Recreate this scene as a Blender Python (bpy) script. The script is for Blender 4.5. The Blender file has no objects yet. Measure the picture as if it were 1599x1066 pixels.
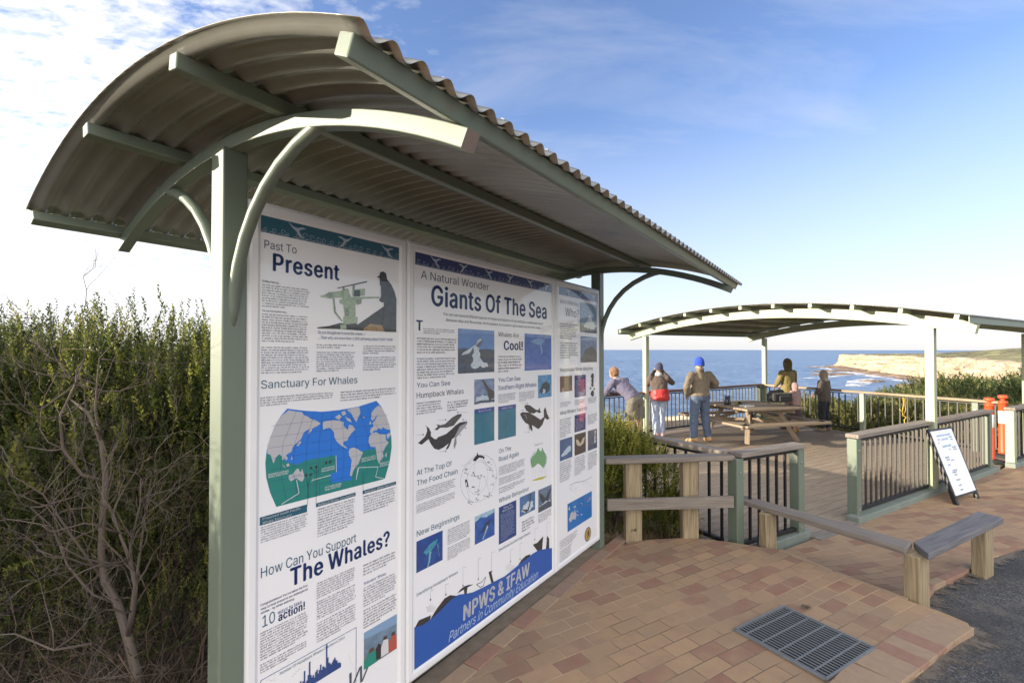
import bpy, bmesh, math, random
import numpy as np
from mathutils import Vector, Matrix
R = math.radians
scene = bpy.context.scene
col = scene.collection
random.seed(7)

# ------------------------------------------------------------------ camera
F_PX, CX, CY, EYE_ROW, EYE = 762.0, 799.5, 533.0, 544.0, 1.94
PITCH = math.atan((EYE_ROW - CY) / F_PX)
cam = bpy.data.cameras.new('camera'); cam_o = bpy.data.objects.new('camera', cam); col.objects.link(cam_o)
cam.sensor_width = 36; cam.lens = F_PX / 1599 * 36; cam.clip_start = .05; cam.clip_end = 40000
cam_o.location = (0, 0, EYE); cam_o.rotation_euler = (math.pi / 2 + PITCH, 0, 0)
scene.camera = cam_o

def ray(px, py):
    a = (px - CX) / F_PX; b = -(py - CY) / F_PX
    return Vector((a, math.cos(PITCH) - b * math.sin(PITCH), math.sin(PITCH) + b * math.cos(PITCH)))
def gz(px, py, z=0.0):            # a measured photo point on a level plane
    r = ray(px, py); t = (z - EYE) / r.z
    return Vector((r.x * t, r.y * t, z))

# ------------------------------------------------------------------ materials
MATS = {}
def new_mat(name):
    m = bpy.data.materials.new(name); m.use_nodes = True
    nt = m.node_tree; b = nt.nodes['Principled BSDF']
    return m, nt, b
def N(nt, t, **kw):
    n = nt.nodes.new(t)
    for k, v in kw.items():
        if k in n.inputs: n.inputs[k].default_value = v
        else: setattr(n, k, v)
    return n
def ramp(nt, fac, stops):
    n = nt.nodes.new('ShaderNodeValToRGB'); e = n.color_ramp.elements
    while len(e) < len(stops): e.new(.5)
    for i, (p, c) in enumerate(stops):
        e[i].position = p; e[i].color = (*c, 1)
    nt.links.new(fac, n.inputs[0]); return n.outputs[0]
def mixc(nt, fac, a, b, mode='MIX'):
    n = nt.nodes.new('ShaderNodeMix'); n.data_type = 'RGBA'; n.blend_type = mode
    for s, v in ((n.inputs[0], fac), (n.inputs[6], a), (n.inputs[7], b)):
        if isinstance(v, bpy.types.NodeSocket): nt.links.new(v, s)
        elif isinstance(v, (int, float)): s.default_value = v
        else: s.default_value = (*v, 1)
    return n.outputs[2]
def math_n(nt, op, a, b=0.0, clamp=False):
    n = nt.nodes.new('ShaderNodeMath'); n.operation = op; n.use_clamp = clamp
    for s, v in ((n.inputs[0], a), (n.inputs[1], b)):
        if isinstance(v, bpy.types.NodeSocket): nt.links.new(v, s)
        else: s.default_value = v
    return n.outputs[0]
def noise(nt, scale, detail=4, vec=None, rough=.55, dist=0.0):
    n = N(nt, 'ShaderNodeTexNoise', Scale=scale, Detail=detail, Roughness=rough, Distortion=dist)
    if vec is not None: nt.links.new(vec, n.inputs['Vector'])
    return n.outputs['Fac']
def coords(nt, kind='Object', scale=(1, 1, 1), rot=(0, 0, 0), loc=(0, 0, 0)):
    t = nt.nodes.new('ShaderNodeTexCoord'); m = nt.nodes.new('ShaderNodeMapping')
    m.inputs['Scale'].default_value = scale; m.inputs['Rotation'].default_value = rot; m.inputs['Location'].default_value = loc
    nt.links.new(t.outputs[kind], m.inputs['Vector']); return m.outputs[0]
def bump(nt, b, h, strength=.3, dist=.01):
    n = N(nt, 'ShaderNodeBump', Strength=strength, Distance=dist)
    nt.links.new(h, n.inputs['Height']); nt.links.new(n.outputs[0], b.inputs['Normal'])

def paint(name, c, rough=.45, var=.12, wear=None, scale=6, metallic=0.0, coat=0.0):
    if name in MATS: return MATS[name]
    m, nt, b = new_mat(name); v = coords(nt)
    f = noise(nt, scale, 5, v)
    cc = mixc(nt, f, [x * (1 - var) for x in c], [min(1, x * (1 + var)) for x in c])
    if wear:
        st = ramp(nt, noise(nt, 1.0, 6, coords(nt, 'Object', (26, 26, 1.1)), .7), [(.56, (0, 0, 0)), (.74, (1, 1, 1))])
        cc = mixc(nt, math_n(nt, 'MULTIPLY', st, .35), cc, [x * .45 for x in c])
        f2 = ramp(nt, noise(nt, scale * 4, 6, v, .7), [(.62, (0, 0, 0)), (.72, (1, 1, 1))])
        cc = mixc(nt, f2, cc, wear)
    nt.links.new(cc, b.inputs['Base Color']); b.inputs['Roughness'].default_value = rough
    b.inputs['Metallic'].default_value = metallic; b.inputs['Coat Weight'].default_value = coat
    bump(nt, b, noise(nt, 60, 3, v), .08, .002)
    MATS[name] = m; return m

def timber(name, c1, c2, rough=.75, knots=True, grain=1.0):
    if name in MATS: return MATS[name]
    m, nt, b = new_mat(name)
    v = coords(nt, 'UV', (1.2, 22, 1))
    f = noise(nt, 2.2, 8, v, .6, .6)
    v2 = coords(nt, 'UV', (3, 160, 1))
    f2 = noise(nt, 2, 4, v2, .6)
    big = noise(nt, 1.3, 3, coords(nt, 'UV', (1, 3, 1)))
    cc = ramp(nt, f, [(.36, c1), (.6, c2)])
    cc = mixc(nt, math_n(nt, 'MULTIPLY', f2, .5), cc, [x * .45 for x in c1])
    cc = mixc(nt, math_n(nt, 'MULTIPLY', big, .35), cc, [x * 1.25 for x in c2])
    if knots:
        vo = N(nt, 'ShaderNodeTexVoronoi', Scale=1.0); nt.links.new(coords(nt, 'UV', (1.6, 9, 1)), vo.inputs['Vector'])
        k = ramp(nt, vo.outputs['Distance'], [(.0, (1, 1, 1)), (.13, (0, 0, 0))])
        cc = mixc(nt, math_n(nt, 'MULTIPLY', k, .6), cc, [x * .3 for x in c1])
    nt.links.new(cc, b.inputs['Base Color']); b.inputs['Roughness'].default_value = rough
    b.inputs['Specular IOR Level'].default_value = .3
    bump(nt, b, math_n(nt, 'ADD', f2, f), .35 * grain, .004)
    MATS[name] = m; return m

def printed(c, c2=None, scale=30.0):
    key = ('print', tuple(round(x, 3) for x in c), None if c2 is None else tuple(c2), scale)
    if key in MATS: return MATS[key]
    m, nt, b = new_mat('printed_ink')
    if c2 is None: b.inputs['Base Color'].default_value = (*c, 1)
    else:
        f = noise(nt, scale, 6, coords(nt, 'Object', (1, 1, 1.6)), .6, .5)
        nt.links.new(ramp(nt, f, [(.36, c), (.64, c2)]), b.inputs['Base Color'])
    b.inputs['Roughness'].default_value = .5
    b.inputs['Coat Weight'].default_value = .75; b.inputs['Coat Roughness'].default_value = .02
    MATS[key] = m; return m

def leafmat(name, c1, c2, trans=.4, scale=9):
    if name in MATS: return MATS[name]
    m = bpy.data.materials.new(name); m.use_nodes = True; nt = m.node_tree; nt.nodes.clear()
    out = nt.nodes.new('ShaderNodeOutputMaterial')
    g = nt.nodes.new('ShaderNodeNewGeometry')
    cc = mixc(nt, g.outputs['Random Per Island'], c1, c2)
    d = N(nt, 'ShaderNodeBsdfPrincipled', Roughness=.5); d.inputs['Specular IOR Level'].default_value = .25
    t = nt.nodes.new('ShaderNodeBsdfTranslucent'); mx = nt.nodes.new('ShaderNodeMixShader'); mx.inputs[0].default_value = trans
    nt.links.new(cc, d.inputs['Base Color']); nt.links.new(mixc(nt, .5, cc, [c2[0] * 1.3, c2[1] * 1.3, c2[2] * .7]), t.inputs['Color'])
    nt.links.new(d.outputs[0], mx.inputs[1]); nt.links.new(t.outputs[0], mx.inputs[2]); nt.links.new(mx.outputs[0], out.inputs[0])
    MATS[name] = m; return m

def cloth(name, c, c2=None, rough=.85, fold=.5, scale=9):
    if name in MATS: return MATS[name]
    m, nt, b = new_mat(name); v = coords(nt, 'Object', (1, 1, .6))
    f = noise(nt, scale, 4, v, .5, .8)
    nt.links.new(mixc(nt, f, c, c2 or [x * .75 for x in c]), b.inputs['Base Color'])
    b.inputs['Roughness'].default_value = rough; b.inputs['Sheen Weight'].default_value = .15
    bump(nt, b, f, fold, .04); MATS[name] = m; return m

GREEN = paint('green_paint', (.135, .168, .130), .42, .14, (.15, .135, .10), 2.2)
GREEN_PALE = paint('pale_green_paint', (.31, .36, .25), .5, .08)
WHITE_FRAME = paint('white_aluminium', (.72, .72, .72), .4, .05)
BLACK_STEEL = paint('black_steel', (.011, .0105, .011), .5, .25)
SUNLIT_STEEL = paint('sunlit_black_steel', (.048, .042, .034), .5, .3, (.075, .065, .052), 9)  # black steel again, its colour browned and lightened as if in low sun
TIMBER_GREY = timber('weathered_grey_timber', (.14, .12, .105), (.27, .235, .20))
TIMBER_POST = timber('treated_pine_post', (.15, .115, .065), (.40, .32, .205))
TIMBER_BROWN = timber('brown_stained_timber', (.10, .058, .036), (.19, .11, .07))
TIMBER_TAN = timber('tan_handrail_timber', (.22, .16, .105), (.38, .30, .21))
TIMBER_DECK = timber('deck_timber', (.20, .16, .12), (.36, .29, .215))
TIMBER_TABLE = timber('table_timber', (.19, .145, .10), (.35, .28, .205))

# ------------------------------------------------------------------ mesh builder
class MB:
    def __init__(self): self.v = []; self.f = []; self.m = []; self.uv = []; self.mats = []
    def mi(self, mat):
        if mat is None: return 0
        if mat not in self.mats: self.mats.append(mat)
        return self.mats.index(mat)
    def add(self, vs, fs, mat=None, uvs=None):
        o = len(self.v); k = self.mi(mat); self.v += [tuple(p) for p in vs]
        for i, f in enumerate(fs):
            self.f.append([o + j for j in f]); self.m.append(k)
            self.uv.append(uvs[i] if uvs else [(0, 0)] * len(f))
    def bar(self, p0, p1, w, h, up=(0, 0, 1), mat=None, e0=0, e1=0):
        """box of width w and height h from p0 to p1 (centre line); e0/e1 skew the ends for mitres"""
        p0 = Vector(p0); p1 = Vector(p1); d = p1 - p0; L = d.length; d.normalize(); up = Vector(up)
        s = d.cross(up).normalized(); u = s.cross(d).normalized()
        vs = []
        for p, e in ((p0, e0), (p1, e1)):
            for a, b in ((-1, -1), (1, -1), (1, 1), (-1, 1)):
                vs.append(p + s * a * w / 2 + u * b * h / 2 + d * e * a * w / 2)
        fs = [(0, 1, 2, 3), (7, 6, 5, 4), (0, 4, 5, 1), (1, 5, 6, 2), (2, 6, 7, 3), (3, 7, 4, 0)]
        r = random.random() * 40; r2 = random.random() * 9
        uvs = [[(r, r2), (r, r2 + w), (r + h, r2 + w), (r + h, r2)]] * 2
        o = r2
        for wd in (w, h, w, h):
            uvs.append([(r, o), (r + L, o), (r + L, o + wd), (r, o + wd)]); o += wd
        self.add(vs, fs, mat, uvs)
    def box(self, c, s, rz=0.0, mat=None):
        c = Vector(c); x = Vector((math.cos(rz), math.sin(rz), 0))
        self.bar(c - x * s[0] / 2, c + x * s[0] / 2, s[1], s[2], (0, 0, 1), mat)
    def tube(self, pts, rad, n=8, mat=None, caps=True):
        pts = [Vector(p) for p in pts]; k = len(pts)
        if not hasattr(rad, '__len__'): rad = [rad] * k
        rad = [r if hasattr(r, '__len__') else (r, r) for r in rad]
        vs = []; ref = None
        for i, p in enumerate(pts):
            t = (pts[min(i + 1, k - 1)] - pts[max(i - 1, 0)]).normalized()
            if ref is None:
                ref = Vector((1, 0, 0)) if abs(t.x) < .8 else Vector((0, 1, 0))
            a = (ref - t * ref.dot(t)).normalized(); ref = a; b = t.cross(a)
            for j in range(n):
                q = 2 * math.pi * j / n
                vs.append(p + a * math.cos(q) * rad[i][0] + b * math.sin(q) * rad[i][1])
        fs = []; uvs = []; acc = 0.0; o = random.random() * 9
        for i in range(k - 1):
            L = (pts[i + 1] - pts[i]).length
            for j in range(n):
                j2 = (j + 1) % n
                fs.append((i * n + j, i * n + j2, (i + 1) * n + j2, (i + 1) * n + j))
                w = 6.28 * rad[i][0] / n
                uvs.append([(acc, o + j * w), (acc, o + j * w + w), (acc + L, o + j * w + w), (acc + L, o + j * w)])
            acc += L
        if caps:
            fs += [tuple(range(n))[::-1], tuple(range((k - 1) * n, k * n))]; uvs += [[(0, 0)] * n] * 2
        self.add(vs, fs, mat, uvs)
    def lathe(self, c, prof, n=20, mat=None, sx=1.0, sy=1.0):
        c = Vector(c)
        vs = [c + Vector((r * sx * math.cos(2 * math.pi * j / n), r * sy * math.sin(2 * math.pi * j / n), z)) for r, z in prof for j in range(n)]
        fs = [(i * n + j, i * n + (j + 1) % n, (i + 1) * n + (j + 1) % n, (i + 1) * n + j) for i in range(len(prof) - 1) for j in range(n)]
        fs += [tuple(range(n))[::-1], tuple(range((len(prof) - 1) * n, len(prof) * n))]
        self.add(vs, fs, mat)
    def ball(self, c, r, n=12, mat=None):
        rx, ry, rz = r if hasattr(r, '__len__') else (r, r, r)
        prof = [(max(.02, math.sin(math.pi * i / 8)), -math.cos(math.pi * i / 8) * rz) for i in range(9)]
        self.lathe(c, prof, n, mat, rx, ry)
    def build(self, name, mat=None, parent=None, smooth=False, bevel=0.0, loc=None):
        me = bpy.data.meshes.new(name); me.from_pydata(self.v, [], self.f)
        for mm in (self.mats or [mat]): me.materials.append(mm)
        if self.mats: me.polygons.foreach_set('material_index', self.m)
        ul = me.uv_layers.new(name='UVMap')
        ul.data.foreach_set('uv', [x for f in self.uv for p in f for x in p])
        if smooth: me.polygons.foreach_set('use_smooth', [True] * len(me.polygons))
        me.update()
        o = bpy.data.objects.new(name, me); col.objects.link(o)
        if parent is not None: o.parent = parent
        if loc is not None: o.location = loc
        if bevel:
            b = o.modifiers.new('bevel', 'BEVEL'); b.width = bevel; b.segments = 2; b.limit_method = 'ANGLE'; b.angle_limit = R(50)
        return o
def blend(o, vox, it=4):
    r = o.modifiers.new('remesh', 'REMESH'); r.mode = 'VOXEL'; r.voxel_size = vox; r.use_smooth_shade = True
    s = o.modifiers.new('smooth', 'SMOOTH'); s.factor = .5; s.iterations = it
    return o
CREASE = None
def creased(o, amount=.022, size=.11):
    global CREASE
    if CREASE is None:
        CREASE = bpy.data.textures.new('cloth_folds', 'CLOUDS'); CREASE.noise_scale = size; CREASE.noise_depth = 3
    d = o.modifiers.new('folds', 'DISPLACE'); d.texture = CREASE; d.strength = amount; d.mid_level = .5; d.texture_coords = 'GLOBAL'; return o
def tag(o, label, cat, group=None, kind=None):
    o['label'] = label; o['category'] = cat
    if group: o['group'] = group
    if kind: o['kind'] = kind
    return o
def structure(o): o['kind'] = 'structure'; return o
def thing(name, loc, label, cat, group=None, rz=0.0):
    o = bpy.data.objects.new(name, None); col.objects.link(o); o.location = loc; o.rotation_euler = (0, 0, rz); o.empty_display_size = .1
    return tag(o, label, cat, group)
def copy_tree(o, parent=None):
    c = o.copy(); col.objects.link(c)
    if parent is not None: c.parent = parent
    for ch in [x for x in bpy.data.objects if x.parent == o]: copy_tree(ch, c)
    return c
def fast_mesh(name, V, Q, mats, mi, parent=None):
    me = bpy.data.meshes.new(name); n, k = len(V), Q.shape[1]
    me.vertices.add(n); me.vertices.foreach_set('co', V.astype(np.float32).ravel())
    me.loops.add(Q.size); me.loops.foreach_set('vertex_index', Q.astype(np.int32).ravel())
    me.polygons.add(len(Q)); me.polygons.foreach_set('loop_start', np.arange(0, Q.size, k, dtype=np.int32))
    me.polygons.foreach_set('loop_total', np.full(len(Q), k, dtype=np.int32))
    for mm in mats: me.materials.append(mm)
    me.polygons.foreach_set('material_index', mi.astype(np.int32))
    me.update(calc_edges=True); me.validate()
    o = bpy.data.objects.new(name, me); col.objects.link(o)
    if parent is not None: o.parent = parent
    return o
E2 = Vector((.857, .515, 0)).normalized(); E1 = Vector((E2.y, -E2.x, 0))   # pavilion axes: along the eaves / along the arch
A31 = math.atan2(E2.y, E2.x)
GLYPH = {'A':(480,"16 0 201 509 276 509 463 0 395 0 287 302 276 334 264 372 250 420 232 478 245 478 228 419 213 371 201 333 191 302 85 0 110 142 110 199 370 199 370 142 239 456 154 199 324 199 344 142 135 142","0 15 16 16 17 0 1 13 12 12 11 1 11 9 1 17 14 13 13 1 17 0 17 1 2 7 6 7 2 8 10 8 2 4 3 19 3 18 19 5 18 6 2 6 18 18 3 2 24 21 16 9 11 20 9 20 10 1 9 10 10 2 1 22 23 19 8 10 20 21 24 22 14 17 21 17 16 21 18 5 22 19 18 22 4 19 23 23 22 24 16 15 24"),
'B':(456,"60 0 60 509 241 509 289 504 329 491 359 469 381 442 394 410 398 374 395 344 387 320 373 301 356 286 336 275 315 267 315 262 339 257 363 245 385 227 402 203 414 173 418 136 413 100 400 67 377 39 344 18 301 4 247 0 125 57 245 57 296 63 330 80 349 105 355 137 352 161 342 184 327 203 306 218 279 228 248 231 125 231 125 285 238 285 265 288 288 296 308 309 323 326 333 348 336 372 330 403 313 429 283 446 240 452 125 452","0 28 40 1 0 40 40 41 1 41 53 1 39 43 42 28 0 27 27 29 28 39 42 40 41 40 42 52 2 53 1 53 2 38 37 15 14 45 44 50 4 51 3 51 4 29 27 26 26 30 29 43 39 38 38 15 43 15 14 43 14 44 43 51 3 52 2 52 3 31 25 24 24 23 31 32 31 23 23 22 32 33 32 22 22 21 33 21 20 33 34 33 20 20 19 34 35 34 19 19 18 35 11 10 47 10 9 47 48 47 9 9 8 48 8 7 48 49 48 7 7 6 49 30 26 25 25 31 30 35 18 36 18 17 36 17 16 36 37 36 16 15 37 16 45 14 13 46 45 13 13 12 46 12 11 46 11 47 46 49 6 50 6 5 50 4 50 5"),
'C':(510,"267 -7 205 1 150 25 104 63 70 115 48 179 40 254 48 329 70 393 104 445 150 484 205 508 267 516 305 513 340 504 373 490 402 471 427 447 448 418 463 385 473 348 408 348 401 373 389 395 375 413 357 428 337 440 315 449 292 454 267 456 223 450 184 432 150 403 125 364 109 314 103 254 109 194 125 145 151 105 184 76 223 59 267 53 292 55 315 60 337 69 357 81 375 96 389 114 401 136 408 160 473 160 463 124 448 91 428 62 402 38 373 19 341 5 305 -4","5 4 37 37 36 5 6 5 36 35 6 36 6 35 34 7 6 34 34 33 7 8 7 33 30 11 31 40 0 41 28 13 12 41 0 42 28 12 29 0 40 1 39 1 40 29 12 30 11 30 12 1 39 2 39 38 2 3 2 38 4 3 38 37 4 38 8 33 32 9 8 32 32 31 9 10 9 31 31 11 10 43 57 56 56 44 43 26 14 27 44 56 55 55 45 44 25 15 26 14 26 15 52 51 48 49 48 51 51 50 49 20 19 21 22 21 19 19 18 22 23 22 18 18 17 23 45 55 54 46 45 54 54 53 46 47 46 53 53 52 47 52 48 47 23 17 24 17 16 24 25 24 16 15 25 16 42 0 57 57 43 42 13 28 27 27 14 13"),
'D':(502,"219 0 96 0 96 57 215 57 272 63 318 81 354 110 379 149 394 198 399 255 394 312 379 361 354 399 320 428 275 446 221 452 93 452 93 509 225 509 294 501 353 478 399 441 433 391 455 329 462 255 455 181 433 119 398 68 351 31 291 8 125 509 125 0 60 0 60 509 125 452 125 57","33 32 16 16 17 33 2 1 31 1 2 32 16 32 2 17 16 30 29 5 4 29 4 0 3 0 4 18 15 14 14 19 18 0 3 31 2 31 35 16 2 34 30 16 34 15 18 30 20 13 12 10 9 24 24 23 10 6 28 27 27 26 6 7 6 26 26 25 7 8 7 25 25 24 8 24 9 8 10 23 11 23 22 11 12 11 22 22 21 12 20 12 21 5 29 28 28 6 5 19 14 13 13 20 19 15 30 34 2 35 34 31 3 35"),
'E':(419,"60 0 60 509 372 509 372 452 125 452 125 286 355 286 355 229 125 229 125 57 375 57 375 0","0 9 8 1 0 8 8 5 1 5 4 1 9 0 11 11 10 9 5 8 7 7 6 5 3 2 4 1 4 2"),
'F':(410,"60 0 60 509 369 509 369 452 125 452 125 278 346 278 346 221 125 221 125 0","9 8 0 8 5 0 1 0 5 3 2 4 5 8 7 7 6 5 1 5 4 4 2 1"),
'G':(520,"269 -7 205 1 149 25 104 64 69 116 47 179 40 254 47 329 69 393 103 445 149 484 203 508 265 516 304 513 340 504 374 489 403 469 429 445 449 416 465 384 474 349 408 349 399 372 387 393 373 411 356 427 337 439 315 448 291 454 265 456 222 450 183 432 150 404 125 364 109 314 103 254 109 194 125 145 151 105 184 76 224 59 269 53 309 57 345 71 374 93 396 123 410 160 415 202 434 199 283 199 283 256 478 256 478 200 471 141 451 91 419 50 377 19 326 0 414 199","5 4 37 37 36 5 6 5 36 35 6 36 6 35 34 7 6 34 34 33 7 8 7 33 30 11 31 40 0 41 12 29 28 0 40 1 39 1 40 29 12 30 11 30 12 1 39 2 39 38 2 3 2 38 4 3 38 37 4 38 8 33 32 9 8 32 10 9 32 32 31 10 31 11 10 57 43 42 26 14 27 13 27 14 43 57 56 56 44 43 25 15 26 14 26 15 53 52 48 52 51 48 53 48 46 47 58 48 48 51 47 20 19 21 22 21 19 19 18 22 44 56 55 55 54 44 45 44 54 54 53 45 53 46 45 22 18 23 18 17 23 24 23 17 17 16 24 25 24 16 15 25 16 57 42 0 41 0 42 58 47 49 50 49 47 47 51 50 27 13 28 12 28 13 46 48 58"),
'H':(517,"60 0 60 509 125 509 125 289 392 289 392 509 457 509 457 0 392 0 392 232 125 232 125 0","0 11 10 1 0 10 10 3 1 3 2 1 9 8 7 7 6 9 4 9 6 6 5 4 3 10 9 9 4 3"),
'I':(300,"31 0 31 57 118 57 118 452 31 452 31 509 269 509 269 452 183 452 183 57 269 57 269 0","1 0 2 3 5 4 9 11 10 7 6 8 2 0 11 11 9 2 3 2 9 9 8 3 8 6 3 5 3 6"),
'J':(396,"185 -7 124 3 75 33 44 81 33 145 33 173 98 173 98 145 104 104 122 74 149 56 185 50 220 56 248 74 266 104 272 145 272 509 336 509 336 145 326 81 294 33 246 3","5 4 7 10 1 0 1 10 9 1 9 2 9 8 2 3 2 8 4 3 8 7 4 8 5 7 6 21 13 12 16 15 18 18 17 16 13 21 20 14 13 20 20 19 14 19 18 14 18 15 14 21 12 0 12 11 0 10 0 11"),
'K':(467,"104 145 104 216 122 239 139 261 157 282 174 303 193 324 212 344 364 509 448 509 231 276 228 276 60 0 60 509 125 509 125 334 124 225 125 193 125 0 372 0 188 259 228 309 449 0 124 242 125 167 198 245 243 288","0 1 12 13 12 1 0 12 18 1 0 17 17 16 1 2 1 16 2 16 23 2 23 15 1 2 15 13 1 15 15 14 13 5 4 20 20 11 21 19 22 10 10 22 26 21 10 26 8 21 9 10 21 11 6 5 21 7 6 21 21 8 7 16 17 20 3 16 20 20 4 3 0 18 24 17 0 24 16 3 23 11 20 25 10 11 25 19 10 25 17 24 25 20 17 25 5 20 21 9 21 26"),
'L':(393,"60 0 60 509 125 509 125 57 361 57 361 0","1 0 3 3 0 5 5 4 3 1 3 2"),
'M':(628,"60 0 60 509 152 509 277 187 282 174 287 159 293 141 299 123 305 103 311 84 317 65 322 49 307 49 312 65 318 83 324 102 330 121 336 140 342 158 348 174 352 187 476 509 568 509 568 0 504 0 504 291 504 308 504 327 505 347 505 369 506 391 506 413 507 435 507 457 513 457 505 433 498 409 490 386 482 363 474 341 467 322 461 305 456 291 342 0 286 0 170 291 165 304 159 321 152 340 145 361 137 384 129 408 121 432 112 457 119 457 119 437 120 416 120 394 121 372 121 350 122 328 122 309 122 291 122 0 315 73 507 437 119 436","55 53 66 57 56 1 53 1 56 54 53 55 55 52 54 63 62 0 1 0 62 62 61 1 61 60 1 60 59 1 59 58 1 57 1 58 13 9 12 8 12 9 12 8 44 49 2 50 51 50 2 52 51 2 54 52 2 53 54 2 1 53 2 14 10 11 11 15 14 31 30 22 22 34 31 32 31 34 34 33 65 65 33 35 25 24 23 23 22 25 26 25 22 27 26 22 28 27 22 29 28 22 22 30 29 20 19 42 21 38 37 37 36 21 36 35 21 35 33 21 33 34 21 34 22 21 12 44 43 43 11 12 13 12 11 11 10 13 13 10 64 42 41 20 2 49 48 46 45 3 3 2 48 48 47 3 47 46 3 10 14 64 9 13 64 38 21 39 21 20 39 40 39 20 41 40 20 32 34 65 15 11 43 43 42 18 19 18 42 18 17 43 17 16 43 16 15 43 4 3 45 45 44 5 6 5 44 7 6 44 8 7 44 5 4 45 53 56 66 52 55 66"),
'N':(523,"60 0 60 509 136 509 343 183 352 169 363 151 375 130 388 107 401 82 414 55 405 54 402 81 401 108 400 134 399 157 399 178 399 195 399 509 463 509 463 0 387 0 202 290 190 310 177 331 164 354 148 381 130 413 108 452 119 454 121 417 122 384 123 354 124 328 125 307 125 291 125 0 403 78 120 430","33 32 1 32 31 1 31 30 1 27 1 30 30 29 27 2 26 25 35 34 0 1 0 34 33 1 34 28 27 37 26 2 28 27 28 2 1 27 2 20 7 6 10 9 36 11 9 12 9 19 12 13 12 19 14 13 19 19 9 20 9 10 20 7 20 10 10 8 7 14 19 15 16 15 19 19 18 16 17 16 18 6 5 20 25 24 2 22 21 3 3 2 22 23 22 2 24 23 2 9 11 36 8 10 36 3 21 20 4 3 20 5 4 20 27 29 37 26 28 37"),
'O':(533,"267 -7 205 1 150 25 105 63 70 115 48 179 40 254 48 329 70 393 105 445 150 484 205 508 267 516 329 508 384 484 429 445 464 393 486 329 493 254 486 179 464 115 429 63 384 25 329 1 267 53 310 59 349 76 383 105 408 144 425 194 430 254 425 314 408 365 383 404 349 433 310 450 267 456 223 450 184 433 151 404 125 364 109 314 103 254 109 194 125 144 151 105 184 76 223 59","5 4 44 44 43 5 6 5 43 42 6 43 6 42 41 7 6 41 41 40 7 8 7 40 45 2 46 39 38 10 47 1 0 0 24 47 46 2 1 1 47 46 37 11 38 10 38 11 2 45 3 4 3 45 44 4 45 8 40 39 9 8 39 39 10 9 12 36 35 35 13 12 27 26 22 33 14 34 22 26 23 25 23 26 13 35 34 34 14 13 20 19 28 29 28 19 19 18 29 18 30 29 30 18 31 18 17 31 32 31 17 17 16 32 27 22 21 21 20 27 20 28 27 32 16 33 16 15 33 14 33 15 23 25 0 24 0 25 36 12 37 11 37 12"),
'P':(445,"60 0 60 509 235 509 289 503 332 487 366 462 390 430 404 391 409 348 404 304 390 265 366 233 332 207 289 191 235 186 109 186 109 242 233 242 269 246 297 256 318 272 333 294 342 319 344 348 342 376 333 402 318 423 297 439 268 449 232 452 125 452 125 0 125 242 125 186","15 16 0 1 0 16 15 0 31 16 15 33 16 32 30 1 16 30 18 14 13 13 19 18 27 3 28 2 28 3 15 31 33 14 18 17 28 2 29 30 29 2 1 30 2 20 12 11 21 20 11 11 10 21 10 9 21 22 21 9 9 8 22 8 23 22 23 8 24 8 7 24 25 24 7 7 6 25 6 5 25 26 25 5 4 26 5 19 13 12 12 20 19 26 4 27 3 27 4 14 17 33 17 32 33 32 16 33"),
'Q':(533,"245 159 313 159 369 85 384 65 468 -48 401 -48 346 27 331 46 267 -7 205 1 150 25 105 63 70 115 48 179 40 254 48 329 70 393 105 445 150 484 205 508 267 516 329 508 384 484 429 445 464 393 486 329 493 254 486 179 464 115 429 63 384 25 329 1 267 53 310 59 349 76 383 105 408 144 425 194 430 254 425 314 408 365 383 404 349 433 310 450 267 456 223 450 184 433 151 404 125 364 109 314 103 254 109 194 125 144 151 105 184 76 223 59 402 41 356 13 319 62 366 90","13 12 52 52 51 13 14 13 51 50 14 51 14 50 49 15 14 49 49 48 15 16 15 48 9 55 54 33 32 8 44 20 45 55 9 8 8 32 55 19 46 45 45 20 19 9 54 10 54 53 10 11 10 53 12 11 53 52 12 53 16 48 47 17 16 47 18 17 47 47 46 18 46 19 18 6 34 7 6 7 31 35 2 3 41 22 42 30 3 6 34 6 3 3 2 34 34 2 59 21 43 42 42 22 21 28 27 36 37 36 27 27 26 37 26 38 37 38 26 39 26 25 39 40 39 25 25 24 40 30 6 57 5 4 30 3 30 56 35 3 29 29 28 35 28 36 35 40 24 41 24 23 41 22 41 23 33 8 31 31 7 33 20 44 43 43 21 20 2 35 59 29 3 56 6 31 57 33 7 58 7 34 58 30 4 56 5 30 57 1 0 58 34 1 58 1 34 59"),
'R':(449,"60 0 60 509 236 509 290 504 333 489 367 465 390 433 405 395 409 352 405 309 390 271 367 240 333 217 289 203 236 198 96 198 96 255 234 255 269 258 298 267 319 281 334 300 342 324 345 352 342 380 334 405 319 425 298 440 269 449 233 452 125 452 125 0 353 0 230 229 303 229 428 0 125 255 125 198 246 199 313 210","15 16 0 1 0 16 15 0 31 16 15 37 16 36 30 1 16 30 34 19 18 27 3 28 2 28 3 15 31 37 38 13 33 13 34 33 17 33 18 28 2 29 30 29 2 1 30 2 20 12 11 21 20 11 11 10 21 10 9 21 22 21 9 9 8 22 23 22 8 24 23 8 8 7 24 7 6 24 25 24 6 6 5 25 26 25 5 4 26 5 13 38 32 13 32 39 34 13 39 12 20 34 19 34 20 26 4 27 3 27 4 14 33 37 33 17 36 36 37 33 36 16 37 33 14 38 34 18 33 12 34 39 32 35 39"),
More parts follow.
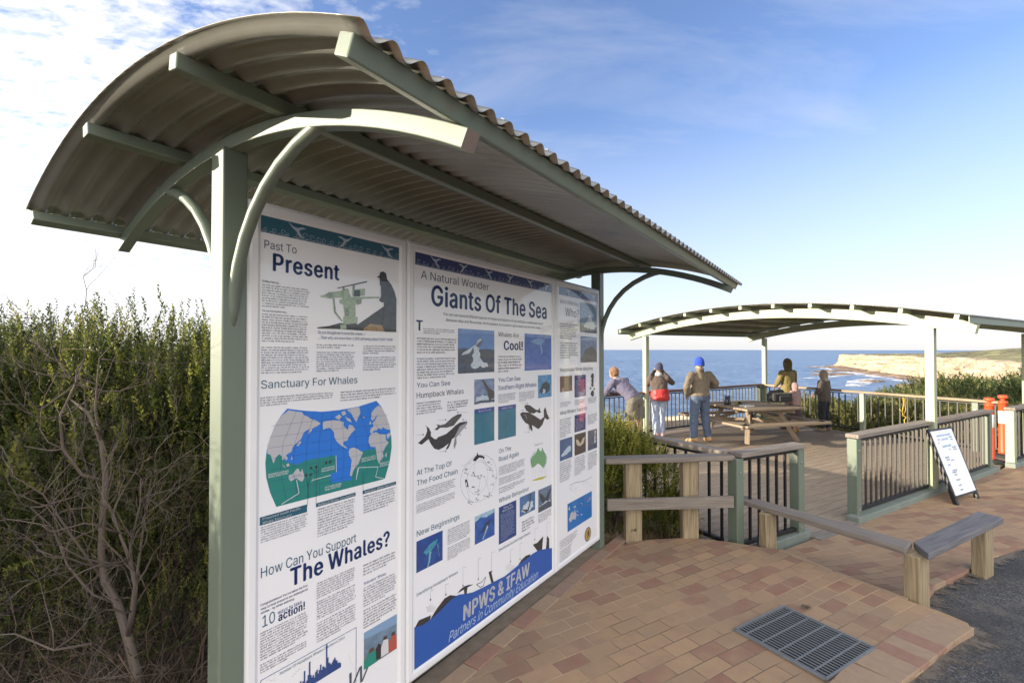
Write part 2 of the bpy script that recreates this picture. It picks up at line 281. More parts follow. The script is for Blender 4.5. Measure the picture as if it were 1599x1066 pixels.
'S':(447,"224 -9 172 -4 128 9 91 31 64 60 46 96 38 137 104 137 110 110 123 88 142 71 166 59 194 52 224 49 257 52 286 60 311 74 329 92 341 114 346 139 342 161 332 179 316 193 296 205 272 214 245 222 184 239 128 260 86 289 60 326 52 372 58 413 75 448 102 476 138 498 180 511 227 516 275 511 316 498 351 476 377 449 394 415 401 378 337 378 326 412 302 437 267 453 225 459 194 456 167 448 145 435 129 418 118 398 115 376 119 352 131 334 148 319 169 308 191 300 212 293 264 279 287 272 312 264 336 252 359 238 379 220 395 198 405 171 408 139 403 99 386 64 360 34 323 11 278 -4","4 3 9 9 8 4 5 4 8 8 7 5 6 5 7 30 29 54 54 53 30 31 30 53 53 52 31 32 31 52 50 49 34 12 1 0 0 13 12 58 26 59 1 12 11 26 58 57 48 35 49 34 49 35 1 11 2 11 10 2 3 2 10 9 3 10 26 57 27 57 56 27 28 27 56 56 55 28 29 28 55 54 29 55 32 52 51 33 32 51 51 50 33 50 34 33 73 15 14 60 25 24 15 73 72 72 16 15 23 62 24 62 61 24 60 24 61 45 38 46 37 46 38 71 70 17 18 17 70 70 69 18 19 18 69 69 68 19 68 67 19 20 19 67 67 66 20 21 20 66 66 65 21 64 21 65 42 41 43 16 72 71 71 17 16 21 64 22 64 63 22 23 22 63 62 23 63 43 41 44 41 40 44 40 39 44 45 44 39 38 45 39 73 14 0 13 0 14 59 26 25 25 60 59 46 37 47 37 36 47 48 47 36 35 48 36"),
'T':(449,"32 452 32 509 417 509 417 452 257 452 257 0 193 0 193 452","1 0 7 3 2 4 7 6 5 5 4 7 4 2 7 1 7 2"),
'U':(517,"259 -8 203 -2 154 15 114 43 85 80 66 124 60 173 60 509 124 509 124 178 128 144 141 113 160 87 187 68 220 56 259 52 298 56 331 68 357 87 377 113 389 144 393 178 393 509 457 509 457 173 451 124 433 80 403 43 363 15 315 -2","7 6 9 9 8 7 0 14 1 13 1 14 1 13 2 12 2 13 2 12 3 12 11 3 4 3 11 5 4 11 11 10 5 6 5 10 9 6 10 18 17 28 28 17 29 16 29 17 25 24 20 21 20 24 24 23 21 22 21 23 18 28 27 19 18 27 27 26 19 26 25 19 25 20 19 29 16 0 16 15 0 14 0 15"),
'V':(480,"204 0 16 509 84 509 192 206 203 176 215 137 230 89 248 31 235 31 252 90 267 138 279 176 290 206 395 509 463 509 278 0 241 53","2 1 3 8 6 0 5 0 6 3 1 0 4 3 0 0 5 4 9 7 15 15 10 9 14 13 12 14 12 15 12 11 15 10 15 11 8 0 15 15 7 8 8 7 16 7 9 16 6 8 16"),
'W':(686,"155 0 16 509 82 509 163 196 170 171 175 145 181 120 187 94 192 67 197 40 189 40 194 67 200 94 205 120 211 145 218 171 224 196 306 509 380 509 462 196 468 171 474 145 480 120 486 94 492 67 497 40 488 40 493 67 499 94 504 120 510 145 517 171 523 196 603 509 670 509 530 0 455 0 368 323 359 356 351 391 344 431 336 475 350 475 342 433 335 395 327 359 318 323 230 0 193 61 493 63 343 436","5 4 0 4 3 0 1 0 3 2 1 3 9 11 48 9 48 10 10 8 0 8 7 0 7 6 0 5 0 6 13 12 47 44 43 17 43 41 17 10 0 47 9 10 47 11 9 47 47 12 11 45 44 17 40 39 18 42 40 18 23 22 36 26 25 49 31 30 35 32 31 35 35 34 32 34 33 32 27 25 35 28 27 35 29 28 35 35 30 29 35 25 36 25 26 36 26 24 36 23 36 24 39 38 18 22 21 36 42 41 50 17 41 42 42 18 17 8 10 48 16 46 17 46 45 17 37 19 18 38 37 18 25 27 49 24 26 49 16 15 46 20 19 37 37 36 20 21 20 36 41 43 50 40 42 50 14 13 47 47 46 15 15 14 47"),
'X':(474,"18 0 217 284 217 236 29 509 104 509 178 400 192 379 204 361 214 345 223 329 233 312 243 292 232 292 243 311 252 329 261 345 272 361 284 379 298 400 374 509 446 509 259 239 259 287 456 0 382 0 292 129 279 149 268 165 259 180 250 195 241 212 230 231 244 231 235 213 225 196 216 181 206 166 195 149 182 129 91 0 200 261 238 303 275 263 237 218","5 4 3 0 39 38 1 9 8 2 35 34 34 33 2 33 31 2 1 2 31 12 10 1 9 1 10 35 2 36 37 36 2 38 37 2 2 1 40 5 3 1 6 5 1 7 6 1 1 8 7 22 15 14 28 21 29 30 29 21 32 30 21 21 22 11 13 11 22 22 14 13 19 18 20 24 23 25 21 28 27 27 26 21 26 25 21 21 25 42 22 21 42 18 17 22 17 16 22 15 22 16 32 31 43 32 21 31 1 31 21 21 11 1 12 1 11 12 11 41 1 3 40 0 38 40 38 2 40 11 13 41 10 12 41 20 18 42 18 22 42 25 23 42 31 33 43 30 32 43"),
'Y':(472,"203 0 203 208 16 509 91 509 192 344 208 318 222 292 236 264 250 230 224 230 237 265 251 293 265 318 280 344 381 509 455 509 268 208 268 0 237 262","3 2 4 6 9 7 9 6 1 5 1 6 4 2 1 1 5 4 10 8 11 14 13 15 15 13 16 11 8 16 12 11 16 16 13 12 1 0 17 17 16 1 9 1 16 16 8 9 9 8 18 8 10 18 7 9 18"),
'Z':(438,"42 0 42 46 273 385 289 408 306 431 323 453 341 476 348 454 317 453 285 452 254 452 223 452 40 452 40 509 397 509 397 462 169 129 152 105 134 81 116 57 97 33 90 54 121 56 152 57 183 57 214 57 399 57 399 0 323 453 115 55","21 1 20 20 29 21 20 1 0 20 0 25 25 24 20 24 23 20 23 22 20 29 20 22 21 19 18 18 17 21 1 21 17 17 16 1 1 16 2 6 28 7 6 7 15 15 14 6 15 2 16 3 2 15 15 7 3 4 3 7 7 5 4 28 6 8 9 8 6 10 9 6 11 10 6 6 14 11 25 0 27 27 26 25 13 12 11 11 14 13 5 7 28 19 21 29"),
'a':(389,"160 -9 126 -5 94 5 68 22 48 45 35 73 30 108 34 138 43 161 58 179 78 193 100 203 125 211 152 216 178 220 209 224 234 227 252 230 265 235 273 243 276 255 276 257 273 279 267 297 256 311 240 322 220 329 196 331 171 329 149 322 132 313 118 301 107 288 100 274 41 291 57 322 79 346 104 364 133 375 163 382 194 384 215 383 239 379 263 372 286 360 306 343 322 320 333 290 337 251 337 0 277 0 277 52 272 52 264 38 252 25 236 12 215 1 190 -6 170 45 202 49 228 59 248 74 263 93 272 115 276 138 276 190 270 186 259 182 246 179 231 176 216 173 200 171 186 169 175 168 154 164 134 159 117 150 103 139 95 124 92 105 94 87 102 72 114 61 130 52 149 47","4 3 81 81 80 4 5 4 80 80 79 5 6 5 79 79 78 6 7 6 78 8 7 78 78 77 8 9 8 77 10 9 77 35 34 33 33 32 35 84 83 1 72 14 73 57 58 0 13 74 73 73 14 13 84 1 0 0 58 84 12 75 74 74 13 12 29 28 38 28 39 38 1 83 2 83 82 2 3 2 82 81 3 82 10 77 76 11 10 76 76 75 11 75 12 11 35 32 31 36 35 31 31 30 36 37 36 30 30 29 37 29 38 37 15 71 70 26 41 27 40 27 41 16 69 68 68 67 16 67 17 16 59 56 55 60 59 55 55 54 60 15 70 69 69 16 15 25 42 26 41 26 42 51 50 49 21 20 48 48 47 21 62 52 51 63 62 51 51 49 63 64 63 49 49 48 64 48 65 64 19 18 65 65 48 19 48 20 19 21 47 22 47 46 22 23 22 46 46 45 23 60 54 53 61 60 53 53 52 61 52 62 61 17 67 66 66 65 17 65 18 17 23 45 24 45 44 24 25 24 44 44 43 25 42 25 43 56 59 57 58 57 59 14 72 71 71 15 14 27 40 28 39 28 40"),
'b':(424,"229 -8 198 -5 172 4 153 17 138 31 127 46 118 59 112 59 112 0 53 0 53 509 114 509 114 319 118 319 127 331 137 346 152 360 171 373 197 381 229 384 274 378 313 361 345 332 370 293 385 245 390 189 385 133 370 84 346 45 313 16 274 -2 220 47 253 51 279 66 301 88 316 117 325 151 328 189 325 227 316 261 301 290 280 311 253 325 220 330 188 325 161 312 140 291 125 263 116 229 113 189 116 150 125 115 140 86 162 65 188 51","9 8 7 51 50 7 9 7 50 49 9 50 9 49 48 10 9 48 12 10 48 48 47 12 2 54 3 53 3 54 3 53 4 5 4 53 15 14 45 16 15 45 45 44 16 44 17 16 5 53 6 53 52 6 7 6 52 51 7 52 12 47 46 13 12 46 46 45 13 45 14 13 10 12 11 31 1 0 0 32 31 43 19 18 20 42 41 32 0 30 30 33 32 19 43 42 42 20 19 27 26 35 36 35 26 26 25 36 37 36 25 38 37 25 25 24 38 39 38 24 24 23 39 33 30 29 29 28 33 34 33 28 28 27 34 27 35 34 39 23 40 23 22 40 41 40 22 22 21 41 20 41 21 54 2 1 1 31 54 43 18 44 17 44 18"),
'c':(396,"207 -8 159 -2 117 16 82 46 56 85 40 133 34 187 40 243 56 291 82 330 117 360 159 378 207 384 234 383 260 377 284 368 305 356 324 341 340 322 353 301 362 277 303 262 298 276 290 289 281 301 270 311 257 319 242 325 226 329 207 330 173 325 145 310 124 287 108 258 99 224 96 187 99 151 108 117 124 89 145 66 173 51 207 46 226 48 243 52 258 58 271 66 282 76 292 89 299 102 304 117 363 102 354 78 341 56 325 37 306 21 285 9 261 -1 235 -6","5 4 37 37 36 5 6 5 36 36 35 6 35 34 6 7 6 34 34 33 7 8 7 33 12 28 13 41 0 42 28 12 29 0 41 1 40 1 41 30 29 11 29 12 11 1 40 2 40 39 2 3 2 39 39 38 3 4 3 38 37 4 38 8 33 32 9 8 32 32 31 9 10 9 31 31 30 10 30 11 10 43 57 56 56 44 43 26 14 27 44 56 55 55 45 44 25 15 26 14 26 15 53 52 47 48 47 52 52 51 48 49 48 51 51 50 49 20 19 21 22 21 19 19 18 22 45 55 54 46 45 54 54 53 46 53 47 46 22 18 23 18 17 23 24 23 17 17 16 24 25 24 16 15 25 16 42 0 57 57 43 42 13 28 27 27 14 13"),
'd':(424,"195 -8 151 -2 111 16 79 45 55 84 39 133 34 189 39 245 55 293 79 332 112 361 151 378 196 384 228 381 253 373 272 360 287 346 298 331 306 319 311 319 311 509 372 509 372 0 313 0 313 59 307 59 298 46 287 31 272 17 252 4 227 -5 205 47 236 51 263 65 284 86 299 115 309 150 312 189 309 229 300 263 284 291 263 312 237 325 205 330 172 325 145 311 124 290 108 261 99 227 96 189 99 151 109 117 124 88 145 66 172 51","5 4 51 51 50 5 6 5 50 50 49 6 49 48 6 7 6 48 48 47 7 8 7 47 45 11 10 30 31 0 54 0 31 43 12 44 0 54 1 53 1 54 11 45 44 44 12 11 1 53 2 3 2 53 53 52 3 4 3 52 51 4 52 8 47 46 9 8 46 46 45 9 45 10 9 13 42 14 32 29 28 33 32 28 28 27 33 27 26 33 16 15 41 42 41 15 14 42 15 24 23 22 36 35 24 24 22 36 22 37 36 37 22 38 22 21 38 21 19 38 39 38 19 19 21 20 33 26 25 34 33 25 25 24 34 24 35 34 39 19 40 19 18 40 41 40 18 18 17 41 16 41 17 29 32 30 31 30 32 42 13 43 12 43 13"),
'e':(404,"212 -8 161 -2 117 16 82 46 56 85 40 132 34 187 39 242 55 290 81 329 115 359 157 378 205 384 236 382 266 374 294 361 319 341 341 315 357 282 368 242 371 194 371 169 75 169 75 221 338 221 310 202 307 237 298 269 283 294 263 314 237 326 205 330 173 326 146 313 125 294 109 270 99 241 96 211 96 178 100 139 110 106 128 80 151 61 179 50 212 46 234 48 254 53 271 61 285 73 297 88 306 105 365 91 353 63 335 39 311 19 283 4 249 -5 308 221 97 221 97 169","6 5 22 22 23 6 7 6 23 5 4 39 22 5 39 38 37 22 23 22 37 25 24 57 7 23 36 8 7 36 36 35 8 35 9 8 42 41 2 34 33 10 0 43 1 31 12 32 11 32 12 42 2 1 1 43 42 32 11 33 10 33 11 2 41 3 41 40 3 4 3 40 39 4 40 9 35 34 34 10 9 56 46 45 46 56 55 55 47 46 15 14 29 30 29 14 13 30 14 20 19 24 18 24 19 52 51 50 21 25 38 21 20 25 20 24 25 24 18 26 27 26 18 18 17 27 47 55 54 48 47 54 54 53 48 49 48 53 53 52 49 52 50 49 27 17 28 17 16 28 29 28 16 15 29 16 56 45 0 45 44 0 43 0 44 37 38 25 30 13 31 12 31 13 22 39 59 38 22 59 36 23 58 24 26 57 23 37 58 37 25 57 37 57 58 21 38 59"),
'f':(254,"228 379 228 327 6 327 6 379 81 0 81 432 84 461 96 486 113 505 135 519 161 527 187 530 207 529 222 527 234 524 243 521 227 468 222 470 215 472 206 473 195 474 171 470 154 460 145 443 142 419 142 0 81 327 81 379 142 379 142 327","26 29 27 9 8 22 29 26 25 24 23 5 6 5 23 7 6 23 23 22 7 22 8 7 11 21 20 19 12 20 11 20 12 17 16 15 15 14 17 17 14 18 14 13 18 19 18 13 12 19 13 9 22 21 10 9 21 21 11 10 27 28 24 4 25 26 3 2 26 27 3 26 24 5 27 1 0 28 29 1 28 28 27 29"),
'g':(425,"207 -151 168 -148 134 -140 105 -127 82 -110 64 -91 51 -69 101 -41 110 -53 122 -66 136 -78 154 -88 178 -95 207 -97 249 -92 282 -75 304 -47 311 -6 311 68 306 68 298 56 287 41 272 28 252 16 227 8 195 5 152 10 113 27 80 53 55 90 39 136 34 191 39 246 55 293 80 332 112 361 152 378 196 384 228 382 253 373 273 360 288 346 299 331 308 319 313 319 313 379 372 379 372 -9 367 -54 350 -90 324 -117 291 -136 251 -147 205 59 237 63 264 75 285 95 300 121 309 154 312 193 309 231 300 264 285 291 264 312 237 325 205 330 172 325 145 312 124 290 109 262 99 229 96 193 99 155 109 123 124 96 145 76 172 63","8 7 5 6 5 7 30 29 73 73 72 30 31 30 72 72 71 31 71 70 31 32 31 70 70 69 32 33 32 69 26 75 27 11 1 12 25 53 76 65 37 66 36 66 37 1 11 2 10 2 11 25 76 26 75 26 76 66 36 67 2 10 3 4 3 10 10 9 4 5 4 9 8 5 9 27 75 28 75 74 28 29 28 74 73 29 74 33 69 68 34 33 68 68 67 34 35 34 67 67 36 35 13 0 52 52 14 13 23 54 24 55 22 21 40 63 41 54 23 22 22 55 54 63 40 64 40 39 64 38 64 39 48 47 17 18 17 47 47 46 59 45 44 46 49 48 16 48 17 16 58 57 18 18 47 58 47 59 58 59 46 60 46 44 60 61 60 44 14 52 51 15 14 51 51 50 15 50 49 15 49 16 15 55 21 20 56 55 20 20 19 56 19 18 56 18 57 56 61 44 62 44 43 62 63 62 43 43 42 63 41 63 42 12 1 0 0 13 12 53 25 24 24 54 53 64 38 65 37 65 38"),
'h':(410,"114 227 114 0 53 0 53 509 114 509 114 287 102 287 124 332 152 362 187 379 227 384 264 380 295 369 321 349 341 321 353 285 357 240 357 0 296 0 296 235 290 275 273 304 246 323 210 329 184 326 161 317 141 303 126 283 117 257 114 311","3 2 6 1 0 2 6 2 0 25 24 8 26 25 7 25 8 7 6 0 28 5 6 28 28 27 5 27 26 5 26 7 5 3 6 4 9 23 10 10 23 22 22 11 10 19 18 17 17 16 19 19 16 20 16 15 20 15 14 20 21 20 14 14 13 21 13 12 21 22 21 12 11 22 12 23 9 24 8 24 9 5 7 29 6 5 29 4 6 29"),
'i':(167,"53 0 53 379 114 379 114 0 84 443 67 446 54 455 44 468 41 483 44 499 54 512 67 521 84 524 100 521 114 512 123 499 126 483 123 468 114 455 100 446","11 5 4 10 6 5 5 11 10 8 7 6 6 10 8 9 8 10 12 19 13 17 16 18 14 18 16 16 15 14 13 19 18 18 14 13 1 0 3 3 2 1 19 12 4 11 4 12"),
'j':(167,"53 379 114 379 114 -30 111 -63 102 -90 86 -113 65 -129 37 -139 4 -143 -10 -143 -10 -87 2 -87 25 -83 40 -72 50 -54 53 -29 83 443 67 446 53 455 44 468 41 483 44 499 53 512 67 521 83 524 100 521 114 512 123 499 126 483 123 468 114 455 100 446","8 11 9 10 9 11 11 8 7 7 12 11 12 7 6 13 12 6 19 18 20 18 22 20 22 21 20 23 17 16 16 24 23 24 16 31 31 25 24 29 28 30 26 30 28 28 27 26 25 31 30 30 26 25 13 6 5 5 4 13 14 13 4 4 3 14 15 14 3 3 2 15 2 1 15 0 15 1 22 18 17 17 23 22"),
'k':(381,"110 137 110 212 121 212 284 379 360 379 184 199 177 199 53 0 53 509 114 509 114 0 294 0 148 186 191 229 372 0 114 212 114 140 154 178 201 217","1 15 9 0 7 10 7 0 1 8 7 1 1 9 8 5 13 6 11 14 5 13 5 18 4 3 13 1 0 16 12 6 13 13 3 2 5 14 18 0 10 16 6 12 17 12 2 15 15 16 12 15 1 16 5 6 17 11 5 17 12 16 17 2 12 13 4 13 18"),
'l':(189,"139 -2 101 3 74 20 58 47 53 84 53 509 114 509 114 99 115 77 120 62 130 54 146 52 154 52 160 53 165 53 170 54 181 3 172 1 162 -1 151 -2","10 9 1 2 1 9 3 2 9 9 8 3 4 3 8 8 7 4 5 4 7 7 6 5 11 0 19 19 12 11 17 16 14 16 15 14 12 19 18 13 12 18 18 17 13 17 14 13 10 1 0 0 11 10"),
'm':(610,"53 0 53 379 112 379 112 295 108 295 118 323 132 346 151 363 172 376 195 384 219 386 257 380 287 361 309 331 321 295 312 295 322 321 337 343 357 361 381 375 407 383 437 386 468 383 497 372 522 354 541 328 553 296 557 255 557 0 496 0 496 254 490 289 473 313 447 326 419 330 395 328 374 320 358 307 345 290 338 270 335 247 335 0 274 0 274 260 269 288 253 311 229 326 199 330 178 328 158 320 140 307 126 289 117 266 114 238 114 0 112 308 317 307","50 6 5 0 54 53 1 0 53 4 1 53 53 52 4 3 4 52 52 51 3 51 50 3 50 5 3 1 4 2 46 10 47 9 47 10 8 48 47 47 9 8 45 44 13 13 12 45 45 12 46 12 11 46 10 46 11 6 50 49 7 6 49 49 48 7 48 8 7 14 15 39 35 20 19 36 35 18 35 19 18 14 39 38 16 14 38 38 37 16 17 16 37 37 36 17 36 18 17 21 34 33 21 33 22 28 27 30 27 26 30 28 30 29 30 26 31 26 25 31 32 31 25 25 24 32 24 23 32 33 32 23 22 33 23 20 35 34 34 21 20 41 40 42 43 42 40 40 39 43 39 15 43 44 43 15 13 44 15 15 14 56 3 5 55 4 3 55 2 4 55 14 16 56 13 15 56"),
'n':(410,"114 227 114 0 53 0 53 379 112 379 112 287 102 287 124 332 152 362 187 379 227 384 264 380 295 369 321 349 341 321 353 285 357 240 357 0 296 0 296 235 290 275 273 304 246 323 210 329 184 326 161 317 141 303 126 283 117 257 112 308","1 0 2 3 2 0 6 3 0 25 24 8 26 25 7 25 8 7 6 0 28 5 6 28 28 27 5 27 26 5 26 7 5 3 6 4 9 23 10 10 23 22 22 11 10 19 18 17 17 16 19 19 16 20 16 15 20 15 14 20 21 20 14 14 13 21 13 12 21 22 21 12 11 22 12 23 9 24 8 24 9 5 7 29 6 5 29 4 6 29"),
'o':(415,"207 -8 159 -2 117 16 82 46 56 85 40 133 34 187 40 243 56 291 82 330 117 360 159 378 207 384 256 378 299 360 333 330 359 291 376 243 381 187 376 133 359 85 333 46 299 16 256 -2 207 46 242 51 270 66 292 89 307 117 316 151 319 187 316 224 307 258 292 287 270 310 242 325 207 330 173 325 145 310 124 287 108 258 99 224 96 187 99 151 108 117 124 89 145 66 173 51","5 4 44 44 43 5 6 5 43 43 42 6 42 41 6 7 6 41 41 40 7 8 7 40 0 24 1 47 1 24 1 47 2 46 2 47 10 38 37 37 11 10 2 46 3 46 45 3 4 3 45 44 4 45 8 40 39 9 8 39 39 38 9 38 10 9 36 35 13 12 36 13 25 23 22 22 26 25 34 14 35 13 35 14 20 19 28 29 28 19 19 18 29 30 29 18 31 30 18 18 17 31 32 31 17 17 16 32 26 22 21 27 26 21 21 20 27 20 28 27 32 16 33 16 15 33 34 33 15 14 34 15 24 0 23 23 25 24 11 37 36 36 12 11"),
'p':(424,"53 -143 53 379 112 379 112 319 118 319 126 331 137 346 152 360 171 373 197 381 229 384 274 378 313 361 345 332 370 293 385 245 390 189 385 133 370 84 346 45 313 16 274 -2 229 -8 198 -5 173 4 153 17 138 31 127 46 118 59 114 59 114 -143 220 47 253 51 279 66 301 88 316 117 325 151 328 189 325 227 316 261 301 290 280 311 253 325 220 330 188 325 161 312 140 291 125 263 116 229 113 189 116 150 125 115 140 86 162 65 188 51","1 3 2 50 29 51 29 50 0 1 0 50 49 1 50 1 49 48 3 1 48 48 47 3 24 54 25 53 25 54 25 53 26 27 26 53 6 5 45 7 6 45 45 44 7 44 8 7 0 30 29 27 53 28 53 52 28 29 28 52 51 29 52 3 47 46 4 3 46 46 45 4 45 5 4 31 23 22 22 32 31 43 10 9 11 42 41 32 22 21 21 33 32 10 43 42 42 11 10 18 17 35 36 35 17 17 16 36 37 36 16 38 37 16 16 15 38 39 38 15 15 14 39 33 21 20 20 19 33 34 33 19 19 18 34 18 35 34 39 14 40 14 13 40 41 40 13 13 12 41 11 41 12 54 24 23 23 31 54 43 9 44 8 44 9"),
'q':(424,"372 -143 311 -143 311 59 306 59 298 46 287 31 272 17 252 4 227 -5 195 -8 151 -2 111 16 79 45 55 84 39 133 34 189 39 245 55 293 79 332 112 361 151 378 196 384 228 381 253 373 272 360 287 346 298 331 307 319 313 319 313 379 372 379 205 47 236 51 263 65 284 86 299 115 309 150 312 189 309 229 300 263 284 291 263 312 237 325 205 330 172 325 145 311 124 290 108 261 99 227 96 189 99 151 109 117 124 88 145 66 172 51","14 13 51 51 50 14 15 14 50 50 49 15 49 48 15 16 15 48 48 47 16 17 16 47 45 20 19 8 31 9 54 9 31 43 21 44 9 54 10 53 10 54 20 45 44 44 21 20 10 53 11 12 11 53 53 52 12 13 12 52 51 13 52 17 47 46 18 17 46 46 45 18 45 19 18 22 42 23 32 7 6 33 32 6 6 5 33 5 4 33 25 24 41 42 41 24 23 42 24 29 28 30 36 35 2 2 0 36 0 30 36 30 37 36 37 30 38 30 28 38 39 38 28 1 0 2 33 4 3 34 33 3 3 2 34 2 35 34 39 28 40 28 27 40 41 40 27 27 26 41 25 41 26 7 32 8 31 8 32 42 22 43 21 43 22"),
'r':(259,"53 0 53 379 112 379 112 321 115 321 130 347 152 367 181 380 213 385 221 385 229 384 237 384 243 384 243 322 239 323 230 324 219 325 207 326 182 323 159 315 140 301 126 284 117 262 114 237 114 0","24 23 0 1 0 23 1 3 2 4 21 20 1 23 22 3 1 22 22 21 3 21 4 3 8 17 16 7 18 17 17 8 7 13 12 14 11 14 12 14 11 15 10 15 11 15 10 16 10 9 16 8 16 9 4 20 19 5 4 19 6 5 19 19 18 6 18 7 6"),
's':(365,"182 -8 145 -5 112 3 84 18 62 38 45 63 36 94 94 107 105 79 124 60 150 49 181 45 217 50 244 62 262 81 268 103 265 121 254 136 237 147 212 155 149 170 104 186 72 208 53 237 47 274 51 305 65 332 87 354 115 370 149 381 187 384 223 381 254 372 279 358 299 339 314 316 324 290 268 277 258 298 243 316 219 328 187 333 156 329 131 317 114 299 109 277 112 258 124 243 144 232 172 223 229 209 275 194 306 171 325 142 331 107 326 75 312 47 290 24 260 6 223 -5","3 8 4 5 4 8 8 7 5 6 5 7 25 24 45 0 11 1 10 1 11 20 49 48 28 43 42 42 29 28 1 10 2 10 9 2 3 2 9 8 3 9 20 48 21 48 47 21 22 21 47 47 46 22 23 22 46 24 23 46 45 24 46 25 45 44 26 25 44 27 26 44 44 43 27 43 28 27 40 31 41 30 41 31 12 59 58 58 13 12 18 50 19 39 32 40 31 40 32 14 57 56 56 55 14 15 14 55 55 54 15 16 15 54 54 53 16 53 52 16 36 35 37 13 58 57 57 14 13 16 52 17 52 51 17 18 17 51 50 18 51 37 35 38 35 34 38 39 38 34 34 33 39 32 39 33 11 0 59 59 12 11 49 20 19 19 50 49 29 42 41 41 30 29"),
't':(227,"204 379 204 327 6 327 6 379 65 471 126 471 126 98 128 76 136 61 150 53 170 50 177 50 185 51 194 52 202 54 213 2 203 -1 192 -3 180 -4 168 -4 125 2 92 21 72 52 65 93 126 379 126 327 65 327 65 379","9 8 20 20 8 21 22 21 8 8 7 22 23 22 7 7 6 23 25 26 6 10 19 18 11 10 18 18 17 11 17 12 11 13 16 15 14 13 15 12 17 16 16 13 12 9 20 19 19 10 9 24 27 25 27 24 5 1 0 24 25 1 24 23 6 26 3 2 26 27 3 26 26 25 27 5 4 27"),
'u':(410,"182 -5 146 -1 115 11 89 31 69 59 57 95 53 139 53 379 114 379 114 144 119 105 137 75 164 56 200 50 226 53 249 62 268 77 283 97 293 122 296 153 296 379 357 379 357 0 298 0 298 92 307 92 286 47 257 17 222 0 298 72","6 5 9 7 6 9 9 8 7 12 1 0 0 13 12 1 12 2 11 2 12 2 11 3 4 3 11 11 10 4 5 4 10 9 5 10 14 28 27 15 14 27 27 26 15 26 16 15 24 25 18 19 18 25 25 22 19 22 21 19 20 19 21 22 25 23 16 26 24 17 16 24 24 18 17 13 0 28 28 14 13 24 26 29 25 24 29 23 25 29"),
'v':(389,"163 0 17 379 84 379 165 155 177 121 187 87 196 53 206 21 184 21 194 53 203 87 213 121 224 155 305 379 371 379 226 0 195 58","0 3 1 2 1 3 8 9 0 9 5 0 5 4 0 3 0 4 12 15 14 14 13 12 6 7 15 10 6 15 11 10 15 15 12 11 8 0 15 15 7 8 9 8 7 7 6 9 9 6 16 6 10 16 5 9 16"),
'w':(567,"138 0 23 379 87 379 133 214 143 177 154 137 165 91 175 41 165 41 175 90 186 135 196 176 206 214 252 379 316 379 362 214 371 176 382 136 392 91 402 41 391 41 402 90 413 135 423 176 434 214 480 379 545 379 429 0 368 0 319 172 312 198 305 225 297 252 291 280 284 309 277 338 291 338 284 309 277 280 270 252 263 225 255 198 248 172 199 0 170 65 397 67 284 309","3 0 4 0 3 1 2 1 3 8 7 44 8 6 0 6 5 0 4 0 5 42 12 11 35 38 46 12 42 41 41 40 12 40 39 12 39 38 12 38 35 12 13 12 35 8 0 43 7 8 43 9 7 43 43 42 9 10 9 42 42 11 10 37 33 36 16 15 29 30 29 15 30 15 31 32 31 15 33 32 15 15 14 33 36 33 14 20 19 45 23 22 27 25 24 26 26 24 27 23 27 24 21 19 27 27 22 21 27 19 28 19 20 28 20 18 28 29 28 18 18 17 29 16 29 17 33 37 34 35 46 37 37 36 35 13 35 36 36 14 13 7 9 44 6 8 44 19 21 45 18 20 45 34 37 46"),
'x':(379,"21 0 171 218 171 171 29 379 100 379 147 306 164 279 179 253 193 229 207 206 175 206 190 229 202 253 216 279 233 306 282 379 352 379 209 169 209 214 358 0 287 0 231 85 214 112 200 136 187 159 173 182 205 182 191 159 178 136 165 112 148 85 91 0 155 194 191 232 224 192 189 155","0 31 30 4 3 5 1 2 25 25 10 1 28 24 2 25 2 24 1 10 11 11 7 1 28 2 29 30 29 2 0 30 2 2 1 32 5 3 1 6 5 1 1 7 6 9 26 17 17 18 9 27 23 17 17 26 27 9 18 8 12 8 18 20 19 21 16 15 14 17 23 22 22 21 17 21 19 17 17 19 34 18 17 34 16 14 18 14 13 18 12 18 13 27 24 35 27 26 24 25 24 26 10 25 26 26 9 10 9 8 10 11 10 8 11 8 33 1 3 32 0 2 32 8 12 33 7 11 33 16 18 34 24 28 35 23 27 35"),
'y':(389,"47 -139 61 -86 71 -87 88 -90 104 -89 118 -84 130 -74 141 -58 151 -36 163 -1 17 379 84 379 165 155 177 121 187 87 196 53 206 21 184 21 193 53 202 87 212 121 224 155 305 379 371 379 204 -58 191 -85 177 -107 159 -124 139 -136 117 -143 91 -145 77 -145 65 -143 54 -141 195 58","33 1 0 2 32 31 32 2 33 1 33 2 29 4 30 3 30 4 4 29 28 28 5 4 30 3 31 2 31 3 14 13 9 22 21 23 23 21 16 20 16 21 23 16 24 19 15 16 16 20 19 24 16 9 17 9 16 16 15 17 15 18 17 9 17 18 14 9 18 18 15 34 5 28 27 6 5 27 27 26 6 7 6 26 26 25 7 25 24 7 8 7 24 24 9 8 9 13 12 11 10 12 12 10 9 15 19 34 14 18 34"),
'z':(380,"42 0 42 46 254 320 254 323 48 323 48 379 333 379 333 331 126 60 126 56 339 56 339 0","1 0 9 9 8 1 1 8 2 3 2 7 7 2 8 3 7 6 9 0 11 11 10 9 5 4 3 3 6 5"),
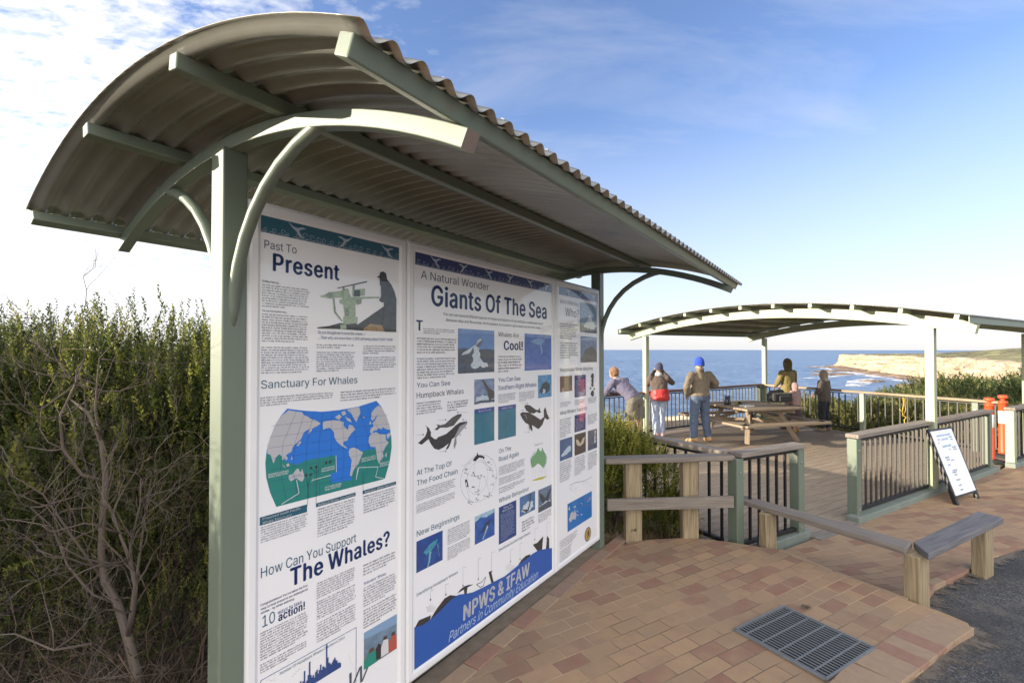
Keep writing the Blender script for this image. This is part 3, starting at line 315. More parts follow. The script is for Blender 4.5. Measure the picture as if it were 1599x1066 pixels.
'0':(453,"227 -7 174 1 130 24 95 62 69 113 53 178 48 254 53 330 69 395 95 447 130 484 174 508 227 516 279 508 323 484 358 447 384 395 400 330 405 254 400 178 384 113 359 62 323 24 279 1 227 50 261 56 290 74 313 103 330 144 340 194 344 254 340 314 330 365 313 405 290 435 261 453 227 460 192 453 163 435 140 405 123 365 113 314 109 254 113 194 123 144 140 103 163 74 192 56","5 4 44 44 43 5 6 5 43 43 42 6 42 41 6 7 6 41 41 40 7 8 7 40 0 24 1 47 1 24 1 47 2 46 2 47 10 38 37 37 11 10 2 46 3 46 45 3 4 3 45 44 4 45 8 40 39 9 8 39 39 38 9 38 10 9 35 13 36 12 36 13 25 23 22 22 26 25 34 14 35 13 35 14 20 19 28 29 28 19 19 18 29 30 29 18 31 30 18 18 17 31 32 31 17 17 16 32 26 22 21 27 26 21 21 20 27 20 28 27 32 16 33 16 15 33 34 33 15 14 34 15 24 0 23 23 25 24 11 37 36 36 12 11"),
'1':(453,"76 0 76 55 391 55 391 0 276 509 276 0 212 0 212 448 209 448 86 358 86 427 198 509 276 55 212 55","11 10 8 8 10 9 3 2 5 13 12 7 1 0 6 11 8 7 7 4 11 12 13 6 4 7 12 5 2 12 6 5 12 1 6 13"),
'2':(453,"64 0 64 47 234 229 261 257 282 282 299 305 311 327 318 348 320 371 317 397 308 419 293 436 273 449 250 457 224 460 196 457 172 447 153 433 139 413 130 390 127 362 66 362 71 405 86 442 111 473 143 496 182 511 225 516 268 511 306 497 337 474 361 445 376 411 381 372 378 345 371 318 357 290 336 259 306 223 267 180 153 60 153 57 389 57 389 0","1 0 41 20 19 21 22 21 19 19 18 22 23 22 18 18 24 23 26 16 15 27 14 13 39 2 40 14 27 15 26 15 27 1 41 40 40 2 1 24 18 17 25 24 17 17 16 25 16 26 25 12 11 29 28 12 29 34 33 8 33 32 8 4 38 37 5 4 37 37 36 5 6 5 36 36 35 6 7 6 35 35 34 7 34 8 7 8 32 9 32 31 9 10 9 31 31 30 10 11 10 30 29 11 30 41 0 43 43 42 41 2 39 38 3 2 38 38 4 3 12 28 13 27 13 28"),
'3':(453,"218 -7 173 -3 133 10 98 30 70 57 52 91 44 132 109 132 115 107 126 87 144 71 165 59 191 52 219 50 248 53 275 61 297 74 315 93 325 116 329 145 326 172 316 196 299 217 275 234 242 244 201 248 157 248 157 299 288 448 288 452 70 452 70 509 372 509 372 461 211 278 211 289 264 288 308 276 344 253 371 222 387 186 393 145 387 103 370 66 344 36 309 12 266 -2 221 289","2 10 3 10 9 3 3 9 4 9 8 4 5 4 8 8 7 5 6 5 7 1 12 11 14 13 0 12 1 0 0 13 12 24 34 25 26 25 34 27 26 34 34 35 27 1 11 2 10 2 11 15 46 45 45 16 15 22 37 23 36 23 37 18 43 42 19 18 42 42 41 19 41 40 19 20 19 40 40 39 20 16 45 44 17 16 44 44 43 17 43 18 17 20 39 21 39 38 21 22 21 38 37 22 38 33 28 35 29 28 33 33 32 29 14 0 46 46 15 14 23 36 24 34 24 36 27 35 28 31 30 29 29 32 31 34 36 47 35 34 47 33 35 47"),
'4':(453,"40 105 40 158 247 509 311 509 109 166 109 163 413 163 413 105 282 0 282 121 282 146 282 318 343 318 343 0 282 105 282 163 343 163 343 105","1 0 5 1 5 4 4 2 1 5 0 9 5 9 10 16 15 10 2 4 3 15 16 11 8 13 14 9 0 14 5 10 15 12 11 16 7 6 16 17 7 16 14 17 9 17 16 10 10 9 17 17 14 13"),
'5':(453,"221 -7 178 -2 140 11 108 32 83 60 66 93 60 130 122 130 127 108 138 89 154 73 173 60 196 52 221 50 250 53 276 64 298 82 314 104 324 131 328 162 324 193 314 221 297 244 275 262 248 273 218 277 192 275 167 268 145 258 128 246 67 253 96 509 366 509 366 452 151 452 134 301 136 301 155 315 178 325 203 331 229 334 263 330 294 321 321 306 345 285 364 260 379 231 388 199 391 163 385 117 369 76 343 41 309 15 268 -1","4 3 9 9 8 4 5 4 8 8 7 5 6 5 7 29 35 30 31 30 35 12 1 0 0 13 12 25 39 26 1 12 11 37 27 26 38 37 26 26 39 38 1 11 2 11 10 2 3 2 10 9 3 10 35 29 28 36 35 28 28 27 36 27 37 36 31 35 34 40 24 41 52 16 15 52 15 53 14 53 15 24 23 42 41 24 42 50 49 18 19 18 49 49 48 19 48 47 19 20 19 47 47 46 20 16 52 51 17 16 51 51 50 17 50 18 17 20 46 21 46 45 21 22 21 45 45 44 22 44 43 22 23 22 43 42 23 43 53 14 0 13 0 14 24 40 25 39 25 40 33 32 34 31 34 32"),
'6':(453,"226 -7 182 -1 142 15 109 40 84 74 69 115 64 162 68 199 80 239 102 285 137 340 252 509 322 509 151 261 145 261 154 275 165 288 179 299 196 307 214 312 235 314 278 309 316 295 346 271 370 240 384 201 389 157 384 112 368 73 343 39 310 14 271 -2 226 48 254 52 279 63 299 79 314 101 324 128 327 157 324 187 314 213 299 235 279 251 254 262 226 265 198 262 174 252 153 235 138 214 128 188 125 158 128 128 138 102 153 79 174 63 198 52 174 295","4 3 52 52 51 4 5 4 51 51 50 5 6 5 50 50 49 6 7 6 49 8 7 49 49 48 8 13 14 47 14 13 15 45 18 17 1 55 54 13 47 46 1 54 2 54 53 2 3 2 53 52 3 53 47 14 48 8 48 14 9 8 14 14 15 9 10 9 15 15 16 10 32 0 33 43 20 44 34 31 30 30 35 34 33 0 31 31 34 33 42 21 43 20 43 21 29 28 36 28 27 36 37 36 27 27 26 37 38 37 26 39 38 26 26 25 39 25 24 39 40 39 24 24 23 40 35 30 29 29 36 35 40 23 41 23 22 41 42 41 22 21 42 22 10 16 11 55 1 0 0 32 55 18 45 44 19 18 44 44 20 19 46 45 17 56 13 17 13 46 17 16 15 13 13 56 16 12 11 16 12 16 56"),
'7':(453,"97 0 323 448 323 452 62 452 62 509 391 509 391 449 165 0","0 7 1 2 1 6 6 5 2 6 1 7 4 3 2 2 5 4"),
'8':(453,"226 -7 178 -2 136 11 101 33 74 62 57 96 52 135 55 166 65 195 81 220 101 241 125 256 153 265 153 267 119 282 93 308 76 342 70 380 75 417 90 450 114 477 146 498 184 511 226 516 269 511 306 498 337 477 361 450 377 417 382 380 376 342 359 308 333 282 300 267 300 265 327 256 351 241 372 220 387 195 397 166 401 135 395 96 378 62 352 33 317 11 275 -2 226 49 258 52 285 60 307 74 323 91 333 113 337 139 333 165 322 189 305 208 283 223 256 232 226 235 196 232 169 223 147 208 130 189 119 165 115 139 119 113 129 91 145 74 167 60 195 52 226 290 252 292 274 300 293 313 307 330 316 351 319 376 316 399 308 420 294 437 275 449 252 457 226 460 200 457 177 449 159 437 145 420 136 399 133 376 136 351 145 330 159 313 178 300 201 292","3 66 4 66 65 4 5 4 65 6 5 65 65 64 6 7 6 64 64 63 7 8 7 63 63 62 8 9 8 62 62 10 9 17 16 88 93 59 58 69 1 0 0 46 69 22 84 83 1 69 68 60 59 12 59 93 12 13 12 93 93 92 13 91 13 92 21 85 84 84 22 21 1 68 2 68 67 2 3 2 67 66 3 67 10 62 61 11 10 61 61 60 11 60 12 11 13 91 14 91 90 14 15 14 90 90 89 15 16 15 89 88 16 89 17 88 87 18 17 87 19 18 87 87 86 19 20 19 86 86 85 20 85 21 20 81 23 82 80 24 81 23 81 24 47 45 48 56 34 57 71 57 34 34 33 71 72 71 33 33 73 72 79 25 80 24 80 25 43 42 50 51 50 42 42 41 51 41 40 51 52 51 40 40 39 52 53 52 39 39 38 53 54 53 38 38 37 54 36 54 37 30 29 76 77 76 29 29 28 77 28 27 77 48 45 44 49 48 44 44 43 49 43 50 49 54 36 55 36 35 55 56 55 35 34 56 35 73 33 32 74 73 32 32 31 74 75 74 31 31 30 75 30 76 75 77 27 78 27 26 78 79 78 26 25 79 26 45 47 0 46 0 47 57 71 58 71 70 58 93 58 70 82 23 83 22 83 23"),
'9':(453,"226 516 271 510 310 494 343 468 368 434 384 393 389 347 385 309 373 270 350 224 315 168 200 0 130 0 301 248 307 248 299 234 287 221 273 210 257 202 238 196 218 195 175 199 137 214 106 237 83 269 68 307 64 352 69 397 85 436 110 469 143 494 182 510 226 460 199 457 174 446 154 429 138 407 129 381 125 352 129 322 138 295 154 274 174 257 199 247 226 243 254 247 279 257 299 273 314 295 324 321 327 350 324 381 314 407 299 429 279 446 254 457 278 214","24 23 40 40 39 24 25 24 39 26 25 39 39 38 26 38 37 26 27 26 37 37 36 27 28 27 36 29 28 36 30 35 34 34 31 30 20 44 43 32 0 33 20 43 21 42 21 43 31 34 33 33 0 31 10 16 11 21 42 22 42 41 22 23 22 41 40 23 41 29 36 35 35 30 29 18 17 45 13 14 47 14 13 15 13 47 46 1 55 54 49 48 8 8 7 49 7 6 49 50 49 6 6 5 50 51 50 5 5 4 51 52 51 4 4 3 52 15 16 10 10 9 15 14 15 9 9 8 14 8 48 14 47 14 48 52 3 53 3 2 53 54 53 2 1 54 2 44 20 19 19 18 44 18 45 44 0 32 55 55 1 0 45 17 46 56 13 17 13 46 17 16 15 13 13 56 16 12 11 16 12 16 56"),
'.':(188,"95 -4 78 -1 63 9 53 24 50 41 53 59 63 73 78 83 95 87 113 83 128 73 138 59 141 41 138 24 128 9 113 -1","4 3 2 1 0 2 0 6 2 4 2 6 5 4 6 12 11 10 13 12 14 12 10 8 9 8 10 15 14 0 14 12 0 12 8 0 6 0 8 7 6 8"),
',':(188,"38 -119 68 71 137 71 84 -119","1 0 3 3 2 1"),
'!':(196,"67 160 63 509 132 509 128 160 98 -4 81 -1 66 9 56 24 52 41 56 58 66 73 81 83 98 86 116 83 130 73 140 58 143 41 140 24 130 9 116 -1","8 7 6 5 4 6 4 10 6 8 6 10 9 8 10 16 15 14 17 16 18 16 14 12 13 12 14 19 18 4 18 16 4 16 12 4 10 4 12 11 10 12 1 0 3 3 2 1"),
'?':(358,"132 152 132 159 134 200 141 230 153 252 168 269 187 284 209 298 230 314 247 334 258 357 262 384 259 406 250 425 237 441 220 452 200 459 178 462 157 459 137 453 120 441 106 425 96 404 92 378 27 378 33 418 49 452 73 479 103 499 138 511 178 516 219 511 255 498 284 478 306 451 319 418 324 382 319 344 306 311 284 284 254 261 235 248 219 235 207 221 200 205 195 185 194 158 194 152 164 -4 146 -1 131 9 121 24 118 41 121 58 131 73 146 83 164 86 181 83 196 73 206 58 209 41 206 24 196 9 181 -1","25 24 23 23 22 25 26 25 22 22 21 26 27 26 21 52 51 50 50 54 52 53 52 54 27 21 20 28 27 20 29 19 18 17 30 18 29 18 30 49 48 50 54 50 48 48 56 54 56 55 54 28 20 19 19 29 28 62 61 60 58 62 60 60 59 58 15 31 16 37 36 11 36 35 11 39 38 9 10 9 38 38 37 10 37 11 10 11 35 12 35 34 12 13 12 34 34 33 13 14 13 33 32 14 33 41 40 7 8 7 40 40 39 8 39 9 8 14 32 15 31 15 32 48 63 62 62 58 48 56 48 58 57 56 58 47 46 0 1 0 46 46 45 1 2 1 45 45 44 2 3 2 44 4 3 44 44 43 4 5 4 43 43 42 5 6 5 42 42 41 6 41 7 6 30 17 16 16 31 30"),
'&':(448,"197 -7 150 -2 110 12 78 34 54 62 39 96 34 133 37 163 47 189 63 213 85 235 111 256 140 279 216 335 226 343 237 352 246 363 255 375 260 389 262 405 258 427 245 445 226 457 201 461 184 459 168 453 155 444 145 431 139 416 137 399 139 380 145 363 155 346 169 327 185 307 204 284 438 0 364 0 171 231 144 264 121 293 102 319 87 344 78 370 75 398 79 430 91 458 109 481 134 499 165 510 200 513 235 510 266 499 290 482 308 459 320 433 324 404 322 382 315 362 305 342 291 325 275 308 256 293 154 217 128 195 110 174 100 154 97 131 100 108 109 87 124 70 143 57 166 49 193 46 223 50 251 59 278 75 301 95 321 121 336 151 346 186 349 224 408 224 405 180 397 144 385 115 371 92 357 75 345 62 333 47 305 23 271 7 234 -3 182 310 135 275 219 266 172 231 292 87 327 134 366 87 328 43","4 3 69 69 68 4 5 4 68 68 67 5 6 5 67 7 6 67 67 66 7 8 7 66 66 65 8 9 8 65 10 9 65 25 24 49 1 72 71 63 38 39 12 39 34 12 34 93 26 25 48 25 49 48 1 71 2 71 70 2 3 2 70 69 3 70 10 65 64 11 10 64 64 63 11 63 39 11 39 12 94 94 12 40 12 33 40 33 32 40 41 40 32 32 31 41 42 41 31 31 30 42 43 42 30 30 29 43 44 43 29 45 44 29 29 28 45 46 45 28 28 27 46 47 46 27 27 26 47 26 48 47 92 74 0 22 51 23 50 23 51 74 92 91 91 75 74 13 35 62 14 13 62 62 61 14 15 14 61 21 52 22 51 22 52 37 87 88 87 37 36 85 84 79 80 79 84 84 83 80 81 80 83 83 82 81 37 88 89 77 89 88 88 87 77 78 77 87 75 91 90 76 75 90 15 61 60 16 15 60 60 59 16 17 16 59 59 58 17 18 17 58 58 57 18 19 18 57 57 56 19 56 55 19 20 19 55 55 54 20 54 53 20 21 20 53 52 21 53 72 1 0 73 72 0 0 74 73 39 38 35 34 39 35 35 13 34 23 50 24 49 24 50 33 12 93 34 13 93 86 85 79 62 35 95 35 38 95 38 63 96 11 39 94 98 99 86 97 100 89 99 98 78 95 96 78 77 78 96 38 96 95 100 97 76 77 96 97 89 77 97 95 78 98 86 79 98 87 36 99 78 87 99 37 89 100 76 90 100"),
"'":(206,"78 318 70 509 136 509 128 318","3 2 0 1 0 2"),
'-':(453,"337 244 337 188 114 188 114 244","3 2 1 1 0 3")}
# ------------------------------------------------------------------ information shelter: its own axes
DH = Vector((.56245664, .82682678, 0)); NH = Vector((.82682678, -.56245664, 0)); SLOPE = -.00976; GROUND = .18
ORG = Vector((-.96037545, 1.77068912, GROUND)); SHELTER_RZ = math.atan2(DH.y, DH.x)
def S(x, v, z): return Vector((x, -v, z - GROUND + SLOPE * x))    # x along the wall, v out towards the path, z height
ART_V = -.010
def wp(px, py, v=ART_V):          # measured photo point on the face of the sign boards -> (x, height)
    r = ray(px, py); c = -1.79 + v; P = r * (c / NH.dot(r)); x = P.dot(DH) - (ORG.x * DH.x + ORG.y * DH.y)
    return (x, P.z + EYE - SLOPE * x)

GL = {}
for _c, (_a, _v, _f) in GLYPH.items():
    _v = [int(q) / 1000 for q in _v.split()]; _f = [int(q) for q in _f.split()]
    GL[_c] = (_a / 1000, list(zip(_v[::2], _v[1::2])), [tuple(_f[i:i + 3]) for i in range(0, len(_f), 3)])
CAP = .509
def glyphs(s, bold):
    """letter shapes of one line of text as flat triangles; bold strokes are overprinted side by side"""
    vs = []; fs = []; x = 0
    for ch in s:
        if ch == ' ': x += .17; continue
        adv, gv, gf = GL[ch]
        for dx, dy in (((0, 0),) if not bold else ((-bold, 0), (bold, 0), (0, bold * .5), (0, -bold * .5), (-bold * .5, 0), (bold * .5, 0))):
            o = len(vs); vs += [(x + px + dx, py + dy) for px, py in gv]; fs += [tuple(o + i for i in t) for t in gf]
        x += adv + bold * 1.4
    return vs, fs

class Art(MB):
    """flat printing: everything lies in the board's plane, in thin layers"""
    def pt(self, x, z, layer): return S(x, ART_V + .0005 * layer, z)
    def poly(self, pts, mat, layer=1): self.add([self.pt(x, z, layer) for x, z in pts], [tuple(range(len(pts)))[::-1]], mat)
    def pxpoly(self, pts, mat, layer=1, o=(0, 0), s=1.0): self.poly([wp(o[0] + x / s, o[1] + y / s) for x, y in pts], mat, layer)
    def rect(self, x0, yt, yb, x1, mat, layer=1):
        a = wp(x0, yt); b = wp(x0, yb); c = wp(x1, yt)
        q = (a[0], b[1], c[0], a[1]); self.r4(*q, mat, layer); return q
    def r4(self, xa, za, xb, zb, mat, layer=1): self.poly([(xa, zb), (xb, zb), (xb, za), (xa, za)], mat, layer)
    def line(self, pts, w, mat, layer=3):
        for (xa, za), (xb, zb) in zip(pts, pts[1:]):
            d = Vector((xb - xa, zb - za)); 
            if d.length < 1e-5: continue
            d.normalize(); p = Vector((-d.y, d.x)) * w / 2
            self.poly([(xa + p.x, za + p.y), (xb + p.x, zb + p.y), (xb - p.x, zb - p.y), (xa - p.x, za - p.y)], mat, layer)
    def text(self, s, x0, y0, ycap, x1, mat, bold=0.0, ital=0.0, layer=3):
        vs, fs = glyphs(s, bold); a = wp(x0, y0); h = (wp(x0, ycap)[1] - a[1]) / CAP; wd = wp(x1, y0)[0] - a[0]
        mn = min(p[0] + p[1] * ital for p in vs); mx = max(p[0] + p[1] * ital for p in vs); sx = wd / (mx - mn)
        self.add([self.pt(a[0] + (p[0] + p[1] * ital - mn) * sx, a[1] + p[1] * h, layer) for p in vs], fs, mat)
    def text_at(self, s, xc, z, h, wd, mat, bold=0.0, ital=0.0, layer=4):
        vs, fs = glyphs(s, bold); mn = min(p[0] for p in vs); mx = max(p[0] for p in vs); sx = wd / (mx - mn)
        self.add([self.pt(xc - wd / 2 + (p[0] - mn) * sx + p[1] * ital * sx, z + p[1] * h / CAP, layer) for p in vs], fs, mat)
    def column(self, x0, yt, yb, x1, n, mat, rag=.06, layer=3, gaps=()):
        a = wp(x0, yt); b = wp(x0, yb); c = wp(x1, yt); self.lines(a[0], c[0], a[1], b[1], n, mat, rag, layer, gaps)
    def lines(self, xa, xb, zt, zb, n, mat, rag=.06, layer=3, gaps=()):
        """small print too fine to read: word-shaped rows of strokes"""
        pitch = (zt - zb) / n; xh = pitch * .46; cw = pitch * .40; rnd = random.Random(int(xa * 9999) + n)
        vs = []; fs = []
        def q(x0, z0, x1, z1):
            o = len(vs); vs.extend([self.pt(x0, z0, layer), self.pt(x1, z0, layer), self.pt(x1, z1, layer), self.pt(x0, z1, layer)]); fs.append((o, o + 1, o + 2, o + 3))
        for i in range(n):
            if i in gaps: continue
            z = zt - pitch * (i + .8); end = xb - (xb - xa) * rnd.random() * rag
            if i == n - 1 or (i + 1) in gaps: end = xa + (xb - xa) * rnd.uniform(.35, .85)
            x = xa
            while x < end - cw:
                for _ in range(rnd.choice((2, 3, 3, 4, 5, 6, 7, 8))):
                    if x > end: break
                    up = xh * (1.5 if rnd.random() < .25 else 1); dn = -xh * .4 if rnd.random() < .12 else 0
                    q(x, z + dn, x + cw * .26, z + up)
                    k = rnd.random()
                    if k < .7: q(x + cw * .52, z, x + cw * .74, z + xh)
                    if k < .4: q(x + cw * .26, z + xh * .78, x + cw * .52, z + xh)
                    elif k < .6: q(x + cw * .26, z, x + cw * .52, z + xh * .2)
                    x += cw
                x += cw * .7
        if vs: self.add(vs, fs, mat)

INK = printed((.075, .085, .12)); INKBLUE = printed((.022, .062, .22)); INKTEAL = printed((.025, .105, .17)); INKGREY = printed((.06, .085, .115))
PAPER = printed((.78, .78, .79)); TEAL = printed((.014, .095, .145)); NAVY = printed((.016, .032, .14)); WHITE = printed((.78, .78, .80)); BLUE = printed((.012, .085, .36))
BLACKP = printed((.028, .027, .028)); PALE = printed((.36, .42, .50)); SEA = printed((.012, .16, .60)); LANDC = printed((.44, .44, .46)); SANCT = printed((.012, .20, .17))

def make_panel(name, label, x0, x1):
    root = thing(name, ORG + Matrix.Rotation(SHELTER_RZ, 3, 'Z') @ S(x0, 0, .285), label, 'sign', 'whale information panels', SHELTER_RZ)
    off = -S(x0, 0, .285)
    def put(m, nm, mat=None, **k):
        o = m.build(nm, mat, root, loc=off, **k); return o
    z0, z1, w, dp = .285, 2.49, .052, .034
    fr = MB(); vf = -.002
    def prof(a, b, c, d):      # outer a->b, inner c->d in (x,z): sloped moulding
        A = [S(*[a[0], vf - dp, a[1]]), S(b[0], vf - dp, b[1]), S(d[0], vf - dp, d[1]), S(c[0], vf - dp, c[1])]
        mid = lambda p, q, t: (p[0] + (q[0] - p[0]) * t, p[1] + (q[1] - p[1]) * t)
        B = [S(a[0], vf - .008, a[1]), S(b[0], vf - .008, b[1]), S(*((mid(b, d, .25)[0]), vf, mid(b, d, .25)[1])), S(mid(a, c, .25)[0], vf, mid(a, c, .25)[1])]
        Cq = [S(mid(a, c, .7)[0], vf, mid(a, c, .7)[1]), S(mid(b, d, .7)[0], vf, mid(b, d, .7)[1]), S(d[0], vf - .009, d[1]), S(c[0], vf - .009, c[1])]
        vs = A + B + Cq
        fr.add(vs, [(4, 5, 6, 7), (7, 6, 9, 8), (8, 9, 10, 11), (0, 1, 5, 4), (11, 10, 2, 3), (3, 2, 1, 0)])
    e = .0012; xa, xb = x0 + e, x1 - e
    prof((xa, z1), (xb, z1), (xa + w, z1 - w), (xb - w, z1 - w))
    prof((xb, z0), (xa, z0), (xb - w, z0 + w), (xa + w, z0 + w))
    prof((xa, z0), (xa, z1), (xa + w, z0 + w), (xa + w, z1 - w))
    prof((xb, z1), (xb, z0), (xb - w, z1 - w), (xb - w, z0 + w))
    put(fr, 'frame', WHITE_FRAME)
    b = MB(); bx0, bx1, bz0, bz1 = xa + w * .9, xb - w * .9, z0 + w * .9, z1 - w * .9
    P = [S(bx0, ART_V, bz0), S(bx1, ART_V, bz0), S(bx1, ART_V, bz1), S(bx0, ART_V, bz1), S(bx0, ART_V - .02, bz0), S(bx1, ART_V - .02, bz0), S(bx1, ART_V - .02, bz1), S(bx0, ART_V - .02, bz1)]
    b.add(P, [(0, 1, 2, 3), (7, 6, 5, 4), (4, 5, 1, 0), (5, 6, 2, 1), (6, 7, 3, 2), (7, 4, 0, 3)])
    put(b, 'printed_board', PAPER)
    return put

def header(put, x0, yt, yb, x1, mat, n):
    a = Art(); q = a.rect(x0, yt, yb, x1, mat, 1); put(a, 'header_band')
    a = Art(); L = q[2] - q[0]; h = q[3] - q[1]; rnd = random.Random(n)
    for k in range(n):            # gulls and curling wave crests along the band
        cx = q[0] + L * (k + .62) / n; cz = q[1] + h * .52; s = h * .42
        f = 1 if k % 2 == 0 else -1
        a.poly([(cx + f * x * s * 1.15, cz + z * s) for x, z in [(-1.1, .85), (-.4, .35), (.1, .25), (.75, .5), (1.25, .4), (.5, .12), (.3, -.15), (.75, -.8), (1.05, -1.05), (.35, -.85), (-.05, -.2), (-.5, .12)]], PALE, 2)
    x = q[0] + h * .1
    while x < q[2] - h * .3:
        r = h * rnd.uniform(.10, .2); zc = q[1] + r * 1.3
        pts = [(x + r * (1 - t / 9) * math.cos(t * .75) + r, zc + r * (1 - t / 12) * math.sin(t * .75)) for t in range(9)]
        a.line(pts, h * .022, PALE, 2)
        a.line([(x - r, q[1] + h * .05), (x, q[1] + h * .1), (x + r, q[1] + h * .03), (x + 2 * r, q[1] + h * .12)], h * .03, PALE, 2)
        x += h * rnd.uniform(.32, .6)
    put(a, 'seabird_border')

# ------------------------------------------------ panel one
put = make_panel('info_panel', "white sign panel headed Past To Present with a blue and green world map", 0, .788)
header(put, 407.4, 332.1, 361.5, 625.9, TEAL, 3)
def headings(put, rows):
    for r in rows: a = Art(); a.text(*r); put(a, 'heading')
headings(put, [
    ('Past To', 412.5, 387.1, 374.3, 462.8, INKGREY),
    ('Present', 425.6, 422.3, 395.6, 529.7, INKBLUE, .028),
    ('Sanctuary For Whales', 407.4, 606.7, 593.8, 557.7, INKTEAL),
    ('How Can You Support', 407.1, 902.3, 886.1, 555.6, INKTEAL),
    ('The Whales?', 452.5, 915.4, 888.0, 608, INKBLUE, .028),
    ('10', 409.3, 979.2, 961.5, 429, INKTEAL),
    ('ways to take', 433.3, 959, 952.5, 470.9, INKBLUE),
    ('action!', 434.2, 969.5, 957.2, 475.7, INKBLUE, .028),
    ("So you thought we'd saved the whales...!", 496, 520.7, 516.0, 570, INKBLUE, 0, .3),
    ('...Then why are more than 1,000 still being killed EVERY YEAR!', 496, 529.0, 524.2, 613, INKBLUE, 0, .3),
    ('Number Of Humpback Whales Counted in 2002', 436.7, 1053.2, 1048.6, 537.6, INKTEAL),
    ("Solanders' Whales", 567.7, 913.1, 908.5, 602.5, INKBLUE),
    ("Congratulations! You've taken the first", 406.8, 946, 942.4, 479.8, INKBLUE, .01),
    ('step to help preserve our endangered', 406.8, 952.4, 948.8, 479.8, INKBLUE, .01),
    ('whales - by whale watching.', 406.8, 958.6, 955, 459.5, INKBLUE, .01),
    ('30 Million Years Ago...', 409, 440.2, 436.8, 437, INK, .01),
    ('The Last Four Hundred Years...', 409, 486.2, 483, 449, INK, .01),
    ('W', 545, 1077, 1051, 580, INKGREY, 0, .25)])
for x0, yt, yb, x1, n in [(409, 442, 479, 482.4, 9), (409, 488, 534, 482.4, 11), (408, 540, 584, 482, 11), (494.2, 536, 544, 555, 2), (494.2, 548, 581, 555, 9),
        (566.8, 538, 553, 618, 4), (566.8, 556, 579, 618, 6), (406.4, 619, 635, 518.9, 4), (531.7, 610, 627, 619, 4), (407.1, 821.5, 848, 479.6, 7),
        (495.8, 793, 839, 554.8, 11), (567.4, 773, 802, 617.7, 7), (406.3, 986.6, 1032, 480.5, 11), (406.3, 1036, 1052, 480.5, 4), (494.5, 909, 935, 555.6, 7), (494.5, 938, 968, 555.6, 8),
        (494.5, 971, 1004, 555.6, 8), (567.4, 880, 899, 618, 4), (567.4, 916, 948, 618, 8), (567.4, 951, 982, 618, 7)]:
    a = Art(); a.column(x0, yt, yb, x1, n, INK); put(a, 'text_block')
a = Art()     # world map
o, s = (400, 600), 4.635
G = lambda pts, m, l: a.pxpoly(pts, m, l, o, s)
top = [(225, 175), (350, 190), (480, 197), (600, 185), (740, 160), (870, 118)]
right = [(905, 160), (940, 225), (965, 300), (978, 380), (980, 450), (965, 560), (930, 682)]
left = [(145, 884), (100, 780), (72, 670), (66, 570), (76, 480), (100, 390), (140, 290), (185, 220)]
G(top + right + left, SEA, 1)
G([(72, 505), (165, 500), (215, 560), (300, 580), (355, 550), (575, 510), (578, 632), (535, 645), (540, 715), (690, 690), (685, 640), (690, 560), (770, 480), (865, 462), (880, 560), (905, 540), (930, 440), (974, 365), (980, 450), (965, 560), (930, 682), (145, 884), (100, 780), (72, 670), (66, 570)], SANCT, 2)
for pts in ([(235, 185), (262, 192), (330, 200), (345, 222), (372, 232), (395, 250), (430, 258), (465, 282), (440, 300), (405, 318), (398, 338), (375, 360), (385, 318), (345, 345), (322, 395), (290, 425), (275, 440), (262, 455), (255, 485), (215, 508), (228, 535), (215, 548), (200, 530), (190, 550), (180, 515), (165, 503), (140, 530), (125, 572), (112, 540), (105, 512), (78, 498), (82, 440), (100, 390), (140, 290), (185, 225)],
        [(233, 680), (236, 655), (262, 648), (275, 632), (292, 610), (308, 610), (312, 628), (325, 630), (332, 608), (345, 660), (345, 678), (332, 703), (305, 690), (290, 676), (250, 700)],
        [(480, 290), (486, 268), (520, 262), (560, 258), (600, 262), (632, 272), (630, 300), (645, 312), (662, 330), (670, 290), (700, 300), (717, 325), (690, 350), (668, 380), (660, 405), (632, 412), (628, 435), (645, 448), (665, 464), (640, 458), (610, 438), (580, 410), (565, 380), (562, 345), (530, 312), (500, 318), (484, 328)],
        [(668, 485), (678, 462), (705, 455), (735, 468), (772, 492), (755, 530), (738, 575), (712, 605), (700, 625), (690, 662), (677, 660), (684, 600), (690, 545), (672, 515)],
        [(655, 182), (700, 170), (745, 163), (755, 205), (735, 240), (725, 272), (705, 245), (690, 215)], [(568, 238), (600, 215), (618, 232), (598, 258)], [(610, 200), (640, 190), (650, 215), (625, 225)], [(640, 232), (680, 250), (690, 275), (660, 262)],
        [(855, 175), (885, 150), (915, 178), (945, 240), (972, 330), (935, 322), (915, 308), (905, 325), (885, 315), (872, 330), (848, 335), (838, 350), (822, 348), (828, 318), (850, 300), (840, 280), (862, 255), (880, 210), (860, 240), (845, 262), (830, 250), (832, 205)], [(815, 285), (828, 262), (832, 290)],
        [(832, 352), (868, 345), (892, 358), (935, 362), (938, 400), (958, 420), (935, 450), (915, 490), (920, 520), (888, 572), (875, 545), (868, 490), (862, 452), (828, 450), (810, 415), (815, 380)], [(940, 360), (970, 345), (975, 362), (950, 395)], [(930, 510), (945, 488), (940, 530)],
        [(185, 572), (200, 590), (212, 602), (200, 598)], [(215, 580), (232, 568), (242, 585), (225, 595)], [(255, 512), (262, 540), (252, 545)], [(395, 704), (405, 690), (412, 668), (408, 698)], [(290, 440), (318, 405), (325, 420), (302, 445)], [(765, 235), (785, 232), (780, 245)]):
    G(pts, LANDC, 3)
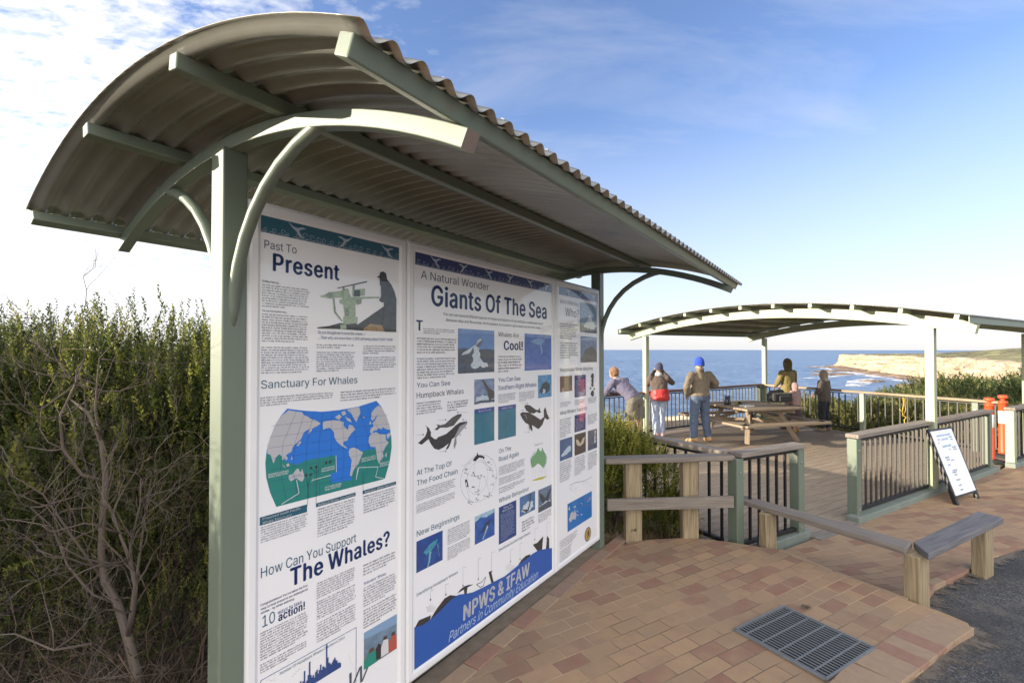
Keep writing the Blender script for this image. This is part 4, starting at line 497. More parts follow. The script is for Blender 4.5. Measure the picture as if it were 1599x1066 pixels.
for k in range(9):            # graticule and the sanctuary outlines
    t = (k + 1) / 10; xb = 145 + (930 - 145) * t; yb = 884 + (682 - 884) * t; xt = 225 + (870 - 225) * t; yt = 190 - 62 * max(0, t - .5)
    bow = (t - .5) * 230
    a.line([wp(o[0] + x / s, o[1] + y / s) for x, y in [(xt, yt), ((xt * .65 + xb * .35) + bow * .8, yt * .65 + yb * .35), ((xt * .35 + xb * .65) + bow * .8, yt * .35 + yb * .65), (xb, yb)]], .0009, INKBLUE, 4)
for k in range(7):
    t = (k + 1) / 8; i = t * (len(left) - 1); 
    y0 = 860 - 640 * t; y1 = 660 - 500 * t
    a.line([wp(o[0] + x / s, o[1] + y / s) for x, y in [(80 + 110 * abs(t - .55) ** 1.2, y0), (500, (y0 + y1) / 2 + 22 - 34 * t), (972 - 80 * abs(t - .55) ** 1.2, y1)]], .0009, INKBLUE, 4)
for pts in ([(290, 690), (308, 785), (180, 865)], [(735, 600), (720, 690), (740, 600), (880, 595), (862, 668), (930, 682)], [(575, 512), (578, 632)], [(410, 690), (540, 655)]):
    a.line([wp(o[0] + x / s, o[1] + y / s) for x, y in pts], .002, WHITE, 5)
for x, y in [(360, 655), (392, 652), (395, 604), (433, 596), (505, 566), (532, 560)]:
    cx, cz = wp(o[0] + x / s, o[1] + y / s); a.poly([(cx + .005 * math.cos(q * .7), cz + .006 * math.sin(q * .7)) for q in range(9)], BLACKP, 5)
for pts in ([(360, 655), (375, 740), (368, 880)], [(433, 596), (432, 860)], [(392, 652), (375, 740)], [(395, 604), (433, 640)], [(505, 566), (433, 640)], [(532, 560), (575, 550)], [(770, 630), (772, 765)]):
    a.line([wp(o[0] + x / s, o[1] + y / s) for x, y in pts], .0014, BLACKP, 5)
for t1, t2, x, y, x1 in (('INDIAN OCEAN', 'WHALE SANCTUARY', 85, 660, 230), ('SOUTH PACIFIC', 'WHALE SANCTUARY', 470, 618, 566), ('SOUTHERN OCEAN', 'WHALE SANCTUARY', 495, 752, 612), ('SOUTH ATLANTIC', 'WHALE SANCTUARY', 760, 545, 862), ('INDIAN OCEAN', 'WHALE SANCTUARY', 892, 580, 962)):
    a.text(t1, o[0] + x / s, o[1] + y / s, o[1] + (y - 13) / s, o[0] + x1 / s, WHITE, 0, 0, 5); a.text(t2, o[0] + x / s, o[1] + (y + 17) / s, o[1] + (y + 4) / s, o[0] + x1 / s, WHITE, 0, 0, 5)
a.text('AUSTRALIA', o[0] + 255 / s, o[1] + 668 / s, o[1] + 660 / s, o[0] + 325 / s, INK, 0, 0, 5)
put(a, 'world_map')
for q, lines in (((405.4, 807.5, 820.5, 479.2), ('Proposed South Pacific', 'Whale Sanctuary')), ((493.2, 785.5, 791.6, 555), ('National Whale Sanctuaries',)), ((566.1, 765.7, 771.3, 618), ('Australian Whale Sanctuary',))):
    a = Art(); r = a.rect(*q, TEAL, 2); h = (r[3] - r[1]) / len(lines)
    for i, t in enumerate(lines):
        wd = (r[2] - r[0]) * (.80 if i == 0 and len(lines) > 1 else .6 if i else .92); a.text_at(t, r[0] + .01 + wd / 2, r[3] - h * (i + .78), h * .56, wd, WHITE, .012)
    put(a, 'caption_bar')
a = Art(); o, s = (480, 410), 5.925      # harpoon gun and whaler
G = lambda pts, c, l: a.pxpoly(pts, c, l, o, s)
GUN = printed((.24, .33, .22), (.36, .44, .32), 60); DK = printed((.028, .034, .042), (.05, .055, .065), 30); TAN = printed((.36, .24, .11), (.24, .16, .09), 50); GUN2 = printed((.15, .2, .15), (.26, .32, .25), 60)
G([(90, 598), (200, 585), (300, 558), (360, 566), (460, 570), (520, 605), (520, 630), (300, 615), (90, 608)], DK, 2)
G([(460, 575), (705, 405), (705, 560), (690, 585), (520, 605)], DK, 2); G([(520, 605), (580, 565), (690, 580), (718, 638), (520, 628)], TAN, 3)
G([(320, 245), (375, 240), (400, 320), (440, 330), (445, 500), (465, 505), (460, 570), (330, 570), (330, 500), (345, 495), (330, 390), (295, 375), (295, 345), (322, 335)], GUN, 3)
G([(120, 305), (150, 300), (200, 275), (330, 258), (330, 325), (240, 325), (200, 330), (120, 318)], GUN, 3); G([(160, 300), (200, 272), (235, 275), (232, 330), (200, 332)], GUN2, 4)
G([(275, 232), (548, 170), (550, 182), (275, 241)], DK, 4); G([(325, 225), (340, 225), (345, 260), (325, 260)], GUN2, 4); G([(415, 215), (440, 205), (435, 250), (415, 250)], GUN2, 4)
G([(415, 250), (530, 240), (532, 305), (415, 312)], GUN, 3); G([(430, 258), (485, 254), (485, 312), (430, 314)], DK, 4); G([(400, 318), (660, 316), (668, 330), (395, 338)], GUN, 4); G([(440, 340), (500, 335), (495, 380), (450, 390)], GUN2, 4)
G([(232, 330), (250, 330), (262, 455), (325, 540), (318, 546), (245, 460)], GUN2, 3); G([(345, 420), (380, 415), (385, 495), (345, 495)], GUN2, 4); G([(300, 575), (360, 570), (365, 612), (305, 615)], GUN, 4); G([(355, 570), (450, 560), (450, 610), (360, 612)], DK, 5)
G([(640, 130), (664, 122), (670, 90), (700, 82), (725, 100), (735, 155), (775, 205), (805, 270), (822, 340), (820, 642), (715, 640), (688, 580), (705, 400), (705, 365), (690, 370), (660, 350), (680, 310), (678, 215), (668, 205), (668, 145)], DK, 4)
put(a, 'harpoon_gun_picture')
a = Art(); q = a.rect(568.1, 987.5, 1045, 619.3, printed((.10, .17, .24), (.16, .24, .32), 20), 2); w_, h_ = q[2] - q[0], q[3] - q[1]
P = lambda pts, m, l: a.poly([(q[0] + x * w_, q[1] + z * h_) for x, z in pts], m, l)
P([(0, .82), (1, .72), (1, 1), (0, 1)], printed((.19, .32, .48)), 3); P([(0, 0), (1, 0), (1, .42), (.5, .42), (0, .33)], printed((.13, .14, .13), (.22, .22, .2), 60), 3)
for pts, c in (([(0, 0), (.38, 0), (.4, .2), (.3, .36), (.12, .36), (0, .22)], (.01, .22, .17)), ([(.12, .36), (.3, .36), (.28, .47), (.16, .47)], (.09, .06, .04)), ([(.36, .04), (.52, .04), (.5, .4), (.42, .48), (.34, .36)], (.03, .025, .03)), ([(.5, .04), (.74, .04), (.72, .44), (.58, .48), (.5, .3)], (.6, .6, .6)), ([(.56, .48), (.68, .46), (.68, .56), (.58, .57)], (.06, .04, .03)), ([(.72, .02), (1, .02), (.98, .42), (.86, .46), (.74, .3)], (.42, .08, .055)), ([(.82, .46), (.94, .44), (.94, .54), (.84, .55)], (.06, .04, .03))):
    P(pts, printed(c), 4)
put(a, 'lookout_photograph')
a = Art(); xa = wp(406.8, 1060)[0]; xb, zt = wp(556, 978.5); zb = zt - .33; a.line([(xa, zb), (xa, zt), (xb, zt), (xb, zb), (xa, zb)], .0022, INKBLUE, 3)
zr = wp(480, 1068)[1]; rnd = random.Random(3)
hs = [0, 0, .03, .01, .02, .05, .02, .04, .1, .02, .03, .06, .14, .05, .03, .04, .02, .05, .06, .03, .05, .08, .04, .06, .05, .04, .19, .10, .06, .05, .04, .05, .06, .07, .05, .04, .02, .02, .01]
for k, hh in enumerate(hs):
    x = xa + .13 + (xb - xa - .21) * k / len(hs); a.r4(x, zr - .012, x + .0068, zr + hh * .62, INKBLUE, 4)
put(a, 'bar_chart')

# ------------------------------------------------ panel two
put = make_panel('info_panel', 'widest sign panel headed Giants Of The Sea with blue wave along its foot', .788, 2.294)
header(put, 648.3, 388.9, 412.8, 863.3, NAVY, 6)
a = Art()
for t in [('A Natural Wonder', 657, 434.6, 421.8, 763, INKGREY), ('Giants Of The Sea', 673, 476.2, 445, 853.4, INKBLUE, .028), ('T', 649.5, 515.5, 499.7, 660, INKBLUE, .028), ('Whales Are', 777.8, 525.1, 517.8, 809.8, INKGREY),
          ('Cool!', 786.5, 546, 532, 816.2, INKBLUE, .028), ('You Can See', 650.4, 605.1, 597.5, 702.7, INKBLUE), ('Humpback Whales', 650.4, 621.6, 612.9, 723.7, INKGREY), ('You Can See', 777.8, 596.3, 589.6, 812.4, INKBLUE),
          ('Southern Right Whales', 777.8, 609.1, 602, 837.4, INKBLUE), ('At The Top Of', 650.5, 742.2, 733.8, 705, INKTEAL), ('The Food Chain', 650.5, 758.3, 749.8, 714.3, INKTEAL), ('New Beginnings', 650.5, 837.6, 828.7, 717.2, INKTEAL),
          ('On The', 778.8, 707.6, 700.8, 797.9, INKTEAL), ('Road Again', 778.8, 720.6, 713.2, 809.7, INKTEAL), ('Whale Behaviour', 778.8, 785, 778, 825.7, INKTEAL), ('Identifying Humpback Whales', 650, 930.9, 926.3, 714.7, INKTEAL),
          ('Identifying Southern Right Whales', 778.6, 860.5, 856.6, 827.8, INKTEAL), ('You can see several different species of whales and dolphins off our Australian coastline year round!', 692, 492.2, 487.4, 847.6, INKGREY, 0, .3),
          ('Between May and November the humpback and southern right whales are the most visible.', 696, 501.5, 496.9, 843.8, INKGREY, 0, .3)]:
    a = Art(); a.text(*t); put(a, 'heading')
for x0, yt, yb, x1, n in [(661, 511, 521, 712, 3), (651, 525.6, 552, 712, 6), (651, 557.6, 592, 712, 8), (777.8, 554, 582, 814.7, 6), (650.4, 627.5, 648, 690.5, 5), (698.4, 626, 643, 730.4, 4), (777.8, 615, 630, 805, 5), (810.4, 611.5, 627, 835, 6),
        (650, 765, 783, 712, 6), (650, 787.5, 802, 712, 5), (698.8, 825.8, 851, 734.2, 8), (698.8, 854, 875, 734.2, 7), (778.8, 727.9, 743, 820.3, 5), (778.8, 746, 758, 820.3, 4), (778.8, 761, 771, 820.3, 3), (814.8, 813, 831, 835, 4), (840.4, 803, 817, 861.5, 5)]:
    a = Art(); a.column(x0, yt, yb, x1, n, INK); put(a, 'text_block')
def picture(q, base, shapes, name='photograph'):
    a = Art(); r = a.rect(*q, base, 2); w_, h_ = r[2] - r[0], r[3] - r[1]
    for i, (pts, m) in enumerate(shapes):
        rg = random.Random(len(pts) * 31 + i + int(q[0])); am = .05 if m is SPRAY else .016; P2 = []
        for (xa, za), (xb, zb) in zip(pts, pts[1:] + pts[:1]):
            L = math.hypot(xb - xa, zb - za); n = max(1, int(L / .07)); edge = (xa in (0, 1) and xa == xb) or (za in (0, 1) and za == zb)
            for k in range(n):
                t = k / n; j = 0 if edge or k == 0 else am * rg.uniform(-1, 1); P2.append((min(1, max(0, xa + (xb - xa) * t - (zb - za) / L * j)), min(1, max(0, za + (zb - za) * t + (xb - xa) / L * j))))
        pts = P2
        a.poly([(r[0] + x * w_, r[1] + z * h_) for x, z in pts], m, 3 + i % 6)
    return put(a, name)
D = printed
SPRAY = D((.36, .45, .52), (.62, .68, .72), 90); SEADK = D((.05, .062, .085), (.09, .11, .14), 60)
picture((715, 512.5, 583.3, 771.7), D((.10, .20, .44), (.13, .25, .5), 10), [([(0, 0), (1, 0), (1, .54), (0, .56)], SEADK), ([(.35, .12), (.82, .14), (.62, .3), (.55, .5), (.62, .72), (.66, .78), (.5, .74), (.4, .62), (.36, .4)], SPRAY), ([(.08, .4), (.3, .46), (.4, .62), (.3, .56), (.12, .46)], SPRAY), ([(.46, .62), (.66, .8), (.63, .68), (.54, .58)], D((.12, .15, .19)))])
picture((819, 520.4, 578.6, 860.7), D((.035, .09, .34), (.06, .14, .42), 14), [([(.2, .8), (.5, .9), (.75, .86), (.62, .72), (.66, .5), (.6, .42), (.56, .7), (.36, .72)], D((.12, .24, .46), (.2, .34, .55), 40))])
picture((740.5, 592.5, 631.8, 771.7), D((.12, .17, .29), (.24, .3, .42), 26), [([(.0, 0), (.9, 0), (1, .2), (.4, .38), (.1, .3)], SPRAY), ([(.36, .98), (.5, .9), (.72, .62), (1, .44), (1, .18), (.72, .1), (.66, .4), (.5, .72)], D((.07, .065, .06), (.1, .09, .08), 40)), ([(0, .02), (.5, .04), (1, .02), (1, .12), (.3, .14), (0, .1)], SEADK)])
picture((840, 585.9, 621.6, 861), D((.06, .2, .40), (.16, .34, .52), 30), [([(.1, .3), (.3, .62), (.6, .72), (.86, .6), (.86, .3), (.6, .16), (.25, .18)], D((.035, .045, .055), (.09, .11, .12), 60)), ([(.3, .2), (.5, .2), (.52, .36), (.36, .4)], SPRAY)])
picture((741.3, 806.7, 850.3, 772.2), D((.015, .06, .27), (.03, .11, .38), 20), [([(0, .8), (.3, .9), (.6, .8), (1, .86), (1, 1), (0, 1)], D((.2, .36, .5), (.4, .55, .62), 60)), ([(.3, .34), (.5, .3), (.75, .52), (.8, .66), (.5, .6)], D((.02, .05, .11))), ([(.35, .06), (.42, .06), (.66, .44), (.6, .5)], D((.3, .42, .52)))])
picture((650.1, 845.2, 894.3, 691), D((.01, .045, .2), (.02, .075, .28), 14), [([(.25, .55), (.5, .72), (.8, .8), (.72, .62), (.55, .5), (.36, .42)], D((.03, .2, .32), (.08, .34, .42), 50)), ([(.38, .02), (.44, .02), (.56, .45), (.5, .5)], D((.16, .36, .46))), ([(.84, .18), (.87, .18), (.8, .64), (.76, .62)], D((.08, .2, .36)))])
picture((811.4, 776.3, 806.9, 835.4), D((.05, .12, .25), (.09, .19, .36), 24), [([(.1, .2), (.2, .5), (.55, .62), (.85, .5), (.9, .2), (.5, .08)], SPRAY), ([(.0, .42), (.1, .34), (.5, .2), (.62, .5), (.66, .98), (.72, .98), (.68, .5), (.56, .12), (.4, .08)], D((.03, .04, .05)))])
picture((840.4, 765, 800.5, 861.2), D((.10, .15, .22), (.16, .21, .29), 24), [([(0, 0), (1, 0), (1, .3), (.5, .36), (0, .26)], SEADK), ([(.05, .86), (.3, .74), (.5, .5), (.72, .72), (.96, .86), (.8, .46), (.6, .3), (.38, .3), (.16, .5)], D((.05, .06, .07))), ([(.0, .26), (.5, .38), (.9, .32), (.9, .26), (.4, .3)], SPRAY)])
def fact_table(q, body, head, title, n, name='fact_table'):
    a = Art(); r = a.rect(*q, body, 2); w_, h_ = r[2] - r[0], r[3] - r[1]
    if head: a.r4(r[0], r[3] - h_ * .13, r[2], r[3], head, 3)
    for i, t in enumerate(title): a.text_at(t, (r[0] + r[2]) / 2, r[3] - h_ * (.095 + .075 * i), h_ * .05, w_ * (.5 if len(t) < 9 else .62), WHITE, .02)
    a.lines(r[0] + w_ * .1, r[0] + w_ * .4 if head else r[2] - w_ * .1, r[3] - h_ * .2, r[1] + h_ * .06, n, PALE if not head else D((.10, .24, .30)), .1, 4)
    if head: a.lines(r[0] + w_ * .45, r[2] - w_ * .08, r[3] - h_ * .2, r[1] + h_ * .06, n, D((.10, .24, .30)), .3, 4)
    put(a, name)
TB = D((.03, .15, .22), (.035, .18, .25), 12)
fact_table((740.5, 639.1, 694.7, 771.7), TB, D((.04, .07, .26)), ('Quick Facts',), 16)
fact_table((777.8, 634.7, 686.7, 805.4), TB, D((.04, .07, .26)), ('Quick Facts',), 16)
fact_table((778.8, 792, 850, 806), D((.014, .05, .2)), None, ('Why Do', 'Whales Breach?'), 16)
a = Art(); o, s = (640, 580), 7.615; G = lambda pts, m, l: a.pxpoly(pts, m, l, o, s); WB = D((.032, .03, .03), (.055, .05, .048), 50)
G([(180, 635), (225, 670), (250, 720), (248, 765), (290, 800), (320, 800), (330, 780), (430, 740), (500, 680), (540, 640), (590, 605), (640, 594), (675, 592), (684, 602), (640, 660), (590, 700), (545, 770), (500, 800), (480, 860), (460, 905), (435, 930), (428, 918), (462, 850), (400, 900), (340, 930), (290, 915), (250, 860), (220, 800), (140, 868), (95, 850), (180, 770), (205, 710), (200, 660)], WB, 2)
G([(590, 650), (670, 605), (680, 622), (600, 720), (540, 795), (528, 775)], D((.4, .4, .42), (.2, .2, .21), 200), 3); G([(530, 800), (550, 778), (553, 850), (530, 918), (518, 880)], D((.35, .35, .37), (.15, .15, .16), 150), 3)
G([(292, 690), (330, 652), (318, 624), (365, 636), (420, 620), (500, 545), (570, 505), (615, 503), (612, 530), (560, 590), (520, 640), (440, 665), (360, 665), (325, 696)], D((.07, .065, .062), (.1, .095, .09), 60), 2)
for x, y, x2 in [(425, 572, 320), (567, 482, 690), (630, 572, 680), (155, 748, 80), (595, 750, 600), (424, 946, 345), (662, 668, 640)]:
    cx, cz = wp(o[0] + x / s, o[1] + y / s); a.poly([(cx + .0045 * math.cos(q), cz + .0045 * math.sin(q)) for q in range(6)], INKBLUE, 3); a.line([(cx, cz), wp(o[0] + x2 / s, o[1] + (y + 4) / s)], .001, INK, 3)
put(a, 'humpback_drawing')
a = Art(); o, s = (760, 580), 6.667
G([(345, 440), (370, 420), (440, 425), (500, 460), (560, 500), (595, 470), (592, 400), (610, 365), (625, 430), (652, 485), (630, 502), (605, 480), (580, 550), (540, 597), (520, 588), (470, 555), (476, 600), (468, 624), (450, 590), (435, 550), (400, 530), (370, 490)], WB, 2)
G([(390, 360), (410, 342), (450, 350), (510, 395), (535, 400), (555, 370), (552, 400), (567, 420), (545, 432), (520, 415), (490, 436), (450, 430), (410, 405)], WB, 2)
G([(375, 440), (410, 450), (420, 500), (410, 490), (398, 458)], D((.2, .19, .18)), 3); G([(432, 545), (445, 560), (448, 610), (440, 612)], D((.3, .3, .31)), 3)
for x, y, x2 in [(423, 328, 350), (376, 402, 345), (432, 630, 385), (620, 415, 650)]:
    cx, cz = wp(o[0] + x / s, o[1] + y / s); a.poly([(cx + .0045 * math.cos(q), cz + .0045 * math.sin(q)) for q in range(6)], INKBLUE, 3); a.line([(cx, cz), wp(o[0] + x2 / s, o[1] + (y + 4) / s)], .001, INK, 3)
put(a, 'right_whale_drawing')
a = Art(); GRN = D((.16, .34, .16))
G([(460, 920), (470, 895), (490, 870), (510, 845), (520, 830), (528, 800), (540, 795), (550, 820), (570, 830), (575, 785), (595, 830), (605, 860), (617, 890), (612, 950), (585, 1000), (570, 985), (558, 968), (530, 955), (500, 985), (478, 1000), (468, 975)], GRN, 2)
a.line([wp(o[0] + x / s, o[1] + y / s) for x, y in [(470, 1005), (462, 950), (455, 915), (485, 860), (500, 830)]], .004, INKTEAL, 3); a.line([wp(o[0] + x / s, o[1] + y / s) for x, y in [(588, 1005), (618, 950), (622, 885), (600, 840)]], .004, INKTEAL, 3)
a.text('Migration Route', 760 + 497 / s, 580 + 772 / s, 580 + 760 / s, 760 + 580 / s, INK)
o, s = (640, 700), 5.922
G([(1118, 298), (1190, 268), (1275, 252), (1225, 282), (1170, 294)], D((.48, .45, .06)), 2)
for x in (1135, 1160, 1190, 1215, 1240, 1260): a.line([wp(o[0] + x / s, o[1] + (270 - (x - 1135) * .2) / s), wp(o[0] + (x + 3) / s, o[1] + 175 / s)], .0009, INKGREY, 3)
put(a, 'australia_map')
a = Art()
G([(580, 108), (600, 80), (616, 62), (622, 35), (632, 60), (660, 62), (690, 75), (684, 102), (672, 86), (640, 82), (622, 100), (605, 118)], BLACKP, 3); G([(508, 290), (520, 280), (530, 300), (542, 350), (530, 356), (517, 350)], BLACKP, 3); G([(515, 310), (524, 312), (527, 348), (518, 345)], WHITE, 4)
a.line([wp(o[0] + (635 + 168 * math.cos(t * .2)) / s, o[1] + (275 - 40 * math.cos(t * .2) + 215 * math.sin(t * .2)) / s) for t in range(33)], .0011, INKGREY, 2)
a.line([wp(o[0] + (625 + 95 * math.cos(t * .25)) / s, o[1] + (270 - 25 * math.cos(t * .25) + 150 * math.sin(t * .25)) / s) for t in range(26)], .0008, INKGREY, 2)
rnd = random.Random(5)
for cx, cy, r in [(505, 210, 32), (590, 235, 28), (655, 255, 34), (745, 185, 26), (780, 260, 20), (760, 330, 14), (580, 350, 18), (630, 405, 30), (695, 445, 26), (625, 465, 16), (560, 500, 24), (740, 140, 22), (735, 425, 18)]:
    for k in range(5): 
        x, y = cx + rnd.uniform(-r, r), cy + rnd.uniform(-r, r) * .7
        a.line([wp(o[0] + (x + rnd.uniform(-.5, .5) * r) / s, o[1] + (y + rnd.uniform(-.4, .4) * r) / s) for _ in range(4)], .0018, D((.10, .11, .13)), 3)
for p in ([(590, 100), (480, 210)], [(600, 110), (590, 235)], [(650, 95), (745, 180)], [(680, 95), (785, 260)], [(520, 350), (560, 490)], [(655, 260), (630, 400)], [(740, 420), (690, 260)], [(475, 162), (560, 130)], [(740, 105), (772, 90)]):
    a.line([wp(o[0] + x / s, o[1] + y / s) for x, y in p], .0009, INKGREY, 2)
put(a, 'food_chain_diagram')
a = Art(); o, s = (630, 640), 2.503; G = lambda pts, m, l: a.pxpoly(pts, m, l, o, s)
for pts in ([(44, 850), (60, 820), (108, 800), (100, 830), (70, 850)], [(105, 815), (130, 775), (160, 735), (182, 722), (212, 725), (180, 770)], [(210, 716), (222, 700), (236, 688), (255, 682), (273, 680), (250, 692), (246, 720), (238, 720), (236, 700)], [(332, 632), (342, 628), (353, 675), (344, 680)], [(440, 618), (460, 585), (478, 568), (497, 562), (480, 600)], [(505, 525), (522, 518), (546, 492), (540, 560), (522, 548)], [(562, 490), (569, 502), (569, 545), (556, 545)]):
    G(pts, BLACKP, 2)
a.line([wp(o[0] + x / s, o[1] + y / s) for x, y in [(285, 680), (305, 672), (322, 650), (312, 685), (300, 692), (285, 680)]], .004, BLACKP, 2)
for cx, y0, y1 in [(105, 705, 740), (165, 680, 720), (232, 615, 685), (292, 580, 660), (344, 555, 630), (418, 545, 590), (455, 520, 582), (513, 462, 505), (560, 440, 502)]:
    a.line([wp(o[0] + x / s, o[1] + y / s) for x, y in [(cx + 12, y0 - 3), (cx, y0), (cx, y1)]], .0014, D((.16, .2, .3)), 2); q = wp(o[0] + cx / s, o[1] + y1 / s); a.poly([(q[0] + .006 * math.cos(t), q[1] + .006 * math.sin(t)) for t in range(6)], INK, 3)
for cx, cy in [(106, 765), (416, 605)]:
    for k in range(7): a.line([wp(o[0] + (cx + (k - 3) * 4 + x) / s, o[1] + (cy + y) / s) for x, y in [(0, 22), ((k - 3) * .8, 5), ((k - 3) * 2, -8 + abs(k - 3) * 4)]], .0016, D((.3, .32, .36)), 2)
G([(42, 848), (75, 838), (110, 812), (135, 790), (160, 764), (190, 735), (215, 720), (245, 716), (270, 711), (310, 692), (360, 666), (395, 648), (420, 628), (450, 603), (480, 580), (505, 560), (525, 548), (560, 540), (585, 537), (584, 628), (42, 1014)], BLUE, 4)
put(a, 'wave_banner')
a = Art(); a.text('NPWS & IFAW', 722.7, 968.2, 945.6, 826.6, WHITE, .028, .05, 6); a.text('Partners in Community Education', 699.9, 1002, 987, 839.7, D((.4, .5, .68)), 0, .35, 6); put(a, 'banner_lettering')

# ------------------------------------------------ panel three
put = make_panel('info_panel', "narrow sign panel headed Who's Watching Who beside the far post", 2.294, 3.098)
header(put, 872.8, 444.5, 459.6, 932.7, D((.045, .08, .22)), 3)
a = Art()
for t in [("Who's Watching", 874.3, 473, 466.8, 903.2, D((.2, .26, .38))), ('Who?', 882.5, 493.2, 480.2, 903.8, INKGREY), ('Responsible Whale Watching', 874.3, 580.3, 574.7, 925.3, INKGREY), ('What Whales Teach Us', 874.3, 648, 642.2, 916, INKGREY)]: a = Art(); a.text(*t); put(a, 'heading')
for x0, yt, yb, x1, n in [(874.3, 503, 529, 903.2, 7), (874.3, 532.9, 560, 903.2, 7), (874.3, 627.8, 636, 893.3, 3), (897, 623.7, 633, 914.5, 4), (918.2, 620.6, 630, 933, 4), (874, 654, 684, 893.6, 9), (917.8, 647, 663, 933.7, 6), (874, 722, 754, 893.6, 9),
        (897, 714, 743, 914.5, 9), (917.8, 707, 734, 933.7, 9), (874, 844, 858, 901.4, 5), (874, 860, 884, 893, 9)]:
    a = Art(); a.column(x0, yt, yb, x1, n, INK, .2); put(a, 'text_block')
picture((905.2, 471.4, 518.4, 932), D((.12, .2, .3), (.2, .3, .4), 30), [([(0, 0), (1, 0), (1, .22), (0, .26)], SEADK), ([(.2, .2), (.45, .5), (.6, .62), (.7, .4), (.95, .2), (.6, .12)], SPRAY)])
picture((906.3, 524.6, 565.9, 932), D((.10, .15, .25), (.16, .24, .38), 24), [([(0, .1), (.3, .5), (.7, .62), (1, .4), (1, 0), (.2, 0)], D((.07, .075, .08), (.12, .12, .12), 60))])
picture((874.3, 587.5, 612.3, 893.3), D((.12, .065, .045), (.22, .13, .09), 70), [([(.1, 0), (.35, 0), (.3, .25), (.15, .28)], D((.4, .26, .2)))])
fact_table((897, 586.1, 620.6, 914.5), D((.05, .035, .14)), None, ('Regulations',), 9)
fact_table((897, 648.2, 675, 914.3), D((.05, .035, .14)), None, ('Sounds',), 6)
a = Art()
for x, y, r in [(925, 587, 3), (925, 594, 2.4), (925, 600, 2.6), (922, 606, 1.3), (927.5, 607, 1.3), (925, 614, 3.3)]:
    q = wp(x, y); rr = r * .0085; a.poly([(q[0] + rr * (1 + .3 * (t % 2)) * math.cos(t * .63), q[1] + rr * math.sin(t * .63)) for t in range(10)], D((.04, .04, .045)), 3)
put(a, 'species_drawing')
picture((874, 687, 720.2, 893.6), D((.06, .10, .2), (.1, .15, .28), 24), [([(.1, .25), (.5, .5), (.9, .6), (.8, .3), (.4, .2)], SPRAY)])
picture((897, 678.7, 711.5, 914.5), D((.06, .04, .035), (.10, .07, .05), 40), [([(.1, .75), (.3, .72), (.5, .5), (.7, .7), (.92, .76), (.8, .48), (.55, .38), (.45, .38), (.2, .48)], D((.55, .45, .3)))])
picture((917.8, 672.8, 703.8, 933.3), D((.09, .09, .11), (.15, .15, .17), 30), [([(0, 0), (1, 0), (1, .3), (0, .25)], SEADK), ([(.6, .3), (.78, .3), (.75, .95), (.66, .9)], SPRAY)])
a = Art(); r = a.rect(886, 786.6, 830.5, 924, D((.014, .15, .43)), 2); w_, h_ = r[2] - r[0], r[3] - r[1]
P = lambda pts, m, l: a.poly([(r[0] + x * w_, r[1] + z * h_) for x, z in pts], m, l)
P([(.05, .42), (.12, .62), (.2, .64), (.24, .55), (.28, .66), (.35, .42), (.3, .28), (.2, .36), (.1, .28)], LANDC, 3); P([(.2, .76), (.32, .72), (.3, .8)], LANDC, 3); P([(.02, .8), (.1, .72), (.08, .9)], LANDC, 3)
for k in range(22): x, z = rnd.uniform(.35, .95), rnd.uniform(.3, .95); a.line([(r[0] + x * w_, r[1] + z * h_), (r[0] + (x + .06) * w_, r[1] + (z + rnd.uniform(-.05, .06)) * h_)], .003, D((.4, .1, .1)) if k % 3 else WHITE, 3)
put(a, 'pacific_map')
a = Art()
for cx, cy in [(894.5, 763), (916, 755)]:
    for k in range(14): q = wp(cx + rnd.uniform(-7, 7), cy + rnd.uniform(-5, 5)); a.line([q, (q[0] + rnd.uniform(.01, .04), q[1] + rnd.uniform(-.006, .006))], .0016, PALE, 3)
a.line([wp(890 + t * 4.2, 757 - t * 1.5 - math.sin(t * .9) * 1.2) for t in range(9)], .003, INKGREY, 3)
put(a, 'song_notation')
a = Art(); q = wp(917.8, 833.5)
for rr, m, l in ((.062, D((.07, .065, .06)), 2), (.054, D((.34, .30, .22)), 3), (.045, D((.42, .27, .045)), 4)): a.poly([(q[0] + rr * math.cos(t * .2618), q[1] + rr * .95 * math.sin(t * .2618)) for t in range(24)], m, l)
a.poly([(q[0] + x, q[1] + z) for x, z in [(-.02, -.03), (-.005, -.005), (-.012, .025), (.012, .032), (.026, .005), (.02, -.03), (.01, -.012)]], D((.10, .05, .02)), 5)
put(a, 'round_emblem')

